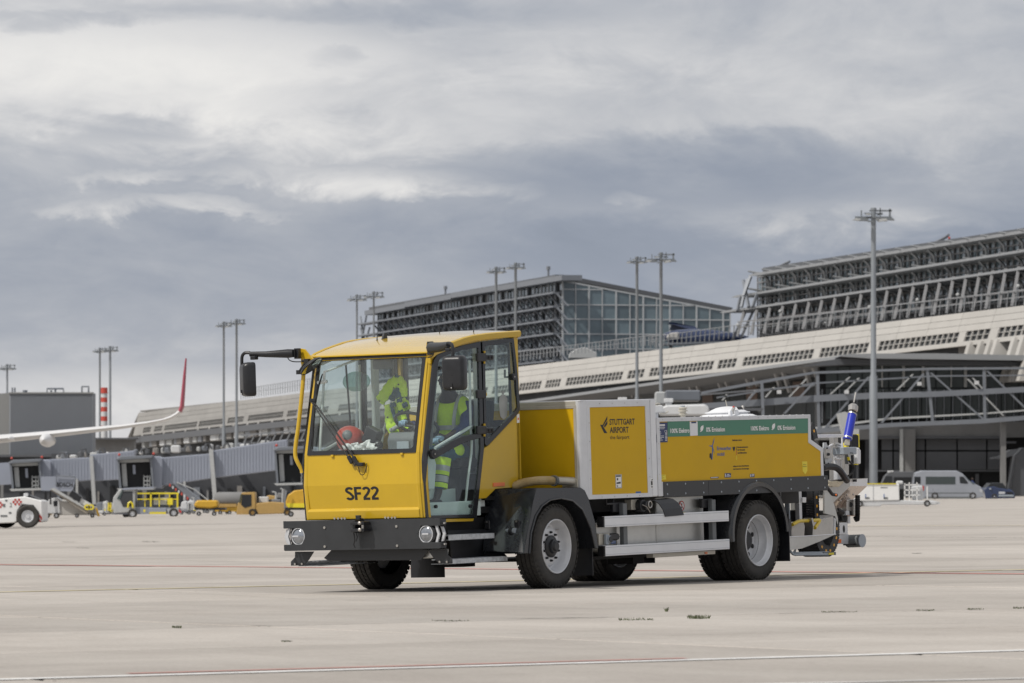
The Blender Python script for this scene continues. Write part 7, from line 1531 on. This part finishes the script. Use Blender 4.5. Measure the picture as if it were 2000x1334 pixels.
# ---- jet bridges
def jet_bridge(lbl, X0, X1, yt, yb, Y, tun, post, lean=6):
    """cabin X0..X1, top yt, floor yb; tun: list of tunnel outlines; post: columns"""
    jb = thing('jet_bridge', lbl, 'jet bridge', loc=at((X0+X1)/2, 1000, Y), group='jet bridges along the terminal')
    h = yb-yt; w_ = X1-X0
    ci = Q(jb, 'cabin', [(X0, yt+4), (X0+8, yt), (X1+14, yt-1), (X1+22, yt+3), (X1+14+lean, yb+2), (X0+5, yb+3)], Y+.5, 3.2, 'bridge_grey', bevel=.08)
    Q(jb, 'cabin_mouth', [(X0+2, yt+6), (X1-3, yt+2), (X1+2, yb-1), (X0+7, yb)], Y+.3, .3, 'void')
    Q(jb, 'cabin_frame', [(X0, yt+3), (X0+4, yt+3), (X0+9, yb+1), (X0+5, yb+1)], Y-.6, 1.2, 'bridge_edge'); Q(jb, 'cabin_frame', [(X1-4, yt+1), (X1, yt+1), (X1+5, yb+1), (X1+1, yb+1)], Y-.6, 1.2, 'bridge_edge')
    Q(jb, 'cabin_hood', [(X0-2, yt+4), (X0+8, yt-1), (X1+3, yt-3), (X1+1, yt+3), (X0, yt+7)], Y-1, 2, 'bridge_edge', bevel=.05)
    Q(jb, 'roller_blind', [(X0+4, yt+6), (X1-4, yt+4), (X1-4, yt+10), (X0+5, yt+12)], Y-.2, .4, 'bridge_light')
    Q(jb, 'inner_panel', [(X0+9, yt+14), (X0+18, yt+13), (X0+21, yb-2), (X0+12, yb-1)], Y+.1, .2, 'bridge_light'); Q(jb, 'inner_panel', [(X0+31, yt+16), (X0+36, yt+16), (X0+37, yt+34), (X0+32, yt+34)], Y+.1, .2, 'bridge_grey')
    for yy in (yb-22, yb-14, yb-6): Qb(jb, 'door_rail', X1-16, yy, X1-2, yy+2, Y-.2, .2, 'bridge_light')
    for xx in (X1-16, X1-9, X1-4): Qb(jb, 'door_rail', xx, yb-24, xx+1.5, yb, Y-.2, .2, 'bridge_light')
    Q(jb, 'cabin_floor', [(X0, yb+2), (X1+4, yb), (X1+4, yb+4), (X0+4, yb+6)], Y-1.2, 3, 'bridge_light')
    for i, (pts, m) in enumerate(tun): 
        tu = Q(jb, 'tunnel', pts, Y+1.2+i*.35, 2.6, m, bevel=.05)
        (xa, ya), (xb, yb_) = pts[0], pts[1]; n = max(2, int((xb-xa)/6)); sm_ = MB()
        for q in range(n+1):
            x = xa+(xb-xa)*q/n; y = ya+(yb_-ya)*q/n; yl_ = pts[-1][1]+(pts[-2][1]-pts[-1][1])*q/n
            p = at(x, y+2, Y+1.15+i*.35)-jb.location; p2 = at(x+.7, yl_-2, Y+1.15+i*.35)-jb.location; sm_.b2(p.x, p2.x, p.y, p.y+.05, p2.z, p.z)
        sm_.build('tunnel_ribs', m, parent=tu, kind='stuff')
    for (x0, y0, x1, y1, w2) in post: Q(jb, 'lift_column', [(x0-w2, y0), (x0+w2, y0), (x1+w2, y1), (x1-w2, y1)], Y+.9, .6, 'bridge_light')
    wheelq(jb, (X0+X1)/2+40, 996, 7, Y+1); wheelq(jb, (X0+X1)/2+60, 996, 7, Y+1)
    Qb(jb, 'bogie', (X0+X1)/2+34, 984, (X0+X1)/2+66, 992, Y+1, 2, 'bridge_edge')
    for x, y in ((X0+5, yt-4), (X1+4, yt-6)): MB().ball(at(x, y, Y-.5)-jb.location, .13, 8).build('red_beacon', 'chimney_red', parent=jb)
    return jb
jet_bridge('jet bridge whose open cabin stands at the left edge above the checkered tug', 18, 78, 899, 953, 560, [([(80, 898), (176, 893), (178, 938), (85, 946)], 'bridge_grey'), ([(176, 888), (262, 880), (262, 935), (178, 940)], 'bridge_grey')], [(178, 890, 184, 985, 3.5), (150, 935, 150, 990, 2)])
jet_bridge('jet bridge whose open cabin stands above the grey and yellow service truck', 228, 296, 892, 952, 540, [([(312, 894), (410, 886), (414, 934), (316, 949)], 'bridge_grey'), ([(408, 881), (560, 858), (562, 916), (413, 934)], 'bridge_grey')], [(412, 878, 420, 980, 4), (360, 940, 360, 990, 2)])
jet_bridge('jet bridge whose open cabin is half hidden by the left side of the truck cab', 535, 604, 874, 942, 520, [([(612, 876), (720, 866), (724, 925), (616, 940)], 'bridge_grey'), ([(720, 860), (860, 840), (862, 900), (724, 925)], 'bridge_grey')], [(720, 858, 726, 975, 4)])
gl_ = thing('jet_bridge_tunnel', 'grey passenger tunnel end passing out of the left edge behind the tug', 'jet bridge', loc=at(-10, 950, 566)); Q(gl_, 'tunnel', [(-80, 908), (20, 903), (22, 946), (-80, 950)], 566, 2.6, 'bridge_grey'); Qb(gl_, 'support_leg', -30, 946, -24, 985, 567, .8, 'bridge_edge')
gl_ = thing('connecting_walkway', 'slender truss walkway on the terminal front left of the truck cab', 'walkway', loc=at(540, 870, 620))
for pts in ([(470, 849), (600, 838), (600, 841), (470, 852)], [(470, 866), (600, 858), (600, 861), (470, 869)]): Q(gl_, 'chord', pts, 620, .4, 'louvre')
for i in range(9): x = 474+i*14; Q(gl_, 'brace', [(x, 866-i*.8), (x+2.5, 866-i*.8), (x+11, 849-i), (x+8.5, 849-i)], 620.1, .3, 'louvre')
for x in (480, 590): Qb(gl_, 'leg', x, 866, x+4, 985, 621, .6, 'concrete_far')
rnd = random.Random(9)
gear = thing('roof_plant', 'row of small pale plant units and pipes on the low roof behind the jet bridges', 'roof plant', loc=at(300, 900, 600))
for i in range(34):
    px = 115+i*13.5+rnd.uniform(-4, 4); py = 893-(px-115)*.055; w_ = rnd.uniform(3, 9); h_ = rnd.uniform(3, 11)
    Qb(gear, 'plant_unit', px-w_, py-h_, px+w_, py+4, 600+rnd.uniform(0, 6), 1.5, ['bridge_light', 'steel_far', 'dull_white', 'panel_far', 'cladding_dark'][i % 5], bevel=.12)
    if i % 3 == 0: tubeq(gear, 'pipe', [(px, py), (px+3, py-h_-4), (px+10, py-h_-5), (px+14, py)], 599, .12, 'roof_dark', 5)
Qb(gear, 'annex_wall', 100, 886, 590, 990, 607, 4, 'undercroft')
# ---- tug at the left edge
Yg = gy(54, 1031)-.3
tg = thing('aircraft_tug', 'low white aircraft tug with red checkered flag squares at the left edge', 'tug', loc=at(40, 1031, Yg))
Q(tg, 'body', [(-70, 976), (0, 974), (22, 972), (48, 969.5), (82, 978), (83, 1019), (70, 1021), (72, 1003), (64, 988), (42, 985), (34, 999), (33, 1018), (28, 1021), (-70, 1025)], Yg, 2.4, 'white_paint', bevel=.03)
Q(tg, 'wheel_arch', [(33, 1020), (33, 1000), (44, 986), (65, 986), (76, 1000), (77, 1019), (70, 1022)], Yg-.02, .3, 'black')
Q(tg, 'bonnet_vent', [(46, 969.5), (56, 967), (76, 975), (76, 979)], Yg+.3, 1.6, 'black_plastic'); Q(tg, 'rear_lamp', [(46, 970), (46, 963.5), (54, 963), (55, 969)], Yg+.2, .3, 'dull_white', bevel=.01)
wheelq(tg, 54, 1008.5, 22.5, Yg-.1, 'rim', 'rubber', .4); wheelq(tg, 10, 1009, 22.5, Yg+1.7, 'rim', 'rubber', .4)
cx0, cy0 = 24.5, 974; sq = MB()
for i in range(5):
    for j in range(3):
        if (i+j) % 2 == 1: 
            ps = [at(cx0+i*3.6+dx_, cy0+j*4.3+dy_, Yg-.012)-tg.location for dx_, dy_ in ((0, 0), (3.5, 0), (3.5, 4.2), (0, 4.2))]; sq.prism(ps, (0, .005, 0))
for (x, y) in ((-1, 980), (2, 984), (-1, 988)): sq.prism([at(x+dx_, y+dy_, Yg-.012)-tg.location for dx_, dy_ in ((0, 0), (3.5, 0), (3.5, 4), (0, 4))], (0, .005, 0))
sq.build('checker_squares', 'red', parent=tg)
vs, fs = fit_text('2', 5*Yg/F, 8.5*Yg/F, .0); a = at(18.5, 990.5, Yg-.012)-tg.location; MB().add([(a.x+x, a.y, a.z+y) for x, y, z in vs], fs).build('fleet_number', 'grey_plastic', parent=tg, recalc=False)
Q(tg, 'hazard_stripes', [(77, 1004), (82, 1010), (82, 1016), (77, 1010)], Yg-.03, .02, 'red'); Q(tg, 'hazard_stripes', [(77, 1014), (81, 1019), (77, 1019)], Yg-.03, .02, 'red')
for x0, y0, x1, y1 in ((6, 984, 10, 990), (10, 976, 14, 979), (17, 1000, 22, 1003), (1, 1006, 14, 1009)): Qb(tg, 'vent_slot', x0, y0, x1, y1, Yg-.015, .02, 'grey_plastic')
# ---- vehicles parked under the bridges
def parked(name, lbl, cat, px, py, grp=None):
    Y = gy(px, py); return thing(name, lbl, cat, loc=at(px, py, Y), group=grp), Y
t_, Y = parked('service_truck_far', 'grey open cab service truck with yellow railings on its bed, left background', 'truck', 285, 1009)
t_.name = 'maintenance_truck'
Q(t_, 'cab', [(221, 972), (231, 958), (240, 954), (264, 954), (264, 1000), (222, 1003), (220, 985)], Y, 2.0, 'bridge_light', bevel=.04)
Q(t_, 'cab_opening', [(234, 975), (240, 960), (259, 960), (259, 988), (250, 990), (240, 990)], Y-.02, .3, 'undercroft'); Q(t_, 'cab_roof', [(236, 956), (242, 953), (300, 950.5), (300, 954), (242, 957)], Y-.1, 2.2, 'bridge_grey')
Q(t_, 'windscreen', [(228, 974), (238, 958), (241, 958), (233, 976)], Y-.05, 2, 'far_glass'); tubeq(t_, 'door_arch', [(250, 992), (251, 983), (255, 980), (259, 984), (260, 992)], Y-.1, .06, 'signal_yellow')
Q(t_, 'chassis', [(222, 1000), (264, 990), (350, 992), (352, 1003), (222, 1005)], Y+.2, 1.8, 'bridge_grey'); Qb(t_, 'side_box', 290, 992, 325, 1003, Y-.03, .4, 'bridge_grey', bevel=.02); Qb(t_, 'yellow_band', 292, 1000, 324, 1004, Y-.06, .05, 'signal_yellow'); Qb(t_, 'yellow_mark', 280, 995, 284, 1000, Y-.06, .05, 'signal_yellow')
for i, (x0, y0, x1, y1) in enumerate(((268, 962, 349, 965), (268, 974, 349, 976), (282, 962, 284, 990), (293, 963, 296, 990), (310, 964, 312, 990), (330, 965, 332, 990), (345, 965, 348, 992))): Qb(t_, 'yellow_rail', x0, y0, x1, y1, Y+.1*(i % 3), .08, 'signal_yellow')
Qb(t_, 'yellow_box', 327, 973, 337, 986, Y, .6, 'signal_yellow'); Qb(t_, 'load', 270, 978, 344, 992, Y+.5, 1.2, 'steel_far'); Q(t_, 'tail_marker', [(349, 994), (354, 998), (354, 1003), (349, 999)], Y-.03, .02, 'red'); Qb(t_, 'load_cover', 300, 972, 326, 986, Y+.3, .6, 'dull_white')
Q(t_, 'rear_wing', [(326, 994), (348, 991), (352, 1002), (328, 1003)], Y-.02, .3, 'bridge_light')
wheelq(t_, 258.5, 1003, 8.8, Y-.1); wheelq(t_, 339, 1001.5, 9, Y-.1); wheelq(t_, 246, 1004, 7, Y+1.7)
t_, Y = parked('belt_loader', 'white belt loader with its grey conveyor raised to the left, behind the tug', 'belt loader', 140, 1012)
Q(t_, 'cab', [(84, 992), (97, 974), (108, 972), (116, 975), (118, 1003), (86, 1004)], Y, 1.8, 'dull_white', bevel=.04); Q(t_, 'cab_window', [(104, 979), (112, 978), (112, 988), (105, 989)], Y-.02, .1, 'facade_dark')
Q(t_, 'body', [(112, 978), (150, 982), (185, 990), (186, 1006), (112, 1006)], Y+.1, 1.8, 'cladding', bevel=.03); Q(t_, 'conveyor', [(98, 957), (106, 955), (175, 998), (172, 1003), (166, 1002)], Y-.3, .8, 'belt'); Q(t_, 'conveyor_rail', [(98, 955), (106, 953), (176, 996), (175, 999)], Y-.4, .1, 'bridge_light')
Q(t_, 'control_box', [(141, 957), (160, 971), (154, 981), (134, 968)], Y-.4, .7, 'black_plastic'); Q(t_, 'side_panel', [(156, 972), (182, 987), (176, 994), (156, 982)], Y-.3, .5, 'dull_white')
for x in (170, 178): MB().lathe([(.08, -.02), (.16, -.02), (.16, .1)], at(x, 990.5, Y-.45)-t_.location, 12).build('yellow_roller', 'signal_yellow', parent=t_)
Q(t_, 'yellow_support', [(186, 992), (189, 992), (195, 1008), (191, 1009)], Y, .2, 'cart_yellow'); tubeq(t_, 'beacon_pole', [(99, 985), (98, 958)], Y-.2, .05, 'black')
for x, r_ in ((92, 5), (110, 5.5), (150, 4), (180, 4)): wheelq(t_, x, 1007, r_, Y-.1)
t_, Y = parked('baggage_cart', 'flat trailer with low orange yellow cover, left of the tan tractor', 'baggage cart', 402, 1007, None)
Q(t_, 'cover', [(378, 989), (381, 980), (386, 977), (425, 977), (426, 990), (412, 993), (386, 992)], Y, 1.6, 'cart_yellow', bevel=.08); Q(t_, 'bed', [(380, 990), (440, 992), (440, 996), (380, 996)], Y+.1, 1.6, 'black_plastic')
for x in (388, 418): wheelq(t_, x, 1003, 4.5, Y-.05)
t_, Y = parked('tanker_trailer', 'small silver tank trailer standing behind the tan tractor', 'trailer', 448, 1004)
o = t_.location; MB().lathe([(.01, -1.0), (.30, -.95), (.40, -.7), (.40, .9), (.3, 1.05), (.01, 1.1)], at(450, 974, Y+2)-o, 16, axis='x').build('tank', 'concrete_far', parent=t_, smooth=True)
Qb(t_, 'frame', 424, 984, 462, 990, Y+1.6, 1.2, 'tan'); Qb(t_, 'deck', 420, 988, 466, 999, Y+1.7, 1.0, 'cart_yellow')
for x in (430, 448): wheelq(t_, x, 1001, 4, Y+1.5)
t_, Y = parked('tow_tractor', 'tan tow tractor with an open cab, left of the yellow truck', 'tow tractor', 505, 1007)
Q(t_, 'cab', [(462, 1003), (464, 984), (468, 980), (472, 962), (498, 961), (500, 1004)], Y, 1.8, 'tan', bevel=.03); Q(t_, 'cab_window', [(473, 966), (491, 966), (491, 988), (478, 992), (471, 986)], Y-.02, .15, 'facade_dark'); Q(t_, 'windscreen', [(466, 981), (470, 965), (473, 965), (470, 982)], Y-.03, 1.7, 'far_glass')
Q(t_, 'bonnet', [(500, 983), (530, 980), (555, 982), (560, 1003), (500, 1005)], Y, 1.8, 'tan', bevel=.04); Qb(t_, 'step', 462, 1001, 500, 1005, Y-.05, .3, 'tan'); Q(t_, 'wheel_arch', [(486, 1004), (488, 995), (500, 994), (504, 1004)], Y-.03, .1, 'black')
wheelq(t_, 493, 1001, 7.5, Y-.1, 'tan'); wheelq(t_, 561, 1000.5, 7, Y-.1, 'tan')
Qb(t_, 'rear_gear', 505, 970, 524, 982, Y+.8, .6, 'dull_white', bevel=.04); Qb(t_, 'rear_gear', 530, 975, 548, 982, Y+1, .5, 'steel_far', bevel=.04)
t_, Y = parked('spreader_trailer', 'bright yellow hopper trailer partly hidden behind the truck cab', 'trailer', 580, 1012)
Q(t_, 'hopper', [(557, 983), (562, 967), (575, 958), (600, 955), (640, 955), (640, 990), (570, 991), (560, 991)], Y, 1.7, 'cart_yellow', bevel=.04); Q(t_, 'hopper_base', [(558, 983), (640, 983), (636, 992), (562, 991)], Y-.03, 1.7, 'signal_yellow'); Qb(t_, 'chassis', 556, 991, 640, 996, Y, 1.6, 'black_plastic')
wheelq(t_, 568, 1004, 5.5, Y-.05); wheelq(t_, 612, 1003, 5.5, Y-.05); tubeq(t_, 'strut', [(556, 993), (557, 975), (560, 958)], Y-.2, .04, 'steel_far')
t_, Y = parked('passenger_stairs', 'mobile stairs with red and white striped rail under the middle jet bridge', 'stairs', 375, 1004)
Y += 30; t_.location = at(375, 1002, Y)
Q(t_, 'stair_flight', [(338, 945), (350, 943), (402, 985), (404, 998), (396, 998)], Y, 1.6, 'steel_far')
for i in range(8): Q(t_, 'stripe', [(331+i*5.7, 944+i*4.3), (333.8+i*5.7, 946+i*4.3), (333+i*5.7, 951+i*4.3), (330+i*5.7, 949+i*4.3)], Y-.1, .1, 'chimney_red' if i % 2 == 0 else 'dull_white')
Q(t_, 'handrail', [(345, 941), (380, 955), (407, 976), (406, 978), (380, 957), (345, 943)], Y-.12, .1, 'bridge_light')
for x in (362, 398): Qb(t_, 'support', x, 965 if x < 380 else 982, x+3, 1000, Y+.2, .2, 'steel_far'); wheelq(t_, x+2, 999, 4, Y)
# loose clutter between them, each a small vehicle of its own
rnd = random.Random(21)
clut = [(207, 1004, 'low yellow framed lift between the belt loader and the grey truck', 'signal_yellow', 'lift'), (196, 1006, 'small white cart right of the belt loader', 'dull_white', 'cart'), (362, 1004, 'grey ground power cart right of the grey truck', 'steel_far', 'power cart'), (436, 1003, 'small dark dolly beside the silver tank trailer', 'black_plastic', 'dolly'), (88, 1009, 'small tan tractor behind the checkered tug', 'tan', 'tractor')]
for px, py, lb_, m, ct in clut:
    t_, Y = parked('ground_cart', lb_, ct, px, py+1); Y += 1; w_ = rnd.uniform(9, 14)
    Q(t_, 'bed', [(px-w_, py-8), (px+w_, py-9), (px+w_, py-3), (px-w_, py-3)], Y, 1.5, m, bevel=.03)
    Q(t_, 'superstructure', [(px-w_*.8, py-9), (px-w_*.6, py-24), (px+w_*.2, py-26), (px+w_*.4, py-9)], Y+.2, 1, 'dull_white' if m != 'dull_white' else 'steel_far', bevel=.04)
    tubeq(t_, 'handle', [(px+w_*.5, py-8), (px+w_*.5, py-22), (px+w_*.95, py-22), (px+w_*.95, py-8)], Y, .05, 'signal_yellow' if m == 'signal_yellow' else 'bridge_light')
    wheelq(t_, px-w_*.6, py-2.5, 3.4, Y-.05); wheelq(t_, px+w_*.6, py-2.5, 3.4, Y-.05)
more = [(16, 1004, 'dark belt trailer in the gap under the left cabin', 'grey_plastic', 'trailer', 12, 16), (118, 1005, 'pale mobile heater unit behind the belt loader conveyor', 'cladding', 'heater', 16, 30), (166, 1003, 'grey container dolly behind the conveyor foot', 'steel_far', 'dolly', 12, 14), (214, 1004, 'small yellow tractor nose beside the grey truck cab', 'cart_yellow', 'tractor', 9, 18), (372, 1003, 'white water cart at the foot of the striped stairs', 'dull_white', 'water cart', 10, 26),
        (412, 1002, 'dark container dolly behind the orange covered trailer', 'panel_far', 'dolly', 12, 22), (470, 1001, 'pale generator behind the tan tractor cab', 'bridge_light', 'generator', 14, 30), (528, 1001, 'brown stacked crates behind the tan tractor bonnet', 'tan', 'crates', 16, 34), (546, 1002, 'grey stair base behind the tan tractor tail', 'concrete_far', 'stairs', 9, 40), (60, 1004, 'grey cable cabinet behind the checkered tug', 'concrete_far', 'cabinet', 10, 30)]
for px, py, lb_, m, ct, w_, h_ in more:
    t_, Y = parked('ground_unit', lb_, ct, px, py+1); Y += 8+rnd.uniform(0, 8)
    Q(t_, 'housing', [(px-w_, py-4), (px-w_*.9, py-h_*.7), (px-w_*.3, py-h_), (px+w_*.7, py-h_*.95), (px+w_, py-h_*.4), (px+w_, py-4)], Y, 1.6, m, bevel=.05)
    Qb(t_, 'opening', px-w_*.5, py-h_*.75, px+w_*.3, py-h_*.35, Y-.03, .1, 'facade_dark'); Qb(t_, 'trim', px-w_, py-7, px+w_, py-5, Y-.05, .1, ['signal_yellow', 'bridge_light', 'black_plastic'][int(px) % 3])
    tubeq(t_, 'handle', [(px+w_*.6, py-h_*.5), (px+w_*.7, py-h_*1.15), (px+w_*.2, py-h_*1.2)], Y-.05, .06, 'bridge_light')
    wheelq(t_, px-w_*.6, py-3, 3.6, Y-.05); wheelq(t_, px+w_*.6, py-3, 3.6, Y-.05)
for i in range(22):       # bridge legs and wall bays of the ground floor behind
    px = 8+i*27+rnd.uniform(-8, 8); w_ = rnd.uniform(1.5, 6); y0 = rnd.uniform(945, 962)
    Qb(gear, 'wall_bay' if i % 2 else 'wall_post', px-w_, y0, px+w_, 990, 606.5, .4, ['concrete_far', 'void', 'cladding_dark', 'void', 'bridge_edge'][i % 5])
# hanging boards under the cabins
sg = thing('gate_board', 'pale hanging board lettered BOSCH on the left jet bridge', 'sign', loc=at(125, 950, 556)); Q(sg, 'board', [(80, 931), (150, 929), (141, 960), (80, 958)], 556, .3, 'bridge_grey')
vs, fs = fit_text('BOSCH', 32*556/F, 9*556/F, .03); a = at(110, 951, 555.9)-sg.location; MB().add([(a.x+x, a.y, a.z+y) for x, y, z in vs], fs).build('lettering', 'void', parent=sg, recalc=False)
for x in (84, 136): Qb(sg, 'hanger', x, 925, x+1.5, 932, 556.1, .2, 'bridge_edge')
tubeq(sg, 'board_rail', [(110, 948), (110, 929), (147, 931), (147, 940)], 555.8, .07, 'bridge_edge')
# ---- right side: white power unit, vans, cars, marshal
t_, Y = parked('ground_power_unit', 'white box ground power unit with railed platform in front of the silver van', 'power unit', 1750, 990)
Q(t_, 'housing', [(1660, 948), (1690, 945), (1756, 945), (1757, 977), (1668, 979)], Y, 1.8, 'white_paint', bevel=.03); Q(t_, 'skirt', [(1670, 978), (1757, 977), (1830, 979), (1830, 986), (1722, 986), (1720, 989), (1686, 989)], Y+.05, 1.7, 'dull_white', bevel=.03)
Qb(t_, 'door_seam', 1705.5, 947, 1706.2, 978, Y-.01, .02, 'steel_far'); Qb(t_, 'warning_line', 1690, 944, 1750, 945.6, Y-.05, .3, 'signal_yellow')
for x, y in ((1690, 971), (1726, 971)): Qb(t_, 'caution_label', x, y, x+8, y+3.5, Y-.015, .02, 'grey_plastic'); Qb(t_, 'blue_mark', x, y-6, x+1.5, y+3, Y-.015, .02, 'print_blue')
Qb(t_, 'printing', 1720, 951.5, 1733, 953, Y-.015, .02, 'grey_plastic')
for x0, y0, x1, y1 in ((1766, 944, 1768, 980), (1775, 942, 1777, 978), (1790, 942, 1792, 978), (1766, 946, 1795, 948), (1766, 956, 1795, 958), (1766, 966, 1795, 968), (1810, 950, 1812, 976)): Qb(t_, 'platform_rail', x0, y0, x1, y1, Y+.1, .06, 'white_paint')
Q(t_, 'seat_box', [(1782, 950), (1802, 948), (1804, 976), (1784, 977)], Y+.3, 1, 'dull_white', bevel=.04); Qb(t_, 'lamp_head', 1751, 939, 1764, 946, Y+.2, .4, 'dull_white', bevel=.05); Qb(t_, 'recess', 1757, 955, 1765, 980, Y+.2, .6, 'black')
Q(t_, 'tow_bar', [(1815, 976), (1836, 981), (1836, 985), (1815, 983)], Y+.4, .3, 'dull_white'); wheelq(t_, 1811, 983, 6.2, Y-.05, 'dull_white'); wheelq(t_, 1679, 984, 6.5, Y-.05, 'rim')
t_, Y = parked('silver_van', 'silver high roof passenger van parked under the gate building at the right', 'van', 1850, 975.5)
Q(t_, 'body', [(1784, 942), (1788, 923), (1800, 919), (1868, 919), (1880, 925), (1893, 938), (1908, 947), (1916, 951), (1921, 960), (1922, 971), (1905, 974), (1800, 974), (1784, 968)], Y, 2.0, 'van_silver', bevel=.06)
Q(t_, 'side_window', [(1808, 931), (1866, 931), (1866, 946), (1808, 946)], Y-.02, .1, 'facade_glass'); Q(t_, 'door_window', [(1874, 931), (1882, 931), (1891, 943), (1889, 945), (1875, 944)], Y-.02, .1, 'facade_dark'); Q(t_, 'rear_window', [(1786, 931), (1798, 931), (1798, 945), (1785, 945)], Y-.02, .1, 'facade_dark')
Q(t_, 'windscreen', [(1884, 928), (1893, 938), (1905, 946), (1900, 946), (1888, 934)], Y-.01, 1.9, 'far_glass'); Qb(t_, 'tail_light', 1801, 949, 1804.5, 958, Y-.04, .1, 'red'); Qb(t_, 'trim', 1808, 962, 1900, 963.5, Y-.02, .05, 'grey_plastic'); Q(t_, 'headlamp', [(1913, 955), (1920, 957), (1921, 962), (1914, 961)], Y-.03, .2, 'drl')
for x in (1826, 1900): wheelq(t_, x, 968, 6.6, Y-.05)
Qb(t_, 'sill', 1806, 970, 1895, 974, Y-.02, .1, 'grey_plastic')
t_, Y = parked('dark_van', 'dark van with pale roof half hidden behind the silver van', 'van', 1755, 973)
Q(t_, 'body', [(1728, 930), (1738, 921), (1786, 921), (1790, 972), (1722, 972), (1722, 945)], Y+6, 2, 'panel_far', bevel=.05); Q(t_, 'windscreen', [(1723, 945), (1730, 930), (1742, 930), (1742, 945)], Y+5.95, .1, 'facade_dark'); Q(t_, 'side_window', [(1746, 932), (1780, 932), (1780, 943), (1746, 943)], Y+5.95, .1, 'void')
Qb(t_, 'roof_rack', 1734, 919, 1745, 923, Y+6, .4, 'dull_white'); wheelq(t_, 1738, 966, 6, Y+5.9)
t_, Y = parked('blue_car', 'dark blue car with silver bumper parked right of the silver van', 'car', 1950, 975)
Q(t_, 'body', [(1922, 957), (1928, 951), (1942, 950), (1950, 953), (1972, 956), (1981, 962), (1983, 973), (1925, 974)], Y, 1.7, 'car_blue', bevel=.05); Q(t_, 'greenhouse', [(1927, 951), (1934, 944), (1958, 943), (1966, 953), (1972, 957), (1925, 955)], Y+.15, 1.4, 'facade_dark', bevel=.03)
Qb(t_, 'headlight', 1951, 960.5, 1963, 965, Y-.03, .1, 'drl', bevel=.02); Qb(t_, 'grille', 1965, 961, 1978, 965, Y-.03, .1, 'black'); Qb(t_, 'bumper', 1950, 966.5, 1980, 970, Y-.05, .2, 'grey_light', bevel=.02); wheelq(t_, 1942, 969, 5, Y-.02); Qb(t_, 'wing_mirror', 1932, 953, 1936, 956, Y-.1, .1, 'grey_light')
t_, Y = parked('blue_car', 'second dark blue car, seen only as a roof behind the first one', 'car', 1935, 973.5); Y += 12
Q(t_, 'body', [(1915, 958), (1922, 952), (1960, 951), (1978, 958), (1980, 972), (1916, 972)], Y, 1.7, 'car_blue', bevel=.05); Q(t_, 'greenhouse', [(1922, 952), (1930, 943), (1950, 942), (1962, 952)], Y+.15, 1.4, 'facade_dark', bevel=.03); wheelq(t_, 1926, 968, 5, Y-.02)
# marshal in a lime vest
pm = at(1899, 973, 534); ps = thing('person', 'distant marshal in lime vest standing behind the bonnet of the silver van', 'person', loc=(pm.x, 534, TILT*pm.x))
J2 = [(0, 0, .95), (0, 0, 1.2), (0, 0, 1.42), (0, 0, 1.55), (0, -.02, 1.70), (-.18, 0, 1.38), (-.22, -.02, 1.12), (-.20, -.12, .92), (.18, 0, 1.38), (.22, -.02, 1.12), (.20, -.12, .92), (-.09, 0, .9), (-.10, 0, .5), (-.10, .02, .08), (-.10, -.15, .04), (.09, 0, .9), (.10, 0, .5), (.11, .02, .08), (.11, -.15, .04)]
skinned('body', J2, chain_e(0, 1, 2, 3, 4)+chain_e(2, 5, 6, 7)+chain_e(2, 8, 9, 10)+chain_e(0, 11, 12, 13, 14)+chain_e(0, 15, 16, 17, 18), [.13, .13, .12, .06, .10, .06, .045, .035, .06, .045, .035, .09, .065, .05, .04, .09, .065, .05, .04], 'navy', ps, 1)
skinned('vest', [(0, 0, .98), (0, 0, 1.2), (0, 0, 1.40)], chain_e(0, 1, 2), [.17, .17, .165], 'hivis', ps, 1); MB().ball((0, -.02, 1.70), .115, 10, (.85, .95, 1.15)).build('head', 'skin', parent=ps, smooth=True)
